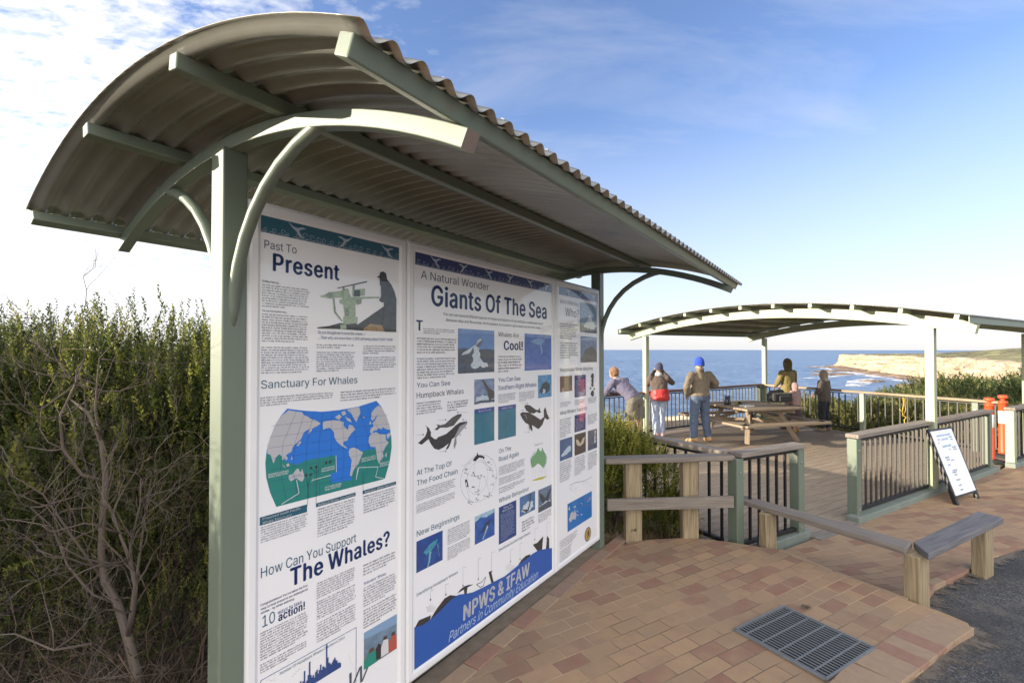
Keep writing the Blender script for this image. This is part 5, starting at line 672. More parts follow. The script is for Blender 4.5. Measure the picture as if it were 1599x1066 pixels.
# ------------------------------------------------------------------ the shelter itself
sh = thing('information_shelter', ORG, 'green steel shelter with curved corrugated roof over the whale sign panels', 'shelter', None, SHELTER_RZ)
for x in (-.0875, 3.1005):
    m = MB(); m.bar(S(x + .0435, -.045, .0), S(x + .0435, -.045, 2.652), .087, .087, (0, 1, 0)); m.build('post', GREEN, sh, bevel=.006)
AY, AZ, AR = .012, .257, 2.388
def arc(rad, v): return AZ + math.sqrt(rad * rad - (v - AY) ** 2)
def arch_pt(x, rad, ang): return S(x, AY + rad * math.sin(ang), AZ + rad * math.cos(ang))
RUST = paint('rusted_end_plate', (.16, .12, .10), .8, .3, (.17, .07, .035), 12)
for x0 in (-.0700, 3.1220):
    m = MB(); n = 28; amax = math.asin(1.055 / AR); w, t = .046, .047
    vs = []
    for i in range(n + 1):
        q = -amax + 2 * amax * i / n
        vs += [arch_pt(x0, AR, q), arch_pt(x0 + w, AR, q), arch_pt(x0 + w, AR + t, q), arch_pt(x0, AR + t, q)]
    fs = [(4 * i + j, 4 * i + (j + 1) % 4, 4 * i + 4 + (j + 1) % 4, 4 * i + 4 + j) for i in range(n) for j in range(4)]
    m.add(vs, fs, GREEN); m.add(vs[:4], [(3, 2, 1, 0)], GREEN); m.add(vs[-4:], [(0, 1, 2, 3)], RUST)
    m.build('arch_beam', GREEN, sh, bevel=.003)
for x in (-.0475, 3.1450):
    for sgn in (1, -1):
        base = .0 if sgn > 0 else -.09
        pts = [(-.016, 2.00), (-.012, 2.08), (.0, 2.15), (.028, 2.235), (.072, 2.325), (.13, 2.405), (.205, 2.478), (.29, 2.535), (.385, 2.578), (.47, 2.603), (.53, 2.612)]
        m = MB(); m.tube([S(x, base + sgn * p, z) for p, z in pts], [.012] + [.021] * 10, 14); m.build('curved_brace', GREEN, sh, smooth=True)
PURL = (-1.025, -.36, .33, 1.045)
for v in PURL:
    q = math.asin((v - AY) / (AR + .07)); rc = AR + .047 + .0235
    m = MB(); up = Vector((0, -math.sin(q), math.cos(q))); m.bar(arch_pt(-.372, rc, q), arch_pt(3.425, rc, q), .046, .044, up); m.build('purlin', GREEN, sh, bevel=.004)
ROOFM, nt, b = new_mat('corrugated_roof_sheet'); v = coords(nt)
f = noise(nt, 3, 5, v); cc = ramp(nt, f, [(.3, (.27, .268, .245)), (.7, (.34, .338, .31))])
stain = ramp(nt, noise(nt, 2.5, 5, coords(nt, 'Object', (12, 1, 1)), .7), [(.58, (0, 0, 0)), (.75, (1, 1, 1))])
nt.links.new(mixc(nt, math_n(nt, 'MULTIPLY', stain, .3), cc, (.15, .14, .115)), b.inputs['Base Color']); b.inputs['Roughness'].default_value = .27; b.inputs['Metallic'].default_value = .45
bump(nt, b, noise(nt, 25, 3, v), .05, .004)
xa, xb, rr = -.385, 3.45, AR + .047 + .0455 + .0095; per = .076; nx = int((xb - xa) / per * 10); nq = 30; q0 = -math.asin(1.055 / rr); q1 = math.asin(1.09 / rr)
V = np.zeros((nx + 1, nq + 1, 3)); 
for i in range(nx + 1):
    x = xa + (xb - xa) * i / nx; wv = 0.0105 * math.cos(2 * math.pi * (x - xa) / per - .35)
    for j in range(nq + 1):
        V[i, j] = arch_pt(x, rr + wv, q0 + (q1 - q0) * j / nq)
idx = np.arange((nx + 1) * (nq + 1)).reshape(nx + 1, nq + 1)
Q = np.stack([idx[:-1, :-1], idx[1:, :-1], idx[1:, 1:], idx[:-1, 1:]], -1).reshape(-1, 4)
o = fast_mesh('roof_sheet', V.reshape(-1, 3), Q, [ROOFM], np.zeros(len(Q)), sh); o.data.polygons.foreach_set('use_smooth', [True] * len(Q))
sl = o.modifiers.new('solid', 'SOLIDIFY'); sl.thickness = .0014
ZINC = paint('zinc_screw', (.55, .55, .56), .3, .1, metallic=.8)
for v in (1.045,):
    for k in range(6):
        q = math.asin((v - AY) / rr); x = xa + per * (.5 + .1 + 3 * k)
        m = MB(); m.tube([arch_pt(x, rr - .03, q), arch_pt(x, rr + .02, q)], .0035, 6); m.tube([arch_pt(x, rr + .012, q), arch_pt(x, rr + .024, q)], .008, 6); m.build('roof_screw', ZINC, sh)
# ------------------------------------------------------------------ ground, paving, asphalt, deck
SOIL, nt, b = new_mat('soil'); v = coords(nt)
f = noise(nt, 2.5, 8, v, .65); cc = ramp(nt, f, [(.35, (.035, .027, .02)), (.55, (.08, .06, .042)), (.72, (.17, .135, .09))])
nt.links.new(cc, b.inputs['Base Color']); b.inputs['Roughness'].default_value = .95; bump(nt, b, noise(nt, 30, 8, v, .7), .8, .03)
ROCK, nt, b = new_mat('pale_sandstone'); v = coords(nt)
f = noise(nt, .35, 8, v, .65); f2 = noise(nt, 1.6, 6, v, .7)
cc = ramp(nt, f, [(.3, (.46, .36, .25)), (.55, (.60, .51, .38)), (.75, (.40, .27, .15))])
cc = mixc(nt, ramp(nt, f2, [(.36, (1, 1, 1)), (.46, (0, 0, 0))]), cc, (.16, .12, .08))
nt.links.new(cc, b.inputs['Base Color']); b.inputs['Roughness'].default_value = .9; bump(nt, b, f2, .8, .3)

def hgrid(name, x0, x1, nx, y0, y1, ny, zf, mat, mask=None):
    X = np.linspace(x0, x1, nx); Y = np.linspace(y0, y1, ny); P = np.array([[(x, y, zf(x, y)) for y in Y] for x in X])
    idx = np.arange(nx * ny).reshape(nx, ny); Q = np.stack([idx[:-1, :-1], idx[1:, :-1], idx[1:, 1:], idx[:-1, 1:]], -1).reshape(-1, 4)
    o = fast_mesh(name, P.reshape(-1, 3), Q, [mat], np.zeros(len(Q))); o.data.polygons.foreach_set('use_smooth', [True] * len(Q)); return structure(o)
def sm(t): t = max(0.0, min(1.0, t)); return t * t * (3 - 2 * t)
KX, KY = 2.6, 4.62
def ground_z(x, y):
    s = -((x - KX) * E1.x + (y - KY) * E1.y)             # distance out past the front edge of the deck
    wall = -((x * NH.x + y * NH.y) + 1.79)                # distance behind the sign wall
    z = -.16 + .305 * sm((wall + .36) / .2) * sm((6.4 - y) / 1.5) * (1 if y < 4.3 else 1 - sm((y - 4.3) / .2) * (1 - sm((wall - .1) / .3)))
    z = z - (.75 + .03 * max(0, s)) * sm((s + .1) / 1.3) * (1 - sm((wall + .2) / .5) * sm((6.2 - y) / 1.5))
    return z + .03 * math.sin(x * 2.1 + y * 1.3) * math.sin(y * 2.7 - x) * sm(max(wall, s) / .5)
hgrid('ground', -34, 46, 201, -14, 22, 121, ground_z, SOIL)
def ledge_z(x, y): return -1.5 + .16 * math.sin(x * .9) * math.sin(y * 1.3 + x * .3) + .10 * math.sin(x * 2.3 + 1) * math.sin(y * 3.1) - 30 * sm((y - 24.2 - 1.5 * math.sin(x * .4)) / 1.5) + .3 * sm((y - 17) / 4) * math.sin(x * .7 + 1)
hgrid('rock_ledge', -60, 34, 189, 12.5, 28, 78, ledge_z, ROCK)

def paver_mat(name, rot, scale=1.0):
    m, nt, b = new_mat(name); v = coords(nt, 'Object', (1, 1, 1), (0, 0, rot))
    vw = N(nt, 'ShaderNodeVectorMath', operation='ADD'); nz = N(nt, 'ShaderNodeTexNoise', Scale=3.0); nt.links.new(v, nz.inputs['Vector'])
    sc = N(nt, 'ShaderNodeVectorMath', operation='SCALE'); sc.inputs['Scale'].default_value = .012; nt.links.new(nz.outputs['Color'], sc.inputs[0])
    nt.links.new(v, vw.inputs[0]); nt.links.new(sc.outputs[0], vw.inputs[1])
    br = N(nt, 'ShaderNodeTexBrick', Scale=1.0, offset=.5, squash=1.0); nt.links.new(vw.outputs[0], br.inputs['Vector'])
    br.inputs['Color1'].default_value = (0, 0, 0, 1); br.inputs['Color2'].default_value = (1, 1, 1, 1); br.inputs['Mortar'].default_value = (.5, .5, .5, 1)
    br.inputs['Mortar Size'].default_value = .0036; br.inputs['Mortar Smooth'].default_value = .25; br.inputs['Brick Width'].default_value = .216; br.inputs['Row Height'].default_value = .108
    n1 = noise(nt, 7, 5, v, .6); n2 = noise(nt, 1.1, 4, v); fine = noise(nt, 160, 3, v, .7)
    t = math_n(nt, 'ADD', br.outputs['Color'], math_n(nt, 'MULTIPLY', math_n(nt, 'SUBTRACT', n1, .5), .75))
    cc = ramp(nt, t, [(.0, (.40, .265, .155)), (.3, (.32, .215, .135)), (.6, (.37, .245, .145)), (.8, (.295, .195, .128)), (1.0, (.25, .165, .112))])
    blush = math_n(nt, 'MULTIPLY', ramp(nt, br.outputs['Color'], [(.68, (0, 0, 0)), (.80, (1, 1, 1))]), ramp(nt, noise(nt, 5.5, 4, v, .55), [(.36, (.12, .12, .12)), (.62, (1, 1, 1))]))
    cc = mixc(nt, math_n(nt, 'MULTIPLY', blush, .58), cc, (.29, .12, .082))
    cc = mixc(nt, math_n(nt, 'MULTIPLY', math_n(nt, 'SUBTRACT', fine, .4), .8, True), cc, (.17, .12, .085))
    cc = mixc(nt, math_n(nt, 'MULTIPLY', ramp(nt, n2, [(.42, (0, 0, 0)), (.7, (1, 1, 1))]), .4), cc, (.21, .165, .125))
    joint = ramp(nt, noise(nt, 2.1, 4, v), [(.42, (.13, .095, .065)), (.6, (.46, .34, .21))])
    cc = mixc(nt, math_n(nt, 'MULTIPLY', br.outputs['Fac'], .8), cc, joint)
    sand = ramp(nt, noise(nt, 2.3, 6, v, .7), [(.6, (0, 0, 0)), (.8, (1, 1, 1))])
    cc = mixc(nt, math_n(nt, 'MULTIPLY', sand, .22), cc, (.42, .32, .21))
    nt.links.new(cc, b.inputs['Base Color']); b.inputs['Roughness'].default_value = .82; b.inputs['Specular IOR Level'].default_value = .3
    h = math_n(nt, 'ADD', math_n(nt, 'MULTIPLY', math_n(nt, 'SUBTRACT', 1.0, br.outputs['Fac']), 1.0), math_n(nt, 'MULTIPLY', fine, .25))
    h = math_n(nt, 'ADD', h, math_n(nt, 'MULTIPLY', br.outputs['Color'], .25))
    bump(nt, b, h, .5, .006); return m
PAVE = paver_mat('brick_pavers', -A31); PAVE2 = paver_mat('ramp_pavers', -A31 + .25)
def slab(name, pts, mat, depth=.2, sub=True):
    bm = bmesh.new(); vs = [bm.verts.new(p) for p in pts]; f = bm.faces.new(vs)
    if f.normal.z < 0: f.normal_flip()
    bm.normal_update()
    if f.normal.z < 0: bmesh.ops.reverse_faces(bm, faces=[f])
    ex = bmesh.ops.extrude_face_region(bm, geom=[f]); dn = [e for e in ex['geom'] if isinstance(e, bmesh.types.BMVert)]
    for q in dn: q.co.z -= depth
    bmesh.ops.triangulate(bm, faces=bm.faces[:]); bmesh.ops.recalc_face_normals(bm, faces=bm.faces[:])
    me = bpy.data.meshes.new(name); bm.to_mesh(me); bm.free(); me.materials.append(mat); o = bpy.data.objects.new(name, me); col.objects.link(o); return structure(o)
def wl(x, v, z): return ORG + DH * x + NH * v + Vector((0, 0, z - ORG.z))
up_edge = [wl(-3.2, .112, .17), wl(.5, .112, .17), wl(3.0, .112, .17), Vector((.93, 4.40, .17)), Vector((1.25, 4.55, .17)), Vector((1.67, 4.60, .17)), Vector((1.99, 4.50, .17)), Vector((2.342, 4.322, .17)),
           Vector((2.553, 3.913, .168)), Vector((2.70, 3.70, .16)), Vector((2.835, 3.50, .145)), Vector((2.98, 3.36, .125)), Vector((3.03, 3.27, .118)), Vector((2.97, 3.18, .122)), Vector((2.716, 3.02, .13)), Vector((2.048, 2.60, .15)), Vector((1.55, 2.22, .165)), Vector((.6, .6, .17)), Vector((-.6, -3, .17)), Vector((-4.5, -2.5, .17))]
slab('upper_path', up_edge, PAVE)
kerb = lambda t, o=0.0: Vector((2.05, 4.39, 0)) + E2 * t + E1 * o
ramp_pts = [Vector((2.30, 4.40, .02)), kerb(.55, 0), kerb(2.2, 0), kerb(8.4, 0), kerb(10.5, 0), Vector((14, 9, -.03)), Vector((14, 7.5, -.03)), Vector((7, 5.5, -.03)), Vector((5.088, 4.86, -.022)), Vector((4.5, 4.6, -.012)), Vector((4.16, 4.42, .0)), Vector((3.314, 3.90, .045)), Vector((3.04, 3.66, .075)), Vector((2.80, 3.52, .085)), Vector((2.60, 3.7, .085)), Vector((2.50, 3.92, .08)), Vector((2.33, 4.25, .05))]
slab('ramp_path', ramp_pts, PAVE2, .12)
ASPH, nt, b = new_mat('asphalt'); v = coords(nt)
vo = N(nt, 'ShaderNodeTexVoronoi', Scale=110.0); nt.links.new(v, vo.inputs['Vector'])
g = ramp(nt, vo.outputs['Color'], [(.2, (.03, .03, .032)), (.55, (.075, .073, .072)), (.9, (.19, .18, .165))])
g = mixc(nt, math_n(nt, 'MULTIPLY', ramp(nt, noise(nt, 3.1, 8, v, .72, .4), [(.50, (0, 0, 0)), (.68, (1, 1, 1))]), .62), g, (.20, .165, .13))
g = mixc(nt, math_n(nt, 'MULTIPLY', ramp(nt, noise(nt, 1.2, 5, v), [(.45, (0, 0, 0)), (.6, (1, 1, 1))]), .7), g, (.03, .031, .034))
nt.links.new(g, b.inputs['Base Color']); b.inputs['Roughness'].default_value = .85; bump(nt, b, vo.outputs['Distance'], .8, .006)
def asph_z(x, y):
    t = (x - 2.4) * .85 + (y - 2.6) * .5; return .138 - .165 * sm((t + .2) / 2.6) - .004 + .004 * math.sin(5 * x) * math.sin(4 * y + x)
bm = bmesh.new()
ed = [(.3, .4), (1.45, 2.25), (2.0, 2.68), (2.62, 3.08), (2.86, 3.30), (2.93, 3.60), (3.26, 3.96), (4.12, 4.5), (5.06, 4.96), (7, 5.62), (14, 7.7)]
rows = []
for k in range(len(ed) * 6 - 5):
    i, t = divmod(k, 6); i2 = min(i + 1, len(ed) - 1); x = ed[i][0] + (ed[i2][0] - ed[i][0]) * t / 6; y = ed[i][1] + (ed[i2][1] - ed[i][1]) * t / 6
    rows.append([bm.verts.new((x + q * .62, y - q * .79, asph_z(x + q * .62, y - q * .79))) for q in (0, .1, .25, .45, .7, 1, 1.4, 1.9, 2.6, 4, 7, 12)])
for a_, b_ in zip(rows, rows[1:]):
    for j in range(len(a_) - 1): bm.faces.new((a_[j], b_[j], b_[j + 1], a_[j + 1])).smooth = True
bmesh.ops.recalc_face_normals(bm, faces=bm.faces[:])
me = bpy.data.meshes.new('asphalt'); bm.to_mesh(me); bm.free(); me.materials.append(ASPH); o = bpy.data.objects.new('asphalt_road', me); col.objects.link(o); structure(o)
# brick edging course along the foot of the sign, and along the step down to the ramp
BRICK = [paint('edging_brick_tan', (.33, .23, .15), .85, .2, scale=20), paint('edging_brick_grey', (.27, .185, .135), .85, .2, scale=20), paint('edging_brick_red', (.29, .165, .115), .85, .2, scale=20)]
SAND = paint('gritty_sand', (.20, .155, .11), .95, .45, (.05, .042, .036), 14)
slab('sand_strip', [wl(-1.2, -.12, .158), wl(3.25, -.12, .158), wl(3.25, .03, .160), wl(-1.2, .03, .160)], SAND, .1)
m = MB(); rnd = random.Random(2)
for k in range(19): 
    x = -.9 + k * .235; m.bar(wl(x, .058, .163), wl(x + .229, .058, .163), .105, .026, (0, 0, 1), BRICK[rnd.choice((0, 0, 1, 1, 2))])
structure(m.build('path_edging', bevel=.004))
m = MB()
for a_, b_ in (((2.36, 4.33), (2.553, 3.93)), ((2.56, 3.915), (2.835, 3.52)), ((3.06, 3.68), (3.32, 3.91)), ((3.325, 3.915), (4.14, 4.42))):
    a_ = Vector((*a_, 0)); b_ = Vector((*b_, 0)); n = max(1, round((b_ - a_).length / .235)); 
    hi = a_.x < 3 and b_.x < 3
    for k in range(n):
        p, q = a_.lerp(b_, k / n), a_.lerp(b_, (k + .975) / n); zf = lambda P: (.165 - .03 * sm((4.2 - P.y) / .9)) if hi else (.082 - .075 * sm((P.x - 3.0) / 1.1))
        p.z = zf(p) - .025; q.z = zf(q) - .025; m.bar(p, q, .07, .06, (0, 0, 1), BRICK[rnd.choice((0, 0, 0, 2))])
structure(m.build('step_edging', bevel=.005))
# soldier course along the free edge of the path, and drifted sand on the asphalt beside it
m = MB(); ep = [Vector((*q, 0)) for q in ((2.99, 3.19), (2.716, 3.03), (2.38, 2.815), (2.048, 2.61), (1.55, 2.23), (1.08, 1.42))]
for a_, b_ in zip(ep, ep[1:]):
    n = max(1, round((b_ - a_).length / .116)); d = (b_ - a_).normalized(); inn = Vector((d.y, -d.x, 0)); inn = inn if inn.x < 0 else -inn
    for k in range(n):
        c = a_.lerp(b_, (k + .5) / n); zt = .1265 + .05 * min(1, (2.99 - c.x) / 1.3); zt = min(zt + .0075, .1765); c.z = zt - .028 + rnd.uniform(-.001, .001)
        m.bar(c - inn * .006, c + inn * .222, (b_ - a_).length / n - .004, .06, (0, 0, 1), BRICK[rnd.choice((0, 0, 0, 0, 1, 2))])
structure(m.build('path_border', bevel=.004))
DRIFT, nt, b = new_mat('drifted_sand'); v = coords(nt); b.inputs['Base Color'].default_value = (.15, .125, .098, 1); b.inputs['Roughness'].default_value = .95
gr = nt.nodes.new('ShaderNodeUVMap'); sp = nt.nodes.new('ShaderNodeSeparateXYZ'); nt.links.new(gr.outputs[0], sp.inputs[0])
al = math_n(nt, 'ADD', sp.outputs['Y'], math_n(nt, 'MULTIPLY', math_n(nt, 'SUBTRACT', noise(nt, 9, 8, v, .75), .5), 2.2)); nt.links.new(ramp(nt, al, [(.62, (0, 0, 0)), (1.1 - .15, (1, 1, 1))]), b.inputs['Alpha']); bump(nt, b, noise(nt, 90, 4, v), .6, .004)
m = MB(); ep = [(1.45, 2.2), (2.03, 2.62), (2.62, 3.02), (2.95, 3.18), (3.04, 3.27), (3.0, 3.36), (2.95, 3.48), (3.08, 3.68), (3.32, 3.90), (4.16, 4.42), (5.0, 4.83)]; of = [(.25, -.32), (.28, -.34), (.32, -.34), (.36, -.30), (.42, -.12), (.36, -.06), (.30, -.1), (.24, -.2), (.2, -.26), (.12, -.26), (.1, -.25)]
for (p_, o_), (q_, r_) in zip(zip(ep, of), list(zip(ep, of))[1:]):
    P = [(p_[0], p_[1]), (q_[0], q_[1]), (q_[0] + r_[0], q_[1] + r_[1]), (p_[0] + o_[0], p_[1] + o_[1])]
    m.add([(x, y, asph_z(x, y) + .007) for x, y in P], [(0, 1, 2, 3)], None, [[(0, 1), (1, 1), (1, 0), (0, 0)]])
structure(m.build('sand_drift', DRIFT))
# deck boards
m = MB(); p0 = Vector((2.02, 4.46, 0)); rnd = random.Random(4)
for k in range(36):
    o = p0 - E1 * (.07 + k * .1445); L = 8.55
    cut = rnd.uniform(2, 6)
    for a_, b_ in ((0, cut), (cut + .004, L)): m.bar(o + E2 * a_ + Vector((0, 0, -.014)), o + E2 * b_ + Vector((0, 0, -.014 + rnd.uniform(-.001, .001))), .1365, .028, (0, 0, 1), TIMBER_DECK)
for q in (0.06, 2.1, 4.3, 6.5, 8.4): m.bar(p0 + E2 * q - Vector((0, 0, .12)), p0 + E2 * q - E1 * 5.1 - Vector((0, 0, .12)), .08, .17, (0, 0, 1), TIMBER_DECK)
for q in (.1, 5.08): m.bar(p0 - E1 * q - Vector((0, 0, .12)), p0 - E1 * q + E2 * 8.5 - Vector((0, 0, .12)), .05, .165, (0, 0, 1), TIMBER_DECK)
structure(m.build('deck', bevel=0))
DKL = p0

# ------------------------------------------------------------------ balustrades, fences, rails
def balustrade(name, label, p0, p1, rail, posts, spacing=.14, top=.945, rw=.14, rh=.045, group='balustrades round the lookout deck', bal=BLACK_STEEL, rail_from=0.0, bw=.021):
    p0 = Vector(p0); p1 = Vector(p1); d = (p1 - p0); L = d.length; d.normalize()
    t = thing(name, p0, label, 'railing', group); Z = lambda q, z: d * q + Vector((0, 0, z))
    m = MB(); m.bar(Z(rail_from, top), Z(L, top), rw, rh); m.build('handrail', rail, t, bevel=.006)
    m = MB(); m.bar(Z(.06, top - .055), Z(L - .03, top - .055), .045, .018); m.build('top_channel', BLACK_STEEL, t)
    m = MB(); m.bar(Z(.06, .10), Z(L - .03, .10), .045, .035); m.build('bottom_rail', BLACK_STEEL, t, bevel=.003)
    for q, w, mat, h in posts:
        m = MB(); m.bar(Z(q, -.02), Z(q, h), w, w, (-d.y, d.x, 0)); po = m.build('post', mat, t, bevel=.006)
        m = MB(); m.tube([Z(q, .12) - Vector((0, 0, 0)) + Vector((d.y, -d.x, 0)) * (w / 2 - .001), Z(q, .12) + Vector((d.y, -d.x, 0)) * (w / 2 + .006)], .013, 8); m.tube([Z(q, h - .13) + Vector((d.y, -d.x, 0)) * (w / 2 - .001), Z(q, h - .13) + Vector((d.y, -d.x, 0)) * (w / 2 + .006)], .013, 8); m.build('bolt', ZINC, po)
    n = int(L / spacing); mesh = None
    for k in range(n):
        q = spacing * (k + .5)
        if any(abs(q - pq) < pw / 2 + .03 for pq, pw, *_ in posts): continue
        if mesh is None:
            m = MB(); m.bar((0, 0, .117), (0, 0, top - .064), bw, bw, (-d.y, d.x, 0)); o = m.build('baluster', bal, t); mesh = o.data
        else: o = bpy.data.objects.new('baluster', mesh); col.objects.link(o); o.parent = t
        o.location = d * q
    return t
C0 = Vector((2.10, 4.60, 0))
PF = Vector((2.967, 10.821, 0)); PE = Vector((.53799922, -.84294533, 0)); PA = Vector((.84294533, .53799922, 0))
balustrade('balustrade', 'short balustrade with grey timber handrail at the near corner post of the deck', C0, (2.97, 5.06, 0), TIMBER_GREY, [(.0, .1, GREEN, .915), (.94, .1, GREEN, .915)], .135)
balustrade('balustrade', 'balustrade running back from the near corner post behind the foreground shrub', C0 - E1 * .08, C0 - E1 * 4.9, TIMBER_GREY, [(2.4, .1, GREEN, .915), (4.75, .1, GREEN, .915)], .14)
balustrade('balustrade', 'long balustrade in front of the white sandwich board, pavilion post standing in it', (3.86, 5.56, 0), (7.62, 7.82, 0), TIMBER_GREY, [(.05, .105, GREEN, .915), (4.3, .105, GREEN, .915)], .128, bal=SUNLIT_STEEL)
balustrade('balustrade', 'balustrade end with pale post right of the orange bollards', (8.21, 8.07, 0), (10.2, 9.27, 0), TIMBER_GREY, [(.05, .11, GREEN_PALE, .915), (1.9, .11, GREEN, .915)], .14)
fl = PF - PA * 4.2 - PE * .06
balustrade('balustrade', 'long brown topped balustrade on the seaward side where the people lean', fl, PF + PA * 4.66 - PE * .06, TIMBER_BROWN, [(8.7, .1, GREEN, .92)], .14, .955)
cr = PF + PA * 4.66 - PE * .06
balustrade('balustrade', 'balustrade with pale post backed by green scrub behind the children', cr, (8.95, 8.9, 0), TIMBER_TAN, [(2.55, .09, GREEN_PALE, .92), (4.55, .1, GREEN, .92)], .14, .955, bal=SUNLIT_STEEL)
PLINTH = paint('grey_green_plinth', (.17, .20, .175), .7, .2, (.25, .23, .19), 5)
for a_, b_ in (((3.80, 5.47), (7.72, 7.83)), ((2.42, 4.74), (3.06, 5.12)), ((8.13, 7.99), (10.2, 9.24))):
    m = MB(); m.bar((*a_, .015), (*b_, .015), .13, .11); structure(m.build('kerb', PLINTH, bevel=.01))
m = MB(); m.bar((3.08, 5.02, -.012), (3.82, 5.46, -.012), .16, .05); structure(m.build('threshold_kerb', TIMBER_GREY, bevel=.004))

t = thing('timber_fence', (1.12, 4.54, .1), 'two rail pine fence with two flat posts in front of foreground shrub', 'fence'); L0 = Vector((1.12, 4.54, .1))
for p in ((1.122, 4.56), (1.668, 4.62)):
    m = MB(); m.bar(Vector((*p, -.1)) - L0, Vector((*p, .905)) - L0, .075, .155, (1, .12, 0)); m.build('post', TIMBER_POST, t, bevel=.006)
m = MB(); m.bar(Vector((.84, 4.50, .915)) - L0, Vector((2.08, 4.645, .915)) - L0, .15, .052); m.build('rail', TIMBER_GREY, t, bevel=.014)
m = MB(); m.bar(Vector((.86, 4.445, .525)) - L0, Vector((2.04, 4.525, .53)) - L0, .04, .105); m.build('rail', TIMBER_GREY, t, bevel=.006)

t = thing('low_barrier_rail', (2.87, 3.46, .1), 'low L shaped barrier of flat grey planks on short timber posts beside drain', 'barrier'); L0 = Vector((2.87, 3.46, .1))
def plank(pts, th):
    m = MB(); tp = [Vector((*p, .5)) - L0 for p in pts]; bt = [q - Vector((0, 0, th)) for q in tp]; L = (tp[1] - tp[0]).length; r = random.random() * 9
    w = (tp[2] - tp[1]).length
    top = [(r, r), (r + L, r), (r + L, r + w), (r, r + w)]
    m.add(tp + bt, [(0, 1, 2, 3), (7, 6, 5, 4), (4, 5, 1, 0), (5, 6, 2, 1), (6, 7, 3, 2), (7, 4, 0, 3)], None, [top, top, [(r, r), (r + L, r), (r + L, r + th), (r, r + th)], [(r, r), (r + th, r), (r + th, r + w), (r, r + w)], [(r, r), (r + L, r), (r + L, r + th), (r, r + th)], [(r, r), (r + th, r), (r + th, r + w), (r, r + w)]]); return m
plank([(2.150, 4.74), (2.832, 3.535), (2.990, 3.665), (2.275, 4.84)], .045).build('plank', TIMBER_GREY, t, bevel=.006)
m = plank([(2.923, 3.446), (4.19, 4.178), (4.13, 4.348), (2.996, 3.663)], .048); m.build('plank', timber('blue_grey_timber', (.11, .105, .11), (.20, .195, .20)), t, bevel=.006)
m = MB(); a_ = Vector((2.33, 4.47, -.05)) - L0; m.bar(a_, a_ + Vector((0, 0, .502)), .15, .08, (-.45, .9, 0)); m.build('post', TIMBER_POST, t, bevel=.012)
m = MB(); a_ = Vector((2.945, 3.575, -.05)) - L0; m.bar(a_, a_ + Vector((0, 0, .5)), .10, .165, (.86, .5, 0)); m.build('post', TIMBER_POST, t, bevel=.008)
m = MB(); a_ = Vector((4.09, 4.27, -.12)) - L0; m.bar(a_, a_ + Vector((0, 0, .57)), .10, .18, (.86, .5, 0)); m.build('post', TIMBER_POST, t, bevel=.008)

# drain grate
GALV = paint('galvanised_steel', (.22, .23, .235), .45, .25, (.11, .10, .09), 20, .35)
g1, g2, g3, g4 = [gz(x, y, .165) for x, y in ((1148, 985), (1225, 948), (1363, 1013), (1290, 1060))]
gc = (g1 + g2 + g3 + g4) / 4; gu = ((g2 - g1) + (g3 - g4)).normalized(); gv = Vector((gu.y, -gu.x, 0)); gw = .27
t = thing('drain_grate', gc, 'square galvanised drain grate set in the brick path', 'grate'); t.rotation_euler = (0, 0, math.atan2(gu.y, gu.x))
m = MB(); PIT_SHADE = paint('painted_pit_shade', (.02, .02, .02), .9)
m.bar((-gw, 0, -.002), (gw, 0, -.002), 2 * gw, .004); m.build('pit_shade_plate', PIT_SHADE, t)  # dark plate on the paving paints in the shade below the bars
m = MB()
for a_, b_ in (((-gw, -gw), (gw, -gw)), ((gw, -gw), (gw, gw)), ((gw, gw), (-gw, gw)), ((-gw, gw), (-gw, -gw))): m.bar((*a_, .006), (*b_, .006), .014, .014)
m.build('frame', GALV, t)
m0 = None
for k in range(19):
    y = -gw + .02 + k * (2 * gw - .04) / 18
    if m0 is None:
        m = MB(); m.bar((0, -gw + .008, .009), (0, gw - .008, .009), .008, .004); o = m.build('bar', GALV, t); m0 = o.data
    else: o = bpy.data.objects.new('bar', m0); col.objects.link(o); o.parent = t
    o.location = (y, 0, 0)
m0 = None
for k in range(5):
    m = MB(); x = -gw + .1 * k + .07; m.bar((-gw + .008, x, .0115), (gw - .008, x, .0115), .009, .004); m.build('cross_bar', GALV, t)

# ------------------------------------------------------------------ picnic pavilion
t = thing('picnic_pavilion', PF, 'open sided pavilion with arched roof and pale green posts on the deck', 'pavilion')
PAVG = paint('pavilion_paint', (.33, .365, .245), .45, .06)
PW = lambda s_, a_, z: PE * s_ + PA * a_ + Vector((0, 0, z))
DEPTH = 4.66; PR = 13.1; PZ = 2.468 - PR
for s_ in (0, 5.007):
    for a_ in (0, DEPTH):
        m = MB(); m.bar(PW(s_, a_, -.02), PW(s_, a_, 2.215), .1, .1, tuple(PA)); m.build('post', PAVG, t, bevel=.005)
def pz(s_, rad): return PZ + math.sqrt(rad * rad - (s_ - 2.5) ** 2)
for a_ in (0, DEPTH):
    m = MB(); n = 30; vs = []
    for i in range(n + 1):
        s_ = -.46 + 5.93 * i / n; q = math.asin((s_ - 2.5) / PR)
        for rad in (PR, PR + .150):
            for da in (-.05, .05): vs.append(PW(2.5 + rad * math.sin(q), a_ + da, PZ + rad * math.cos(q)))
    fs = []
    for i in range(n):
        o = 4 * i; fs += [(o, o + 4, o + 5, o + 1), (o + 2, o + 3, o + 7, o + 6), (o, o + 2, o + 6, o + 4), (o + 1, o + 5, o + 7, o + 3)]
    fs += [(0, 1, 3, 2), (4 * n, 4 * n + 2, 4 * n + 3, 4 * n + 1)]
    m.add(vs, fs); m.build('arch_beam', PAVG, t, bevel=.004)
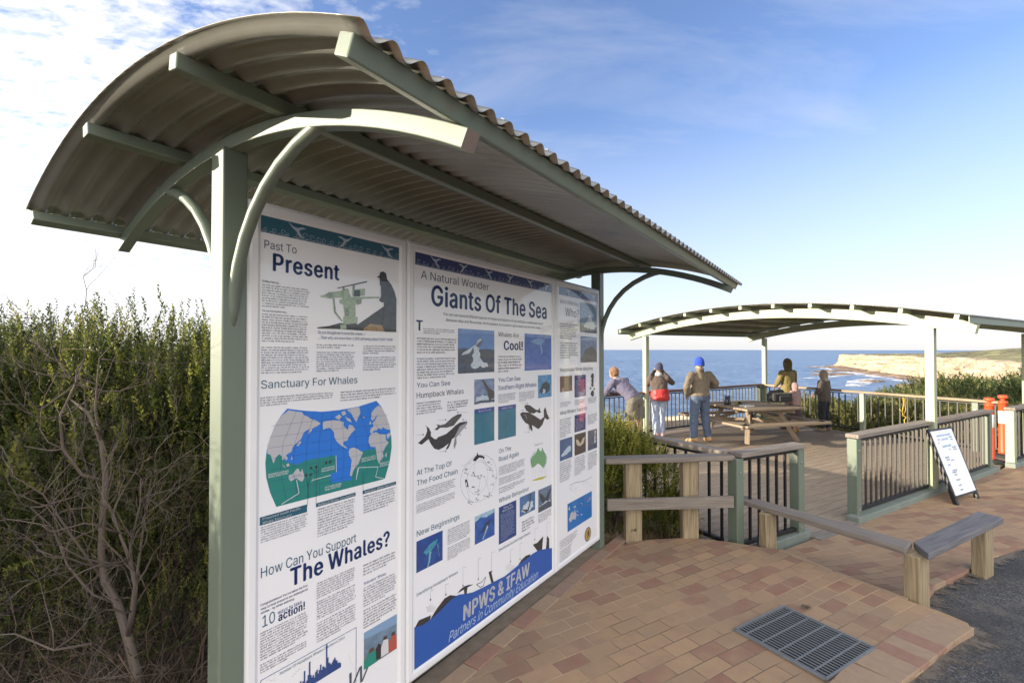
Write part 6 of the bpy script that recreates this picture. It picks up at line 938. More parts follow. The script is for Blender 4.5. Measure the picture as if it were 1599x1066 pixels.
for k in range(11):
    s_ = -.38 + .572 * k; q = math.asin((s_ - 2.5) / PR); rad = PR + .150 + .032
    up = PE * math.sin(q) + Vector((0, 0, math.cos(q))); c = PE * (2.5 + rad * math.sin(q)) + Vector((0, 0, PZ + rad * math.cos(q)))
    m = MB(); m.bar(c - PA * .37, c + PA * (DEPTH + .37), .05, .062, up); m.build('purlin', PAVG, t)
per = .076; xa, xb = -.39, DEPTH + .39; nx = int((xb - xa) / per * 6); nq = 16; rad = PR + .150 + .064 + .008
V = np.zeros((nx + 1, nq + 1, 3))
for i in range(nx + 1):
    a_ = xa + (xb - xa) * i / nx; wv = .008 * math.sin(2 * math.pi * (a_ - xa) / per)
    for j in range(nq + 1):
        s_ = -.45 + 5.93 * j / nq; q = math.asin((s_ - 2.5) / PR); r_ = rad + wv; V[i, j] = PW(2.5 + r_ * math.sin(q), a_, PZ + r_ * math.cos(q))
idx = np.arange((nx + 1) * (nq + 1)).reshape(nx + 1, nq + 1); Q = np.stack([idx[:-1, :-1], idx[1:, :-1], idx[1:, 1:], idx[:-1, 1:]], -1).reshape(-1, 4)
o = fast_mesh('roof_sheet', V.reshape(-1, 3), Q, [ROOFM], np.zeros(len(Q)), t); o.data.polygons.foreach_set('use_smooth', [True] * len(Q)); o.modifiers.new('solid', 'SOLIDIFY').thickness = .002
for s_ in (-.47, 5.50):
    q = math.asin((s_ - 2.5) / PR); c = PE * s_ + Vector((0, 0, PZ + (PR + .18) * math.cos(q)))
    m = MB(); m.bar(c - PA * .38, c + PA * (DEPTH + .38), .012, .085, (0, 0, 1)); m.build('eave_fascia', GREEN, t)

# ------------------------------------------------------------------ picnic table and the things on it
TC = Vector((5.17, 10.64, 0)); TY = R(16)
t = thing('picnic_table', TC, 'square timber picnic table with fixed benches standing on deck under the pavilion', 'table', None, TY)
for k in range(9):
    m = MB(); y = -.66 + k * .165; m.bar((-.72, y, .705), (.72, y, .705), .157, .042); m.build('tabletop_board', TIMBER_TABLE, t, bevel=.01)
for k in range(4):
    a = k * math.pi / 2; rt = Matrix.Rotation(a, 3, 'Z')
    m = MB(); m.bar(rt @ Vector((-1.03, -.97, .435)), rt @ Vector((1.03, -.97, .435)), .25, .045); m.build('bench_seat', TIMBER_TABLE, t, bevel=.014)
    rd = Matrix.Rotation(a + math.pi / 4, 3, 'Z')
    m = MB(); m.bar(rd @ Vector((0, -.52, .68)), rd @ Vector((0, -.90, .0)), .09, .09, tuple(rd @ Vector((1, 0, 0)))); m.build('leg', TIMBER_TABLE, t, bevel=.004)
    m = MB(); m.bar(rd @ Vector((.068 * (-1) ** k, -1.22, .385)), rd @ Vector((.068 * (-1) ** k, -.05, .385 + .002 * k)), .045, .09); m.build('bench_beam', TIMBER_TABLE, t, bevel=.004)
    m = MB(); m.bar(rd @ Vector((0, -.86, .635)), rd @ Vector((0, -.1, .635 + .002 * k)), .045, .09); m.build('top_beam', TIMBER_TABLE, t, bevel=.004)
    m = MB(); m.bar(rd @ Vector((0, -.62, .40)), rd @ Vector((0, -.08, .62)), .045, .07); m.build('brace', TIMBER_TABLE, t)
def on_table(px, py, z=.727): return gz(px, py, z)
BAGM = cloth('black_nylon', (.012, .012, .014), (.025, .025, .028), .7, .4, 20); BLKP = paint('black_plastic', (.015, .015, .016), .35, .2, coat=.2)
p = on_table(1217, 627.5); t = thing('camera_bag', p, 'black padded camera bag lying on the picnic table', 'bag', None, R(14))
m = MB(); m.box((0, 0, .105), (.52, .26, .21)); o = m.build('bag_body', BAGM, t, bevel=.05); 
m = MB(); m.box((.02, -.145, .09), (.3, .05, .13)); m.build('front_pocket', BAGM, t, bevel=.02)
m = MB(); m.tube([(-.12, 0, .2), (-.1, 0, .26), (0, .01, .285), (.1, 0, .26), (.12, 0, .2)], .014, 8); m.build('handle', BAGM, t, smooth=True)
m = MB(); m.tube([(-.25, -.03, .18), (-.33, -.06, .1), (-.36, -.1, .012), (-.44, -.12, .01), (-.42, -.03, .012), (-.3, .0, .012)], .012, 6); m.build('strap', BAGM, t, smooth=True)
m = MB(); m.ball((-.12, .05, .22), (.11, .09, .05)); m.ball((.05, .06, .225), (.09, .07, .04)); m.build('folded_cover', cloth('grey_cover', (.05, .05, .045), (.09, .085, .07), .9, .6, 30), t, smooth=True)
p = on_table(1136, 631.5); t = thing('binoculars', p, 'black binoculars standing upright on the table end', 'binoculars', None, R(10))
for s_ in (-1, 1):
    m = MB(); m.lathe((s_ * .042, 0, 0), [(.034, 0), (.036, .01), (.034, .06), (.026, .10), (.026, .15), (.021, .155), (.023, .19), (.02, .195)], 14); m.build('barrel', BLKP, t, smooth=True)
m = MB(); m.box((0, 0, .12), (.05, .03, .05)); m.tube([(0, 0, .1), (0, 0, .18)], .012, 8); m.build('hinge', BLKP, t, bevel=.006)
p = on_table(1166, 634.5); t = thing('open_magazine', p, 'white bird guide lying near the front edge of picnic table', 'book', None, R(20))
PAGE = paint('book_paper', (.6, .6, .56), .7, .05)
m = MB(); m.box((0, 0, .012), (.24, .17, .024)); m.build('pages', PAGE, t, bevel=.004); m = MB(); m.box((0, 0, .027), (.245, .175, .005)); m.build('cover', paint('book_cover', (.55, .52, .46), .4, .2, (.2, .25, .3), 40), t)
p = on_table(1152, 631); t = thing('field_glasses', p, 'yellowish compact camera with black strap beside the white guide', 'camera', None, R(30))
m = MB(); m.box((0, 0, .035), (.12, .05, .07)); m.build('camera_body', paint('khaki_camera', (.25, .22, .08), .5), t, bevel=.012)
m = MB(); m.tube([(0, -.02, .038), (0, -.075, .038)], [.028, .026], 12); m.build('lens', BLKP, t)
m = MB(); m.tube([(.06, 0, .05), (.12, .05, .012), (.2, .06, .008), (.26, .0, .008), (.2, -.04, .008)], .008, 6); m.build('strap', BAGM, t, smooth=True)

# ------------------------------------------------------------------ sandwich board
a0, a1 = Vector((5.555, 6.085, 0)), Vector((6.075, 6.36, 0)); b0, b1 = Vector((5.50, 6.44, .86)), Vector((6.03, 6.71, .86))
t = thing('sandwich_board', a0, 'white sandwich board with faint print leaning against the long balustrade', 'sign'); 
F = lambda u, w, off=0.0: (a0 + (a1 - a0) * u + ((b0 + (b1 - b0) * u) - (a0 + (a1 - a0) * u)) * w) + BN * off - a0
BN = (a1 - a0).cross(b0 - a0).normalized()
if BN.y > 0: BN = -BN
m = MB()
for u in (.0, 1.0):
    m.bar(F(u, -.0, -.02), F(u, 1.02, -.02), .022, .05, tuple(a1 - a0)); m.bar(F(u, .0, -.05), F(u, .98, -.045), .02, .02, tuple(a1 - a0))
m.bar(F(0, 1.0, -.02), F(1, 1.0, -.02), .022, .03, tuple(BN)); m.bar(F(0, .10, -.02), F(1, .10, -.02), .022, .03, tuple(BN)); m.build('frame', BLACK_STEEL, t)
m = MB(); P = [F(.02, .115, -.004), F(.98, .115, -.004), F(.98, .985, -.004), F(.02, .985, -.004)]; P2 = [F(.02, .115, -.02), F(.98, .115, -.02), F(.98, .985, -.02), F(.02, .985, -.02)]
m.add(P + P2, [(0, 1, 2, 3), (7, 6, 5, 4), (0, 4, 5, 1), (1, 5, 6, 2), (2, 6, 7, 3), (3, 7, 4, 0)]); m.build('white_panel', printed((.72, .73, .78)), t)
m = MB(); rnd = random.Random(8)
def bq(u0, w0, u1, w1, mat): m.add([F(u0, w0, .0), F(u1, w0, .0), F(u1, w1, .0), F(u0, w1, .0)], [(0, 1, 2, 3)], mat)
LB = printed((.28, .42, .62)); LG = printed((.12, .14, .2))
def scrawl(u0, u1, w, h, mat):
    u = u0
    while u < u1: d = rnd.uniform(.012, .03); bq(u, w, u + d * .55, w + h * rnd.uniform(.6, 1.2), mat); (rnd.random() < .6) and bq(u, w + h * .4, u + d, w + h * .6, mat); u += d * 1.15
scrawl(.2, .84, .90, .028, LB); scrawl(.34, .64, .845, .025, LB); scrawl(.28, .64, .745, .03, LB)
for u0, u1, w in [(.2, .28, .85), (.72, .86, .865), (.16, .22, .81), (.76, .84, .83), (.68, .86, .72), (.7, .85, .69), (.5, .58, .70), (.2, .36, .6), (.22, .36, .57), (.42, .56, .555), (.2, .3, .5), (.3, .5, .42), (.26, .46, .395), (.3, .42, .36), (.3, .46, .29), (.3, .42, .22), (.3, .4, .16)]: scrawl(u0, u1, w, .018, LG)
m.build('print', None, t)

# ------------------------------------------------------------------ bollards
ORANGE = paint('bollard_orange', (.78, .085, .025), .45, .06, (.62, .12, .06), 8); REFL = paint('white_reflective_band', (.74, .74, .76), .4, .05); RUBBER = paint('black_rubber', (.02, .02, .02), .8, .3)
for p, lab, rz in ((gz(1546, 722, 0), 'orange and white bollard half hidden by the balustrade end post', .3), (gz(1567, 713, 0), 'orange and white bollard standing clear beside pale balustrade post', 1.0)):
    t = thing('bollard', p, lab, 'bollard', 'orange bollards in the gap of the railing', rz)
    m = MB(); m.lathe((0, 0, 0), [(.20, 0), (.20, .04), (.17, .055), (.08, .06), (.07, .07)], 8); m.build('rubber_base', RUBBER, t, bevel=.004)
    m = MB(); m.lathe((0, 0, 0), [(.072, .06), (.067, .09), (.060, .62), (.060, .965), (.067, .97), (.067, .995), (.05, 1.0), (.026, 1.01), (.024, 1.035), (.045, 1.04), (.068, 1.055), (.072, 1.08), (.056, 1.10), (.02, 1.108)], 20); m.build('body', ORANGE, t, smooth=True)
    m = MB(); m.lathe((0, 0, 0), [(.0608, .60), (.0628, .602), (.0625, .82), (.0605, .822)], 20); m.build('reflective_band', REFL, t, smooth=True)
# yellow cord tied on pavilion post
m = MB(); q = gz(1410, 622, .99)
for pts in ([(0, 0, .02), (.012, 0, -.1), (-.01, .0, -.22), (.0, 0, -.34)], [(.03, 0, .0), (.035, 0, -.12), (.05, 0, -.2), (.02, 0, -.30), (-.05, 0, -.22), (-.07, 0, -.2)], [(.0, 0, -.32), (.06, 0, -.36), (.02, 0, -.4), (.03, 0, -.52), (.015, 0, -.68)]): m.tube([q + Vector(a_) for a_ in pts], .008, 6)
o = m.build('yellow_cord', paint('yellow_rope', (.5, .36, .05), .8), smooth=True); tag(o, 'yellow cord hanging from the balustrade beside pavilion post', 'cord')
# ------------------------------------------------------------------ people
SKIN = paint('skin', (.46, .27, .19), .55, .08)
def V3(*a): return Vector(a)
BASE = dict(pel=V3(0, 0, .93), waist=V3(0, .0, 1.06), chest=V3(0, .01, 1.28), neck=V3(0, .0, 1.47), head=V3(0, .03, 1.62), look=V3(0, 1, 0),
            shL=V3(-.19, 0, 1.41), shR=V3(.19, 0, 1.41), elL=V3(-.25, -.03, 1.14), elR=V3(.25, -.03, 1.14), wrL=V3(-.24, .10, .92), wrR=V3(.24, .10, .92),
            hipL=V3(-.09, 0, .92), hipR=V3(.09, 0, .92), knL=V3(-.10, .03, .50), knR=V3(.10, .03, .50), anL=V3(-.105, -.02, .085), anR=V3(.105, -.02, .085), fL=V3(-.12, 1, 0), fR=V3(.12, 1, 0))
def seg(m, a, b, ra, rb, rm=None, n=10, mat=None):
    c = a.lerp(b, .4); m.tube([a - (b - a).normalized() * ra * .5, a, c, b, b + (b - a).normalized() * rb * .4], [ra * .6, ra, rm or (ra + rb) / 2 * 1.04, rb, rb * .6], n, mat)
def torso(m, J, secs):
    sp = [J['pel'], J['waist'], J['chest'], J['neck']]
    pts = []; rad = []
    for tt, rx, ry in secs:
        i = min(2, max(0, int(tt))); q = sp[i] + (sp[i + 1] - sp[i]) * (tt - i); pts.append(q); rad.append((rx, ry))
    m.tube(pts, rad, 18)
def hand(m, wr, d, side, up):
    d = d.normalized(); s = d.cross(up).normalized(); u = s.cross(d)
    m.tube([wr - d * .01, wr + d * .03, wr + d * .085], [(.022, .018), (.036, .017), (.038, .014)], 8)
    for i, L in enumerate((.062, .075, .07, .055)):
        o = wr + d * .082 + s * (i - 1.5) * .019
        m.tube([o, o + d * L * .5 - u * .004, o + d * L * .85 - u * .022, o + d * L - u * .036], [.0095, .009, .0085, .006], 6)
    o = wr + d * .025 + s * side * .034; m.tube([o, o + d * .035 + s * side * .022 - u * .01, o + d * .065 + s * side * .02 - u * .022], [.011, .0105, .008], 6)
def person(label, loc, rz, h, over, dress):
    J = {k: v.copy() for k, v in BASE.items()}; J.update({k: Vector(v) for k, v in over.items()})
    k = h / 1.75; t = thing('person', loc, label, 'person', 'people looking out to sea', rz)
    def fin(m, name, mat, vox=None, it=3, par=None, **kw):
        m.v = [(x * k, y * k, z * k) for x, y, z in m.v]; o = m.build(name, mat, par or t, smooth=True, **kw)
        if vox: blend(o, vox, it)
        return o
    lk = J['look'].normalized(); hs = Matrix(((lk.y, lk.x, 0), (-lk.x, lk.y, 0), (0, 0, 1)))     # head turn
    H_ = lambda x, y, z: J['head'] + hs @ Vector((x, y, z))
    m = MB(); torso(m, J, [(0, .12, .085), (.3, .15, .10), (1, .125, .09), (2, .155, .105), (2.6, .13, .08), (3, .055, .055)])
    m.tube([J['neck'] - V3(0, 0, .06), J['neck'] + (J['head'] - J['neck']) * .5, J['head']], [.058, .054, .055], 10)
    m.tube([H_(0, .0, -.115), H_(0, .015, -.09), H_(0, .01, -.03), H_(0, 0, .03), H_(0, -.005, .085), H_(0, -.01, .118)], [(.028, .03), (.055, .07), (.07, .09), (.076, .098), (.062, .08), (.02, .025)], 14)
    m.tube([H_(0, .085, .0), H_(0, .112, -.032), H_(0, .09, -.042)], [.008, .015, .01], 8)
    for s in (-1, 1): m.tube([H_(s * .07, -.005, -.035), H_(s * .082, -.012, .0), H_(s * .078, -.01, .03)], [.008, .014, .009], 8)
    for s in 'LR':
        q = -1 if s == 'L' else 1
        m.ball(J['sh' + s], .056, 10); seg(m, J['sh' + s], J['el' + s], .05, .038); seg(m, J['el' + s], J['wr' + s], .038, .025); hand(m, J['wr' + s], J['wr' + s] - J['el' + s], -q, V3(0, 0, 1) if abs((J['wr' + s] - J['el' + s]).normalized().z) < .8 else V3(q, 0, 0))
        m.ball(J['hip' + s], .085, 10); seg(m, J['hip' + s], J['kn' + s], .082, .054); seg(m, J['kn' + s], J['an' + s], .054, .036, .056)
        f = J['f' + s].normalized(); a = J['an' + s]; m.tube([a + V3(0, 0, .02) - f * .02, a - V3(0, 0, .03) + f * .03, a - V3(0, 0, .055) + f * .14], [.036, .04, .03], 8)
    bd = fin(m, 'body', SKIN, .0095 * k + .001, 2)
    m = MB()
    for s in (-1, 1): m.ball(H_(s * .03, .082, .01), .012, 8)
    fin(m, 'eyes', paint('eye_white', (.5, .48, .45), .3), par=bd)
    m = MB(); m.tube([H_(-.024, .09, -.062), H_(0, .098, -.064), H_(.024, .09, -.062)], [.004, .007, .004], 6); fin(m, 'mouth', paint('lip', (.32, .11, .09), .5), par=bd)
    for d in dress: d(J, fin, H_)
    return t
def jacket(c, hem=0.0, fit=1.0, name='jacket', sleeve=1.0, low=None, collar=None):
    def f(J, fin, H_):
        m = MB(); torso(m, J, [(hem, .185 * fit, .135 * fit), (max(hem + .1, .15), .19 * fit, .14 * fit), (1, .175 * fit, .125 * fit), (1.6, .185 * fit, .13 * fit), (2.2, .19 * fit, .125 * fit), (2.65, .155 * fit, .10 * fit), (2.95, .075, .075), (3.12, .07, .07)])
        for s in 'LR':
            m.ball(J['sh' + s] - V3(0, 0, .015), .075 * fit, 10); seg(m, J['sh' + s], J['el' + s], .07 * fit, .062 * fit)
            w = J['el' + s].lerp(J['wr' + s], sleeve); seg(m, J['el' + s], w, .062 * fit, .046 * fit)
        jk = creased(fin(m, name, c, .014, 3), .034)
        if low:
            m = MB(); torso(m, J, [(hem - .02, .193 * fit, .143 * fit), (hem + .3, .21 * fit, .155 * fit), (low[0] - .1, .193 * fit, .143 * fit), (low[0], .182 * fit, .133 * fit)]); creased(fin(m, 'jacket_lower_band', low[1], .014, 2, par=jk), .026)
        if collar:
            m = MB(); m.tube([J['neck'] + V3(0, 0, -.02), J['neck'] + V3(0, .005, .055)], [(.085, .085), (.075, .08)], 14); fin(m, 'collar', collar, par=jk)
    return f
def trousers(c, fit=1.0, leg=1.0, name='trousers', belt=None):
    def f(J, fin, H_):
        m = MB(); p = J['pel']; w = J['waist']; m.tube([p - V3(0, 0, .08), p, p.lerp(w, .5), p.lerp(w, .95)], [(.13 * fit, .10 * fit), (.17 * fit, .128 * fit), (.168 * fit, .12 * fit), (.15 * fit, .105 * fit)], 18)
        for s in 'LR':
            m.ball(J['hip' + s] - V3(0, .015, 0), .098 * fit, 12)
            if leg > .5:
                seg(m, J['hip' + s], J['kn' + s], .098 * fit, .075 * fit); e = J['kn' + s].lerp(J['an' + s], (leg - .5) * 2 * .97); m.tube([J['kn' + s] + V3(0, 0, .03), J['kn' + s], J['kn' + s].lerp(e, .5), e], [.07 * fit, .075 * fit, .07 * fit, .066 * fit], 12)
            else:
                e = J['hip' + s].lerp(J['kn' + s], leg * 2); m.tube([J['hip' + s], J['hip' + s].lerp(e, .5), e], [.10 * fit, .105 * fit, .108 * fit], 14)
        creased(fin(m, name, c, .013, 3), .030)
    return f
def shoes(c, big=1.0, sole=None):
    def f(J, fin, H_):
        for s in 'LR':
            m = MB(); d = J['f' + s].normalized(); a = J['an' + s]; z = lambda f_, zz: Vector((a.x + d.x * f_, a.y + d.y * f_, zz))
            m.tube([z(-.07, .045), z(-.055, .06), z(0, .07), z(.06, .055), z(.13, .045), z(.18, .035)], [(.02, .02), (.042, .05), (.046, .062), (.046, .05), (.048, .038), (.025, .02)], 12)
            m.tube([z(-.01, .06), z(-.015, .13)], [.052 * big, .055 * big], 10)
            m.v = [(x, y, max(.004, zz)) for x, y, zz in m.v]; fin(m, 'shoe', c, .011, 2)
    return f
def beanie(c):
    def f(J, fin, H_):
        m = MB(); m.tube([H_(0, -.012, -.035), H_(0, -.010, -.03), H_(0, -.008, .03), H_(0, -.008, .085), H_(0, -.01, .125), H_(0, -.012, .142)], [(.082, .102), (.092, .112), (.092, .112), (.08, .098), (.05, .06), (.012, .012)], 18); bn = fin(m, 'beanie', c)
        m = MB(); m.tube([H_(0, -.012, -.038), H_(0, -.012, .0)], [(.094, .114), (.095, .115)], 18); fin(m, 'beanie_cuff', c, par=bn)
        m = MB(); m.tube([H_(0, -.05, -.05), H_(0, -.06, -.02)], [(.068, .06), (.074, .068)], 12); fin(m, 'hair', paint('grey_hair', (.14, .12, .10), .8, .3))
    return f
def hood(c, fur=None):
    def f(J, fin, H_):
        m = MB(); m.tube([J['neck'] + V3(0, -.02, -.05), H_(0, -.03, -.12), H_(0, -.022, -.04), H_(0, -.018, .05), H_(0, -.022, .11), H_(0, -.03, .138)], [(.10, .09), (.085, .095), (.092, .112), (.088, .108), (.062, .078), (.015, .02)], 16); hd = fin(m, 'hood', c, .013, 3)
        if fur:
            m = MB(); m.tube([H_(.092 * math.cos(q), .10 + .01 * math.sin(q * 5), .0 + .115 * math.sin(q)) for q in [2.1 + i * .15 for i in range(13)]], [.024 + .006 * (i % 2) for i in range(13)], 8); fin(m, 'fur_trim', fur, .012, 1, par=hd)
    return f
def hair(c, tail=True):
    def f(J, fin, H_):
        m = MB(); m.tube([H_(0, -.045, -.09), H_(0, -.04, -.04), H_(0, -.022, .03), H_(0, -.02, .09), H_(0, -.02, .13)], [(.068, .06), (.092, .095), (.096, .108), (.078, .092), (.02, .03)], 16)
        if tail: m.tube([H_(.02, -.10, .05), H_(.035, -.13, .03), H_(.04, -.14, -.03), H_(.035, -.12, -.08)], [.035, .045, .04, .015], 10)
        rnd = random.Random(3)
        for _ in range(14): q = rnd.uniform(-1.4, 1.4); m.tube([H_(.075 * math.sin(q), -.075 * math.cos(q), .05), H_(.10 * math.sin(q), -.11 * math.cos(q), .0), H_(.09 * math.sin(q) + rnd.uniform(-.03, .03), -.10 * math.cos(q), -.08)], [.02, .018, .006], 6)
        fin(m, 'hair', c, .010, 1)
    return f
DENIM = cloth('blue_denim', (.045, .07, .125), (.10, .135, .205), .85, .8, 8); PALE_DENIM = cloth('pale_jeans', (.26, .31, .42), (.34, .39, .50), .85, .6, 12)
OLIVE_BR = cloth('khaki_bomber_jacket', (.115, .09, .058), (.19, .15, .10), .6, .9, 9)
FA = R(31)
# man in the blue beanie
person('man in bright blue beanie, khaki jacket and jeans standing by table end', (3.90, 10.13, 0), R(14), 1.76,
    dict(elL=(-.38, -.10, 1.17), wrL=(-.24, .10, .98), elR=(.37, -.02, 1.18), wrR=(.24, .24, 1.14), hipL=(-.10, 0, .92), hipR=(.10, 0, .92), knL=(-.135, .03, .5), knR=(.135, .03, .5), anL=(-.17, -.03, .085), anR=(.165, -.03, .085), fL=(-.75, .7, 0), fR=(.15, 1, 0), shL=(-.20, 0, 1.40), shR=(.20, 0, 1.40)),
    [trousers(DENIM, 1.16), jacket(OLIVE_BR, .2, 1.14, collar=OLIVE_BR), shoes(cloth('tan_boot_leather', (.42, .25, .11), (.5, .31, .15), .6, .3), 1.15), beanie(cloth('blue_knit', (.012, .06, .5), (.016, .075, .58), .95, .8, 60))])
# binocular watcher
p2 = person('person in navy beanie and brown and red jacket holding up binoculars', (3.20, 10.66, 0), R(-12), 1.62,
    dict(elL=(-.26, .14, 1.22), wrL=(-.07, .30, 1.55), elR=(.33, .12, 1.28), wrR=(.09, .28, 1.56), anL=(-.07, -.04, .085), anR=(.07, .0, .085), knL=(-.085, .03, .5), knR=(.08, .04, .5), head=(.015, .04, 1.63), waist=(.03, 0, 1.06), pel=(.03, 0, .93)),
    [trousers(PALE_DENIM, 1.0), jacket(cloth('brown_fleece', (.075, .055, .045), (.10, .075, .06), .95, .5, 14), -.4, 1.05, collar=cloth('white_scarf', (.6, .58, .56), None), low=(1.35, cloth('red_nylon', (.36, .012, .014), (.44, .02, .02), .5, .7, 12))),
     shoes(cloth('pink_white_shoe', (.6, .5, .48), (.6, .3, .3), .7, .3)), beanie(cloth('navy_knit', (.035, .04, .085), (.05, .055, .11), .95, .7, 60))])
# leaning woman
person('woman in purple sweater and grey shorts leaning on the seaward handrail', (2.46, 9.80, 0), R(36), 1.68,
    dict(pel=(0, -.02, .93), waist=(-.02, .10, 1.07), chest=(-.04, .29, 1.22), neck=(-.05, .44, 1.36), head=(-.06, .53, 1.50), shL=(-.25, .36, 1.33), shR=(.14, .36, 1.33), elL=(-.36, .50, 1.06), elR=(.16, .60, 1.06), wrL=(-.16, .66, 1.06), wrR=(-.02, .70, 1.07),
         hipL=(-.10, -.02, .92), hipR=(.09, -.02, .92), knL=(-.11, .02, .5), knR=(.11, -.02, .5), anL=(-.12, -.03, .085), anR=(.13, -.08, .085)),
    [trousers(cloth('grey_shorts_cotton', (.10, .088, .07), (.135, .12, .095), .9, .6, 10), 1.16, .42, 'shorts'), jacket(cloth('purple_sweater_wool', (.085, .08, .125), (.115, .105, .16), .95, .4, 12), .25, 1.06, 'sweater'), shoes(cloth('white_sneaker', (.5, .5, .5), None)), hair(cloth('auburn_hair', (.13, .06, .025), (.26, .125, .05), .6, .9, 40), False)])
# adult in olive parka
person('adult in olive parka with dark raised hood by the far deck corner', (6.68, 11.82, 0), R(20), 1.70,
    dict(elL=(-.28, .05, 1.16), wrL=(-.12, .26, 1.06), elR=(.28, .05, 1.16), wrR=(.12, .26, 1.06)),
    [trousers(cloth('dark_olive_trousers', (.05, .05, .035), None), .95), jacket(cloth('olive_parka', (.15, .118, .038), (.22, .175, .06), .8, .7, 9), -1.2, 1.03, 'parka'), shoes(cloth('dark_shoe', (.04, .035, .03), None)), hood(cloth('dark_olive_hood', (.075, .06, .025), (.10, .08, .035), .9, .5, 18))])
# child in mauve
person('small child in mauve hooded jacket and dark skirt in front of olive parka', (6.52, 11.25, 0), R(28), 1.16,
    dict(elL=(-.26, .06, 1.16), wrL=(-.2, .2, .98), elR=(.27, .04, 1.14), wrR=(.22, .14, .92)),
    [trousers(cloth('floral_leggings', (.36, .27, .38), (.5, .42, .5), .9, .3, 40), .9, .78, 'leggings'),
     lambda J, fin, H_: (lambda m: (m.tube([J['pel'] + V3(0, 0, .14), J['pel'] + V3(0, 0, -.05), J['pel'] + V3(.01, 0, -.40)], [(.15, .11), (.2, .16), (.26, .22)], 18), fin(m, 'skirt', cloth('dark_plum_skirt', (.045, .03, .035), (.07, .045, .05), .9, .6, 12), .014, 2)))(MB()),
     jacket(cloth('mauve_fleece', (.30, .195, .19), (.38, .26, .25), .95, .6, 12), .25, 1.12), shoes(cloth('yellow_boot', (.4, .28, .08), None)), hood(cloth('mauve_hood', (.33, .22, .215), None, .95, .5, 16))])
# child in grey
person('child in grey hooded top and black trousers next to railing corner', (7.35, 11.50, 0), R(34), 1.43,
    dict(elL=(-.30, .02, 1.17), wrL=(-.12, .22, 1.04), elR=(.30, .02, 1.17), wrR=(.12, .22, 1.04), anL=(-.14, -.02, .085), anR=(.16, -.04, .085), knL=(-.12, .03, .5), knR=(.14, .03, .5)),
    [trousers(cloth('black_trousers', (.012, .013, .02), (.02, .02, .03), .85, .5, 10), 1.2), jacket(cloth('charcoal_top', (.075, .06, .05), (.10, .085, .07), .9, .6, 11), -.5, 1.14), shoes(cloth('tan_shoe', (.34, .24, .16), None)), hood(cloth('beige_hood', (.27, .22, .17), (.33, .28, .22), .95, .5, 20))])
# binoculars held by the watcher
t = thing('binoculars', (3.20, 10.66, 0), 'black binoculars held to the eyes of person in navy beanie', 'binoculars', None, R(-12))
for s in (-1, 1):
    m = MB(); m.tube([(s * .034 + .014, .13, 1.52), (s * .034 + .014, .19, 1.52), (s * .036 + .014, .27, 1.52)], [.021, .024, .032], 12); m.build('barrel', BLKP, t, smooth=True)
m = MB(); m.tube([(.014, .15, 1.52), (.014, .22, 1.52)], .014, 8); m.build('hinge', BLKP, t)
# ------------------------------------------------------------------ vegetation
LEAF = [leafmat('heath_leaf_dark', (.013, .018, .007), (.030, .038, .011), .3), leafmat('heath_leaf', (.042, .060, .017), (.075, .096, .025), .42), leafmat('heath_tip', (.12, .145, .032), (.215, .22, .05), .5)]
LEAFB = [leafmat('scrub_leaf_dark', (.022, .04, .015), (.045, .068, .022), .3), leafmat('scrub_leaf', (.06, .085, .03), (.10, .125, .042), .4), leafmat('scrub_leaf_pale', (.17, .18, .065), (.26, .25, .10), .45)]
TWIG = timber('grey_twig_bark', (.05, .04, .032), (.13, .105, .085), .9, False, 2)
DRY = timber('dry_twig', (.06, .042, .028), (.15, .108, .075), .9, False)
def nrm(a): return a / np.maximum(1e-9, np.linalg.norm(a, axis=-1, keepdims=True))
def shoots(rng, base, dirn, length, nleaf, ll, lw, mat):
    """leafy shoots: every leaf its own small face around a curving stem"""
    n = len(base); t = (np.arange(nleaf) + rng.random((n, nleaf))) / nleaf
    bend = nrm(dirn + rng.normal(0, .25, (n, 3))); P = base[:, None] + (dirn[:, None] * (1 - t[..., None] * .4) + bend[:, None] * t[..., None] * .4) * (t * length[:, None])[..., None]
    rad = rng.normal(0, 1, (n, nleaf, 3)); rad -= dirn[:, None] * (rad * dirn[:, None]).sum(-1, keepdims=True); rad = nrm(rad)
    a = rng.uniform(.45, 1.1, (n, nleaf, 1)); L = nrm(dirn[:, None] * np.cos(a) + rad * np.sin(a)); W = nrm(np.cross(L, rng.normal(0, 1, (n, nleaf, 3))))
    ln = (ll * rng.uniform(.6, 1.25, (n, nleaf)) * (1.05 - .5 * t))[..., None]; w = lw * rng.uniform(.6, 1.5, (n, nleaf, 1)) * rng.uniform(.8, 1.3, (n, 1, 1))
    V = np.stack([P, P + L * ln * .45 + W * w / 2, P + L * ln, P + L * ln * .45 - W * w / 2], 2).reshape(-1, 3)
    Q = np.arange(len(V)).reshape(-1, 4); return V, Q, np.repeat(mat, nleaf)
def twigs(rng, P0, D, L, r, nseg=4, wob=.35):
    n = len(P0); pts = [P0]; d = D.copy()
    for k in range(nseg): d = nrm(d + rng.normal(0, wob, (n, 3)) * .6); pts.append(pts[-1] + d * (L / nseg)[:, None])
    pts = np.stack(pts, 1); a = nrm(np.cross(D, rng.normal(0, 1, (n, 3)))); b = nrm(np.cross(D, a)); V = []
    for k in range(nseg + 1):
        rr = (r * (1 - .8 * k / nseg))[:, None]
        for q in range(3): V.append(pts[:, k] + a * rr * math.cos(2.094 * q) + b * rr * math.sin(2.094 * q))
    V = np.stack(V, 1).reshape(-1, 3); o = np.arange(n)[:, None] * (3 * (nseg + 1)); Q = []
    for k in range(nseg):
        for q in range(3): Q.append(np.concatenate([o + 3 * k + q, o + 3 * k + (q + 1) % 3, o + 3 * k + 3 + (q + 1) % 3, o + 3 * k + 3 + q], 1))
    return V, np.concatenate(Q), pts
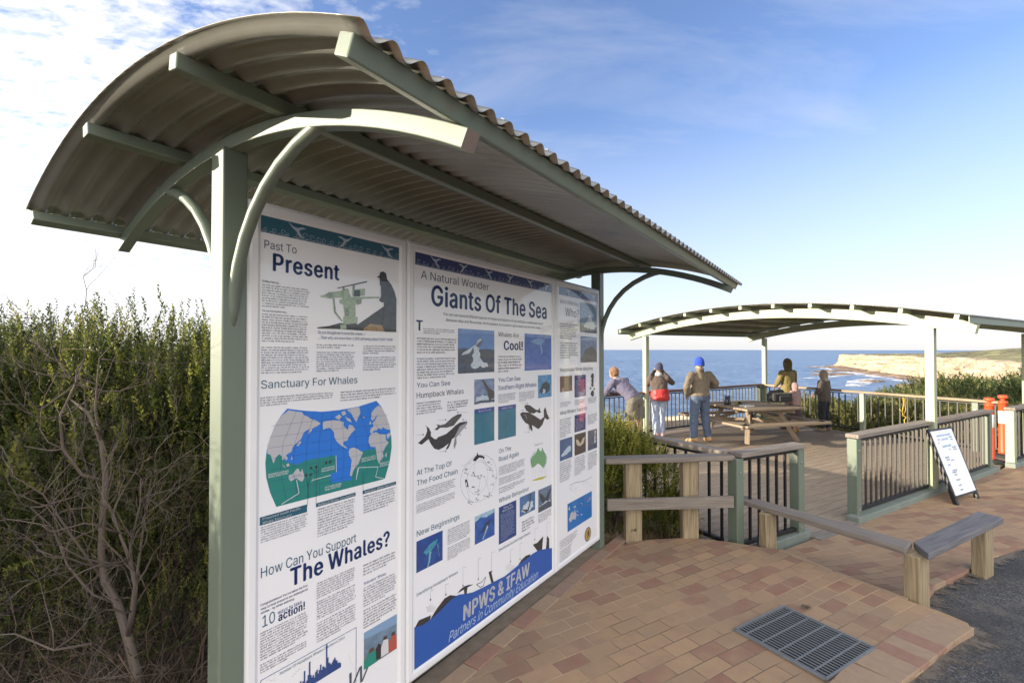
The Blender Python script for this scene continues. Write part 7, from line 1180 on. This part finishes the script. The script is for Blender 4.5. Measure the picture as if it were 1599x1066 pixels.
def join(parts):
    V = []; Q = []; M = []; o = 0
    for v, q, mi in parts: V.append(v); Q.append(q + o); M.append(mi); o += len(v)
    return np.concatenate(V), np.concatenate(Q), np.concatenate(M)
def shrub(name, label, seed, R_, Ht, n, ll, lw, leaves, loc, nleaf=42, low=.5, slen=(.2, .42), upright=1.0, twigc=120, group=None, gap=.25):
    rng = np.random.default_rng(seed); t = thing(name, loc, label, 'shrub', group)
    th = rng.uniform(0, 2 * np.pi, n); rr = R_ * np.sqrt(rng.random(n)); lump = 1 + .22 * np.sin(3 * th + seed) * (rr / R_) + .16 * np.sin(5 * th + 2 * seed)
    top = Ht * (low + (1 - low) * np.sqrt(np.maximum(0, 1 - (rr / (R_ * 1.02)) ** 2))) * (1 + .09 * np.sin(rr * 9 + th * 4 + seed))
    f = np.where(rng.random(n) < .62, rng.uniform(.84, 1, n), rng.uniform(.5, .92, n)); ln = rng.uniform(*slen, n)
    z = np.maximum(.05, top * f - ln * .8); B = np.stack([rr * np.cos(th) * lump, rr * np.sin(th) * lump, z], 1)
    keep = (np.sin(B[:, 0] * 7 + seed) * np.sin(B[:, 1] * 7 + seed * 2) * np.sin(B[:, 2] * 8 + seed) > -1 + gap * 1.6) | (rng.random(n) < .35); B = B[keep]; ln = ln[keep]; f = f[keep]; m = len(B)
    out = np.stack([B[:, 0], B[:, 1], np.zeros(m)], 1) / R_; D = nrm(out * .5 * rng.uniform(.2, 1.6, (m, 1)) + np.stack([np.zeros(m), np.zeros(m), upright * np.where(f > .84, 1.5, .7)], 1) + rng.normal(0, 1, (m, 3)) * np.where(f > .84, .22, .5)[:, None])
    mi = np.where(f < .72, rng.choice([0, 0, 0, 1], m), rng.choice([0, 1, 1, 2], m)); parts = [shoots(rng, B, D, ln, nleaf, ll, lw, mi)]  # low shoots take mostly the darkest leaf, inner shade put into colour
    fast_mesh('foliage', *join(parts)[:2], leaves, join(parts)[2], t)
    k = 16; P0 = np.stack([rng.normal(0, R_ * .12, k), rng.normal(0, R_ * .12, k), np.zeros(k)], 1); a = rng.uniform(0, 6.28, k); D0 = nrm(np.stack([np.cos(a) * .55, np.sin(a) * .55, np.ones(k)], 1))
    s1 = twigs(rng, P0, D0, np.full(k, Ht * .85), np.full(k, .013 * (.6 + Ht / 2.5)), 7, .3)
    pick = rng.integers(0, k, twigc); j = rng.integers(1, 6, twigc); P1 = s1[2][pick, j]; D1 = nrm(rng.normal(0, .8, (twigc, 3)) + np.array([0, 0, .6]))
    s2 = twigs(rng, P1, D1, rng.uniform(.2, .55, twigc) * R_, np.full(twigc, .0042), 4, .4)
    fast_mesh('branches', *join([(s1[0], s1[1], np.zeros(len(s1[1]))), (s2[0], s2[1], np.zeros(len(s2[1])))])[:2], [TWIG], np.zeros(len(s1[1]) + len(s2[1])), t)
    return t
def again(o, loc, rz, sc, label):
    c = copy_tree(o); c.location = loc; c.rotation_euler = (0, 0, rz); c.scale = sc if hasattr(sc, '__len__') else (sc,) * 3; c['label'] = label; return c
GH = 'coastal heath shrubs behind the sign'
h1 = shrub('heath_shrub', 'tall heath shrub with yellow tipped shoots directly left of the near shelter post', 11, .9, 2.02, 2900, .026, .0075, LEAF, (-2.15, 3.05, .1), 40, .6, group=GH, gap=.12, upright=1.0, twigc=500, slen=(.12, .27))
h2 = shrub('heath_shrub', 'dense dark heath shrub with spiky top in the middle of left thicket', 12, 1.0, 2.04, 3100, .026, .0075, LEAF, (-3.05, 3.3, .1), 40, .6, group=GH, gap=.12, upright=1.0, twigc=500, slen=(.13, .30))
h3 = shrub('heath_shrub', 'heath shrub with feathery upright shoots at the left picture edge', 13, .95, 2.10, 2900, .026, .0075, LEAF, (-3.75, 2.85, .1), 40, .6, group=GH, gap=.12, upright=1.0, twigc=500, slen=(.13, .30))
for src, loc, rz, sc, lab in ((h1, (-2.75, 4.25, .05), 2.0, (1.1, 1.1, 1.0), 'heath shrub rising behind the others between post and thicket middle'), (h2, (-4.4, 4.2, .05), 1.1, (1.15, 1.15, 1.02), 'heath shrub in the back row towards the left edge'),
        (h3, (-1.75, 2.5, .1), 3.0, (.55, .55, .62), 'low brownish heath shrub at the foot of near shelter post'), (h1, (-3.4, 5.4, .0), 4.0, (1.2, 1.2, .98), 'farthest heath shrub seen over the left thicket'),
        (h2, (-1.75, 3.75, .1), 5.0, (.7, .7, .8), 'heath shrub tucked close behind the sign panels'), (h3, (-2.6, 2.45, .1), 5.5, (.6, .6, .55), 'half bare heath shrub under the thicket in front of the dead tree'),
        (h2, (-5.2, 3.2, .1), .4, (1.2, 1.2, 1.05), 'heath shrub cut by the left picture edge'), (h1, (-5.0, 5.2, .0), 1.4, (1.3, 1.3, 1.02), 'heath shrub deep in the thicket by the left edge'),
        (h3, (-3.4, 2.1, .1), 2.4, (.9, .9, .93), 'added heath shrub just outside the left picture edge'), (h2, (-4.6, 1.3, .1), 3.4, (1.2, 1.2, 1.0), 'unseen heath shrub added beside the path to block low sun'), (h1, (-5.9, 2.0, .1), 5.0, (1.2, 1.2, 1.08), 'unseen heath shrub added for shading the thicket from the left'), (h1, (-6.4, 4.6, .0), .6, (1.3, 1.3, 1.05), 'added outermost heath shrub shading the thicket')):  # shrubs on this line lie off frame, added to block the low sun
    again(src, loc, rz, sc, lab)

# dead and bare growth in front of the thicket
def grow(mb, rng, p, d, L, r, depth, wob=.5, up=.08):
    pts = [Vector(p)]; rad = [r]; d = Vector(d).normalized(); n = 6
    for k in range(n):
        d = (d + Vector(rng.normal(0, wob * .35, 3)) + Vector((0, 0, up))).normalized(); pts.append(pts[-1] + d * L / n); rad.append(r * (1 - .6 * (k + 1) / n))
    mb.tube(pts, rad, 7 if r > .012 else 5 if r > .006 else 4)
    if depth > 0:
        for _ in range(3 + int(rng.integers(0, 2))):
            k = int(rng.integers(2, n + 1)); dd = (pts[k] - pts[k - 1]).normalized(); sd = Vector(rng.normal(0, 1, 3)); sd = (sd - dd * sd.dot(dd)).normalized()
            grow(mb, rng, pts[k], dd * .75 + sd * .8, L * rng.uniform(.45, .7), rad[k] * .68, depth - 1, wob, up)
DEADM = timber('dead_wood', (.07, .056, .047), (.165, .137, .118), .9, False, 2)
rng = np.random.default_rng(5)
t = thing('dead_tree', (-1.62, 2.05, .1), 'bare grey dead tree with twisted trunk in the dark under left thicket', 'tree')
def pp(px, py, dep): r = ray(px, py); return Vector((r.x * dep, dep, EYE + r.z * dep)) - t.location
m = MB(); trunk = [pp(228, 1120, 2.0), pp(218, 1040, 2.02), pp(205, 990, 2.03), pp(190, 940, 2.05), pp(168, 905, 2.06), pp(162, 860, 2.05), pp(164, 800, 2.04), pp(168, 750, 2.06), pp(160, 690, 2.08), pp(140, 645, 2.1), pp(110, 622, 2.12)]
m.tube(trunk, [.021, .020, .019, .017, .0145, .013, .012, .0105, .009, .007, .0035], 10); m.build('trunk', DEADM, t, smooth=True)
for pts, r0 in (([(205, 990, 2.03), (212, 950, 2.0), (216, 910, 1.99), (206, 870, 1.98), (190, 830, 1.97), (180, 800, 1.96)], .019), ([(205, 990, 2.03), (214, 930, 2.05), (222, 860, 2.06), (230, 800, 2.07), (238, 745, 2.1)], .012), ([(212, 905, 2.02), (207, 850, 2.02), (222, 785, 2.0), (222, 745, 2.0)], .010),
               ([(190, 940, 2.05), (150, 925, 2.0), (110, 880, 1.95), (85, 820, 1.9), (50, 790, 1.85)], .009), ([(168, 750, 2.06), (130, 740, 2.0), (100, 700, 1.96), (95, 650, 1.95), (118, 600, 1.95), (132, 560, 1.97)], .012), ([(160, 690, 2.08), (150, 640, 2.06), (152, 600, 2.05), (155, 560, 2.05)], .009),
               ([(150, 1000, 1.9), (90, 1010, 1.85), (30, 985, 1.8), (-30, 990, 1.8)], .008), ([(168, 905, 2.06), (120, 840, 1.98), (70, 770, 1.9), (20, 740, 1.85)], .009)):
    m = MB(); P = [pp(*q) for q in pts]; r0 *= .68; m.tube(P, [r0 * (1 - .75 * i / (len(P) - 1)) for i in range(len(P))], 8)
    for i in range(1, len(P)):
        for _ in range(2): grow(m, rng, P[i], (P[i] - P[i - 1]).normalized() * .6 + Vector(rng.normal(0, .7, 3)), rng.uniform(.18, .45), r0 * .4, 3, .6)
    m.build('limb', DEADM, t, smooth=True)
for k, (lab, x, y, n, sz, lean) in enumerate((('dead twiggy bush filling the bottom left corner', -1.72, 1.70, 10, .6, (-.3, .1)), ('tangle of bare grey branches at left picture edge', -2.2, 2.05, 12, .8, (.1, .1)), ('thin bare brown bush at the foot of near shelter post', -1.38, 2.15, 13, .62, (.25, .0)), ('bare branching bush below the middle of left thicket', -1.98, 2.5, 12, .85, (.0, .1)),
        ('bare brown bush with fine twigs between dead tree and shelter post', -1.62, 2.42, 13, .8, (.15, .2)), ('dead bush low down beside the dead trunk', -1.5, 1.95, 9, .45, (-.2, .0)))):
    tt = thing('bare_bush', (x, y, .08), lab, 'shrub', 'leafless bushes in front of the thicket'); m = MB(); rng = np.random.default_rng(40 + k)
    for j in range(n):
        a = rng.uniform(0, 6.28); grow(m, rng, (rng.normal(0, .07), rng.normal(0, .07), 0), (math.cos(a) * .8 + lean[0], math.sin(a) * .6 + lean[1], rng.uniform(.4, 1.4)), sz * rng.uniform(.7, 1.25), .0062, 4 if k != 5 else 3, .65, .06)
    m.build('branches', DRY if k in (2, 4) else DEADM, tt, smooth=True)

# shrub in front of the deck, seen past the far post
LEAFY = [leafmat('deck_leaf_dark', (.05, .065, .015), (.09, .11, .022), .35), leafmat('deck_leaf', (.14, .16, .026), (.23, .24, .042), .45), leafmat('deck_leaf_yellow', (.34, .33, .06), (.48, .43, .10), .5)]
GF = 'shrubs beside the deck'
f1 = shrub('deck_shrub', 'bright yellow green shrub behind the two rail fence beside far shelter post', 21, .60, 1.26, 1500, .034, .009, LEAFY, (1.02, 5.30, -.05), 36, .5, (.16, .34), .85, group=GF)
again(f1, (.45, 5.6, -.1), 1.5, (.95, .95, 1.0), 'shrub half hidden by the far shelter post')
again(f1, (.95, 6.2, -.15), 2.6, (.95, .95, .98), 'shrub beside the deck edge behind the bright shrub')
again(f1, (-.4, 6.4, -.3), 4.0, (1.2, 1.2, 1.15), 'shrub out past the back of the sign')
again(f1, (-1.6, 7.6, -.4), 5.0, (1.3, 1.3, 1.2), 'shrub in the hollow behind the sign')
again(f1, (1.62, 5.05, -.12), 5.2, (.42, .42, .5), 'small dry shrub between the two fence posts')
rng = np.random.default_rng(9); n = 700; B = np.stack([rng.uniform(.85, 2.0, n), rng.uniform(4.66, 5.1, n), np.full(n, -.06)], 1); D = nrm(np.stack([rng.normal(0, .6, n), rng.normal(0, .5, n), np.ones(n)], 1))
q = twigs(rng, B, D, rng.uniform(.12, .34, n), np.full(n, .0028), 4, .5); o = fast_mesh('dry_grass', q[0], q[1], [timber('straw', (.17, .13, .06), (.34, .27, .14), .9, False)], np.zeros(len(q[1]))); tag(o, 'dry tangled grass under the two rail fence', 'grass', None, 'stuff')

# scrub beyond the right balustrade
GR = 'green scrub beyond the right balustrade'
r1 = shrub('coastal_scrub', 'dark rounded scrub right of the pavilion post', 31, 1.5, 1.45, 1300, .075, .028, LEAFB, (13.2, 14.4, -.6), 26, .35, (.25, .5), .6, 60, GR)
r2 = shrub('coastal_scrub', 'pale green scrub just outside railing behind the pale post', 32, 1.2, 1.2, 1100, .07, .024, [LEAFB[1], LEAFB[2], LEAFB[2]], (9.1, 12.6, -.6), 26, .35, (.2, .4), .8, 60, GR)
for lab, src, loc, rz, sc in (('big dark scrub filling the right edge above the bollards', r1, (15.2, 13.4, -.5), 1, (1.2, 1.2, 1.12)), ('dark scrub with ragged top beside the first dark clump', r1, (14.6, 16.2, -.5), 2.2, (1.0, 1.0, 1.08)), ('dark scrub just left of the tall pavilion post', r1, (12.4, 15.6, -.7), 3.1, (.75, .75, .95)),
        ('pale scrub behind the grey topped child', r2, (8.6, 14.4, -.7), 1.2, (.9, .9, 1.05)), ('pale scrub under handrail between two posts', r2, (10.3, 12.0, -.5), 2.4, (.9, .9, .92)), ('pale scrub behind the left bollard', r2, (11.2, 10.9, -.45), 3.6, (1, 1, .95)), ('pale scrub behind the clear standing bollard', r2, (12.0, 11.9, -.45), 4.4, (1.1, 1.1, 1.0)),
        ('pale scrub mound between the dark clumps', r2, (11.6, 13.6, -.55), 5.1, (1.1, 1.1, 1.05)), ('dark scrub in the back row by the right edge', r1, (18.0, 16.5, -.5), 4.0, (1.3, 1.3, 1.15)), ('small pale bush poking above the handrail left of pale post', r2, (10.0, 15.4, -.9), .3, (.8, .8, 1.05)), ('low dark scrub close to the railing end', r1, (13.0, 11.0, -.5), 5.6, (.8, .8, .78)),
        ('dark scrub out of the right side above the railing end', r1, (16.5, 11.6, -.4), 2.9, (1.1, 1.1, 1.0))):
    again(src, loc, rz, sc, lab)
# tiny weed on the path
m = MB(); q0 = gz(1259, 949, .17); rng = np.random.default_rng(3)
for _ in range(26): a = rng.uniform(0, 6.28); m.tube([q0, q0 + Vector((math.cos(a) * .015, math.sin(a) * .015, .012)), q0 + Vector((math.cos(a) * .035, math.sin(a) * .035, .01))], [.0015, .002, .001], 4)
o = m.build('weed_tuft', DRY); tag(o, 'tiny dry weed growing between pavers above the grate', 'weed')
# ------------------------------------------------------------------ sea, headland, sky, light
SEA_Z = -35.0
WATER, nt, b = new_mat('sea_water'); v = coords(nt)
b.inputs['Roughness'].default_value = .35; b.inputs['IOR'].default_value = 1.33; b.inputs['Specular IOR Level'].default_value = .35
n1 = noise(nt, .11, 9, coords(nt, 'Object', (1, .45, 1)), .72); big = noise(nt, .0024, 6, coords(nt, 'Object', (1, .5, 1)), .62); mid = noise(nt, .016, 7, coords(nt, 'Object', (1, .3, 1)), .7)
cc = mixc(nt, ramp(nt, big, [(.35, (0, 0, 0)), (.65, (1, 1, 1))]), (.030, .080, .185), (.065, .135, .26)); cc = mixc(nt, math_n(nt, 'MULTIPLY', ramp(nt, mid, [(.42, (0, 0, 0)), (.66, (1, 1, 1))]), .8), cc, (.14, .215, .33))
cc = mixc(nt, math_n(nt, 'MULTIPLY', ramp(nt, n1, [(.44, (0, 0, 0)), (.64, (1, 1, 1))]), .75), cc, (.20, .28, .40)); cc = mixc(nt, math_n(nt, 'MULTIPLY', ramp(nt, n1, [(.38, (1, 1, 1)), (.5, (0, 0, 0))]), .6), cc, (.015, .05, .13))
wc = ramp(nt, noise(nt, .035, 6, coords(nt, 'Object', (1, .45, 1)), .66), [(.715, (0, 0, 0)), (.745, (1, 1, 1))])
cc = mixc(nt, wc, cc, (.75, .78, .8)); nt.links.new(cc, b.inputs['Base Color']); bump(nt, b, n1, 1.0, 1.5)
me = bpy.data.meshes.new('sea'); bm = bmesh.new(); ring = []
for rad in (2, 60, 200, 700, 2500, 8000, 13900): ring.append([bm.verts.new((rad * math.cos(i * .09817), rad * math.sin(i * .09817), SEA_Z)) for i in range(64)])
for a_, b_ in zip(ring, ring[1:]):
    for i in range(64): bm.faces.new((a_[i], a_[(i + 1) % 64], b_[(i + 1) % 64], b_[i]))
bmesh.ops.recalc_face_normals(bm, faces=bm.faces[:]); bm.to_mesh(me); bm.free(); me.materials.append(WATER); o = bpy.data.objects.new('sea', me); col.objects.link(o); structure(o)

CLIFF, nt, b = new_mat('sandstone_cliff'); v = coords(nt)
st = noise(nt, .12, 8, coords(nt, 'Object', (.12, .12, 2.4)), .62, .5); bl = noise(nt, .035, 6, v, .65)
cc = ramp(nt, st, [(.34, (.10, .065, .04)), (.42, (.37, .29, .20)), (.59, (.50, .42, .31)), (.67, (.29, .16, .075)), (.75, (.45, .37, .265))])
cc = mixc(nt, math_n(nt, 'MULTIPLY', ramp(nt, bl, [(.52, (0, 0, 0)), (.68, (1, 1, 1))]), .6), cc, (.32, .175, .075))
vo = N(nt, 'ShaderNodeTexVoronoi', Scale=.10, feature='DISTANCE_TO_EDGE'); nt.links.new(coords(nt, 'Object', (1, 1, 1.8)), vo.inputs['Vector'])
cc = mixc(nt, ramp(nt, vo.outputs['Distance'], [(.0, (.75, .75, .75)), (.06, (0, 0, 0))]), cc, (.17, .12, .075))
nt.links.new(cc, b.inputs['Base Color']); b.inputs['Roughness'].default_value = .9; bump(nt, b, st, 1.0, 2.5)
WETROCK, nt, b = new_mat('brown_rock_platform'); f = noise(nt, .12, 7, coords(nt), .7)
nt.links.new(ramp(nt, f, [(.35, (.10, .068, .045)), (.55, (.23, .16, .105)), (.7, (.32, .24, .165))]), b.inputs['Base Color']); b.inputs['Roughness'].default_value = .8; bump(nt, b, f, 1, 1.5)
HEATH, nt, b = new_mat('headland_heath'); v = coords(nt)
f = noise(nt, .02, 8, coords(nt, 'Object', (1, 1, 1)), .68); f2 = noise(nt, .07, 8, v, .72)
cc = ramp(nt, f, [(.36, (.13, .115, .075)), (.5, (.23, .22, .10)), (.62, (.34, .32, .14))]); cc = mixc(nt, ramp(nt, f2, [(.42, (0, 0, 0)), (.6, (.9, .9, .9))]), cc, (.06, .055, .035))
cc = mixc(nt, ramp(nt, noise(nt, .012, 5, v, .7), [(.62, (0, 0, 0)), (.68, (1, 1, 1))]), cc, (.42, .34, .22))
nt.links.new(cc, b.inputs['Base Color']); b.inputs['Roughness'].default_value = .95; bump(nt, b, f2, 1.0, 3)
from mathutils import noise as mn
coast = [(118, 60, -3.5, 2), (190, 150, -5.5, 8), (268, 250, -6.5, 12), (335, 340, -7.5, 14), (398, 430, -8.5, 16), (455, 520, -9, 18), (500, 615, -9.3, 24), (540, 720, -9.5, 26), (590, 830, -9.6, 30), (630, 920, -9.8, 30), (648, 972, -10, 26), (668, 1005, -10, 22), (715, 1040, -10, 16), (840, 1090, -9.5, 14), (1200, 1240, -9, 14), (2600, 1800, -6, 14)]
pts = []
for a_, b_ in zip(coast, coast[1:]):
    n = max(3, int(math.hypot(b_[0] - a_[0], b_[1] - a_[1]) / 6)) if a_[0] < 900 else 20
    for i in range(n): pts.append([a_[j] + (b_[j] - a_[j]) * i / n for j in range(4)])
NV = 58; V = np.zeros((len(pts), NV, 3)); MI = np.zeros((len(pts) - 1, NV - 1))
for i, (x, y, zt, plat) in enumerate(pts):
    x2, y2 = pts[min(i + 3, len(pts) - 1)][:2]; x0, y0 = pts[max(i - 3, 0)][:2]; d = Vector((x2 - x0, y2 - y0, 0)).normalized(); inn = Vector((d.y, -d.x, 0))
    rag = 9 * mn.noise((x * .035, y * .035, 0)) + 4 * mn.noise((x * .12, y * .12, 3)); zt2 = zt + 1.6 * mn.noise((x * .02, y * .02, 7)) + .8 * mn.noise((x * .09, y * .09, 1))
    for j in range(NV):
        if j < 12:      # wave cut platform
            u = j / 11; off = -plat * (1 - u) * (1 + .5 * mn.noise((x * .03, y * .03, 5))); z = SEA_Z - 1.5 + 4.2 * sm(u * 1.6) + .8 * mn.noise((x * .1, y * .1, j * .35))
            if j == 0: z = SEA_Z - 3
        elif j < 44:    # the cliff itself, ledge upon ledge
            u = (j - 12) / 31; zb = SEA_Z + 2.7; z = zb + (zt2 - zb) * u; step = math.floor(u * 7 + .6 * mn.noise((x * .02, y * .02, 2))) / 7
            off = 1 + (u * .45 + step * .55) * (20 if x < 560 else 11) + 3.4 * mn.noise((x * .05, y * .05, z * .22)) + 2.0 * mn.noise((x * .22, y * .22, z * .8))
        else:           # plateau rising inland
            u = (j - 43) / 14; off = (20 if x < 560 else 11) + 320 * u ** 1.7; z = zt2 + (15 * sm((830 - y) / 330) + 5.5 * sm((940 - y) / 300) + 1.5) * sm(u * 1.25) + 1.1 * mn.noise((x * .03 + off * .02, y * .03, 9)) * min(1, u * 6) + .5 * mn.noise((x * .2, y * .2 + off * .13, 4))
        V[i, j] = (x + inn.x * (off + rag * (1 if j < 50 else .3)), y + inn.y * (off + rag * (1 if j < 50 else .3)), z)
        if i and j: MI[i - 1, j - 1] = 1 if j > 44 + 2 * mn.noise((x * .05, y * .05, 2)) + 1 else 2 if j < 13 else 0
idx = np.arange(len(pts) * NV).reshape(len(pts), NV); Q = np.stack([idx[:-1, :-1], idx[1:, :-1], idx[1:, 1:], idx[:-1, 1:]], -1).reshape(-1, 4)
o = fast_mesh('headland', V.reshape(-1, 3), Q, [CLIFF, HEATH, WETROCK], MI.ravel()); structure(o)
# far low mound on the skyline and fallen rock shelves in the water
m = MB(); 
def shelf(cx, cy, rx, ry, h, seed, rot=0):
    rnd = random.Random(seed); n = 22; prof = [(1.0, -2), (1.0, .2), (.9, h * .8), (.55, h), (.1, h * .95)]; vs = []
    jit = [rnd.uniform(.72, 1.2) for _ in range(n)]
    for rr, z in prof:
        for j in range(n): a = 2 * math.pi * j / n; X = rx * rr * jit[j] * math.cos(a); Y = ry * rr * jit[j] * math.sin(a); vs.append((cx + X * math.cos(rot) - Y * math.sin(rot), cy + X * math.sin(rot) + Y * math.cos(rot), SEA_Z + z + rnd.uniform(-.2, .2)))
    fs = [(i * n + j, i * n + (j + 1) % n, (i + 1) * n + (j + 1) % n, (i + 1) * n + j) for i in range(4) for j in range(n)] + [tuple(range(4 * n, 5 * n))]
    return vs, fs
for k, a in enumerate(((625, 955, 55, 13, 1.5, 1, .3), (402, 545, 15, 9, 1.6, 2, .2), (455, 690, 38, 14, 1.7, 3, .4), (395, 480, 30, 12, 2.0, 4, .6), (520, 790, 45, 16, 1.8, 5, .5))):
    m = MB(); vs, fs = shelf(*a); m.add(vs, fs); structure(m.build('rock_shelf', WETROCK))
FOAM, nt, b = new_mat('surf_foam'); v = coords(nt); b.inputs['Base Color'].default_value = (.82, .84, .86, 1); b.inputs['Roughness'].default_value = .9
al = ramp(nt, noise(nt, .07, 7, coords(nt, 'Object', (1, 1.8, 1)), .7), [(.47, (0, 0, 0)), (.55, (1, 1, 1))]); nt.links.new(al, b.inputs['Alpha'])
def surf(line, w, z=.35):
    m = MB(); vs = []
    for i, (x, y) in enumerate(line):
        q = w * (.5 + .5 * math.sin(i * 1.7 + x)) + w * .35; vs += [(x - q, y - q * .4, SEA_Z + z), (x + q, y + q * .4, SEA_Z + z)]
    m.add(vs, [(2 * i, 2 * i + 1, 2 * i + 3, 2 * i + 2) for i in range(len(line) - 1)]); structure(m.build('surf', FOAM))
surf([(coast[i][0] - coast[i][3] * 1.15, coast[i][1] + coast[i][3] * .7) for i in range(3, 12)], 14); surf([(560, 935), (600, 945), (640, 962), (660, 985)], 16, .3)
surf([(330, 470), (370, 520), (400, 560), (440, 600)], 16, .3); surf([(360, 600), (420, 640), (480, 690)], 20, .32); surf([(300, 560), (360, 585), (410, 600)], 8, .3); surf([(380, 700), (440, 720), (500, 760)], 10, .3)

SUN_DIR = Vector((-.966, -.145, .216)).normalized(); ELEV = math.asin(SUN_DIR.z); AZ = math.atan2(SUN_DIR.x, SUN_DIR.y)
sun = bpy.data.lights.new('sun', 'SUN'); sun.energy = 5.0; sun.angle = R(.5); sun.color = (1.0, .87, .68); so = bpy.data.objects.new('sun', sun); col.objects.link(so)
so.rotation_euler = (-SUN_DIR).to_track_quat('-Z', 'Y').to_euler(); so.location = (-30, -5, 10)
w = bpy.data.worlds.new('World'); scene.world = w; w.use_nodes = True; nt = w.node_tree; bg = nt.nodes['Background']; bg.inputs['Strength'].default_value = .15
sky = nt.nodes.new('ShaderNodeTexSky'); sky.sky_type = 'NISHITA'; sky.sun_disc = False; sky.sun_elevation = ELEV; sky.sun_rotation = AZ; sky.altitude = 30; sky.air_density = 1.0; sky.dust_density = .6; sky.ozone_density = 2.0
tc = nt.nodes.new('ShaderNodeTexCoord'); sep = nt.nodes.new('ShaderNodeSeparateXYZ'); nt.links.new(tc.outputs['Generated'], sep.inputs[0])
zz = math_n(nt, 'MAXIMUM', sep.outputs['Z'], .03); iz = math_n(nt, 'DIVIDE', 1.0, math_n(nt, 'ADD', zz, .12)); cv = N(nt, 'ShaderNodeVectorMath', operation='SCALE'); nt.links.new(tc.outputs['Generated'], cv.inputs[0]); nt.links.new(iz, cv.inputs['Scale'])
mp = nt.nodes.new('ShaderNodeMapping'); mp.inputs['Rotation'].default_value = (0, 0, R(-35)); mp.inputs['Scale'].default_value = (1, 1.7, 0); nt.links.new(cv.outputs[0], mp.inputs['Vector'])
small = noise(nt, 11, 6, mp.outputs[0], .58, .2); big = noise(nt, 1.1, 4, mp.outputs[0], .5)
mp2 = nt.nodes.new('ShaderNodeMapping'); mp2.inputs['Rotation'].default_value = (0, 0, R(25)); mp2.inputs['Scale'].default_value = (.5, 1.5, 0); nt.links.new(cv.outputs[0], mp2.inputs['Vector'])
wn = N(nt, 'ShaderNodeTexNoise', Scale=1.3, Detail=7, Roughness=.62, Distortion=.8); nt.links.new(mp2.outputs[0], wn.inputs['Vector'])
# the bank of small clouds lies towards the sunward side (-X)
left = ramp(nt, math_n(nt, 'ADD', math_n(nt, 'MULTIPLY', sep.outputs['X'], -.5), .5), [(.52, (0, 0, 0)), (.80, (1, 1, 1))])
cov = math_n(nt, 'ADD', math_n(nt, 'MULTIPLY', left, .36), math_n(nt, 'MULTIPLY', big, .28))
dens = ramp(nt, math_n(nt, 'ADD', math_n(nt, 'ADD', small, cov), -.42), [(.36, (0, 0, 0)), (.62, (1, 1, 1))])
dens = math_n(nt, 'MULTIPLY', dens, left, True)
wd = math_n(nt, 'MULTIPLY', ramp(nt, wn.outputs['Fac'], [(.45, (0, 0, 0)), (.85, (1, 1, 1))]), .42)
low = ramp(nt, sep.outputs['Z'], [(.0, (1, 1, 1)), (.42, (.0, .0, .0))])
c = mixc(nt, math_n(nt, 'MAXIMUM', wd, math_n(nt, 'MULTIPLY', low, .75)), mixc(nt, 1.0, sky.outputs[0], (.80, .78, .94), 'MULTIPLY'), (2.75, 2.82, 3.05)); c = mixc(nt, dens, c, (3.7, 3.65, 3.7))
back = ramp(nt, math_n(nt, 'MULTIPLY', sep.outputs['Y'], -1.0), [(.08, (0, 0, 0)), (.45, (1, 1, 1))]); back = math_n(nt, 'MULTIPLY', back, ramp(nt, math_n(nt, 'ADD', small, math_n(nt, 'MULTIPLY', big, .5)), [(.5, (.45, .45, .45)), (.8, (1, 1, 1))]))  # bright cloud added in the unseen sky behind camera to lift the shade
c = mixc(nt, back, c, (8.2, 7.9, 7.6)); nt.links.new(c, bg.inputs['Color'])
vs = scene.view_settings; vs.view_transform = 'Standard'; vs.look = 'None'; vs.gamma = 1; vs.use_curve_mapping = False; vs.exposure = 1.2
scene.render.engine = 'CYCLES'; scene.cycles.max_bounces = 6; scene.cycles.transparent_max_bounces = 8; scene.cycles.use_denoising = True
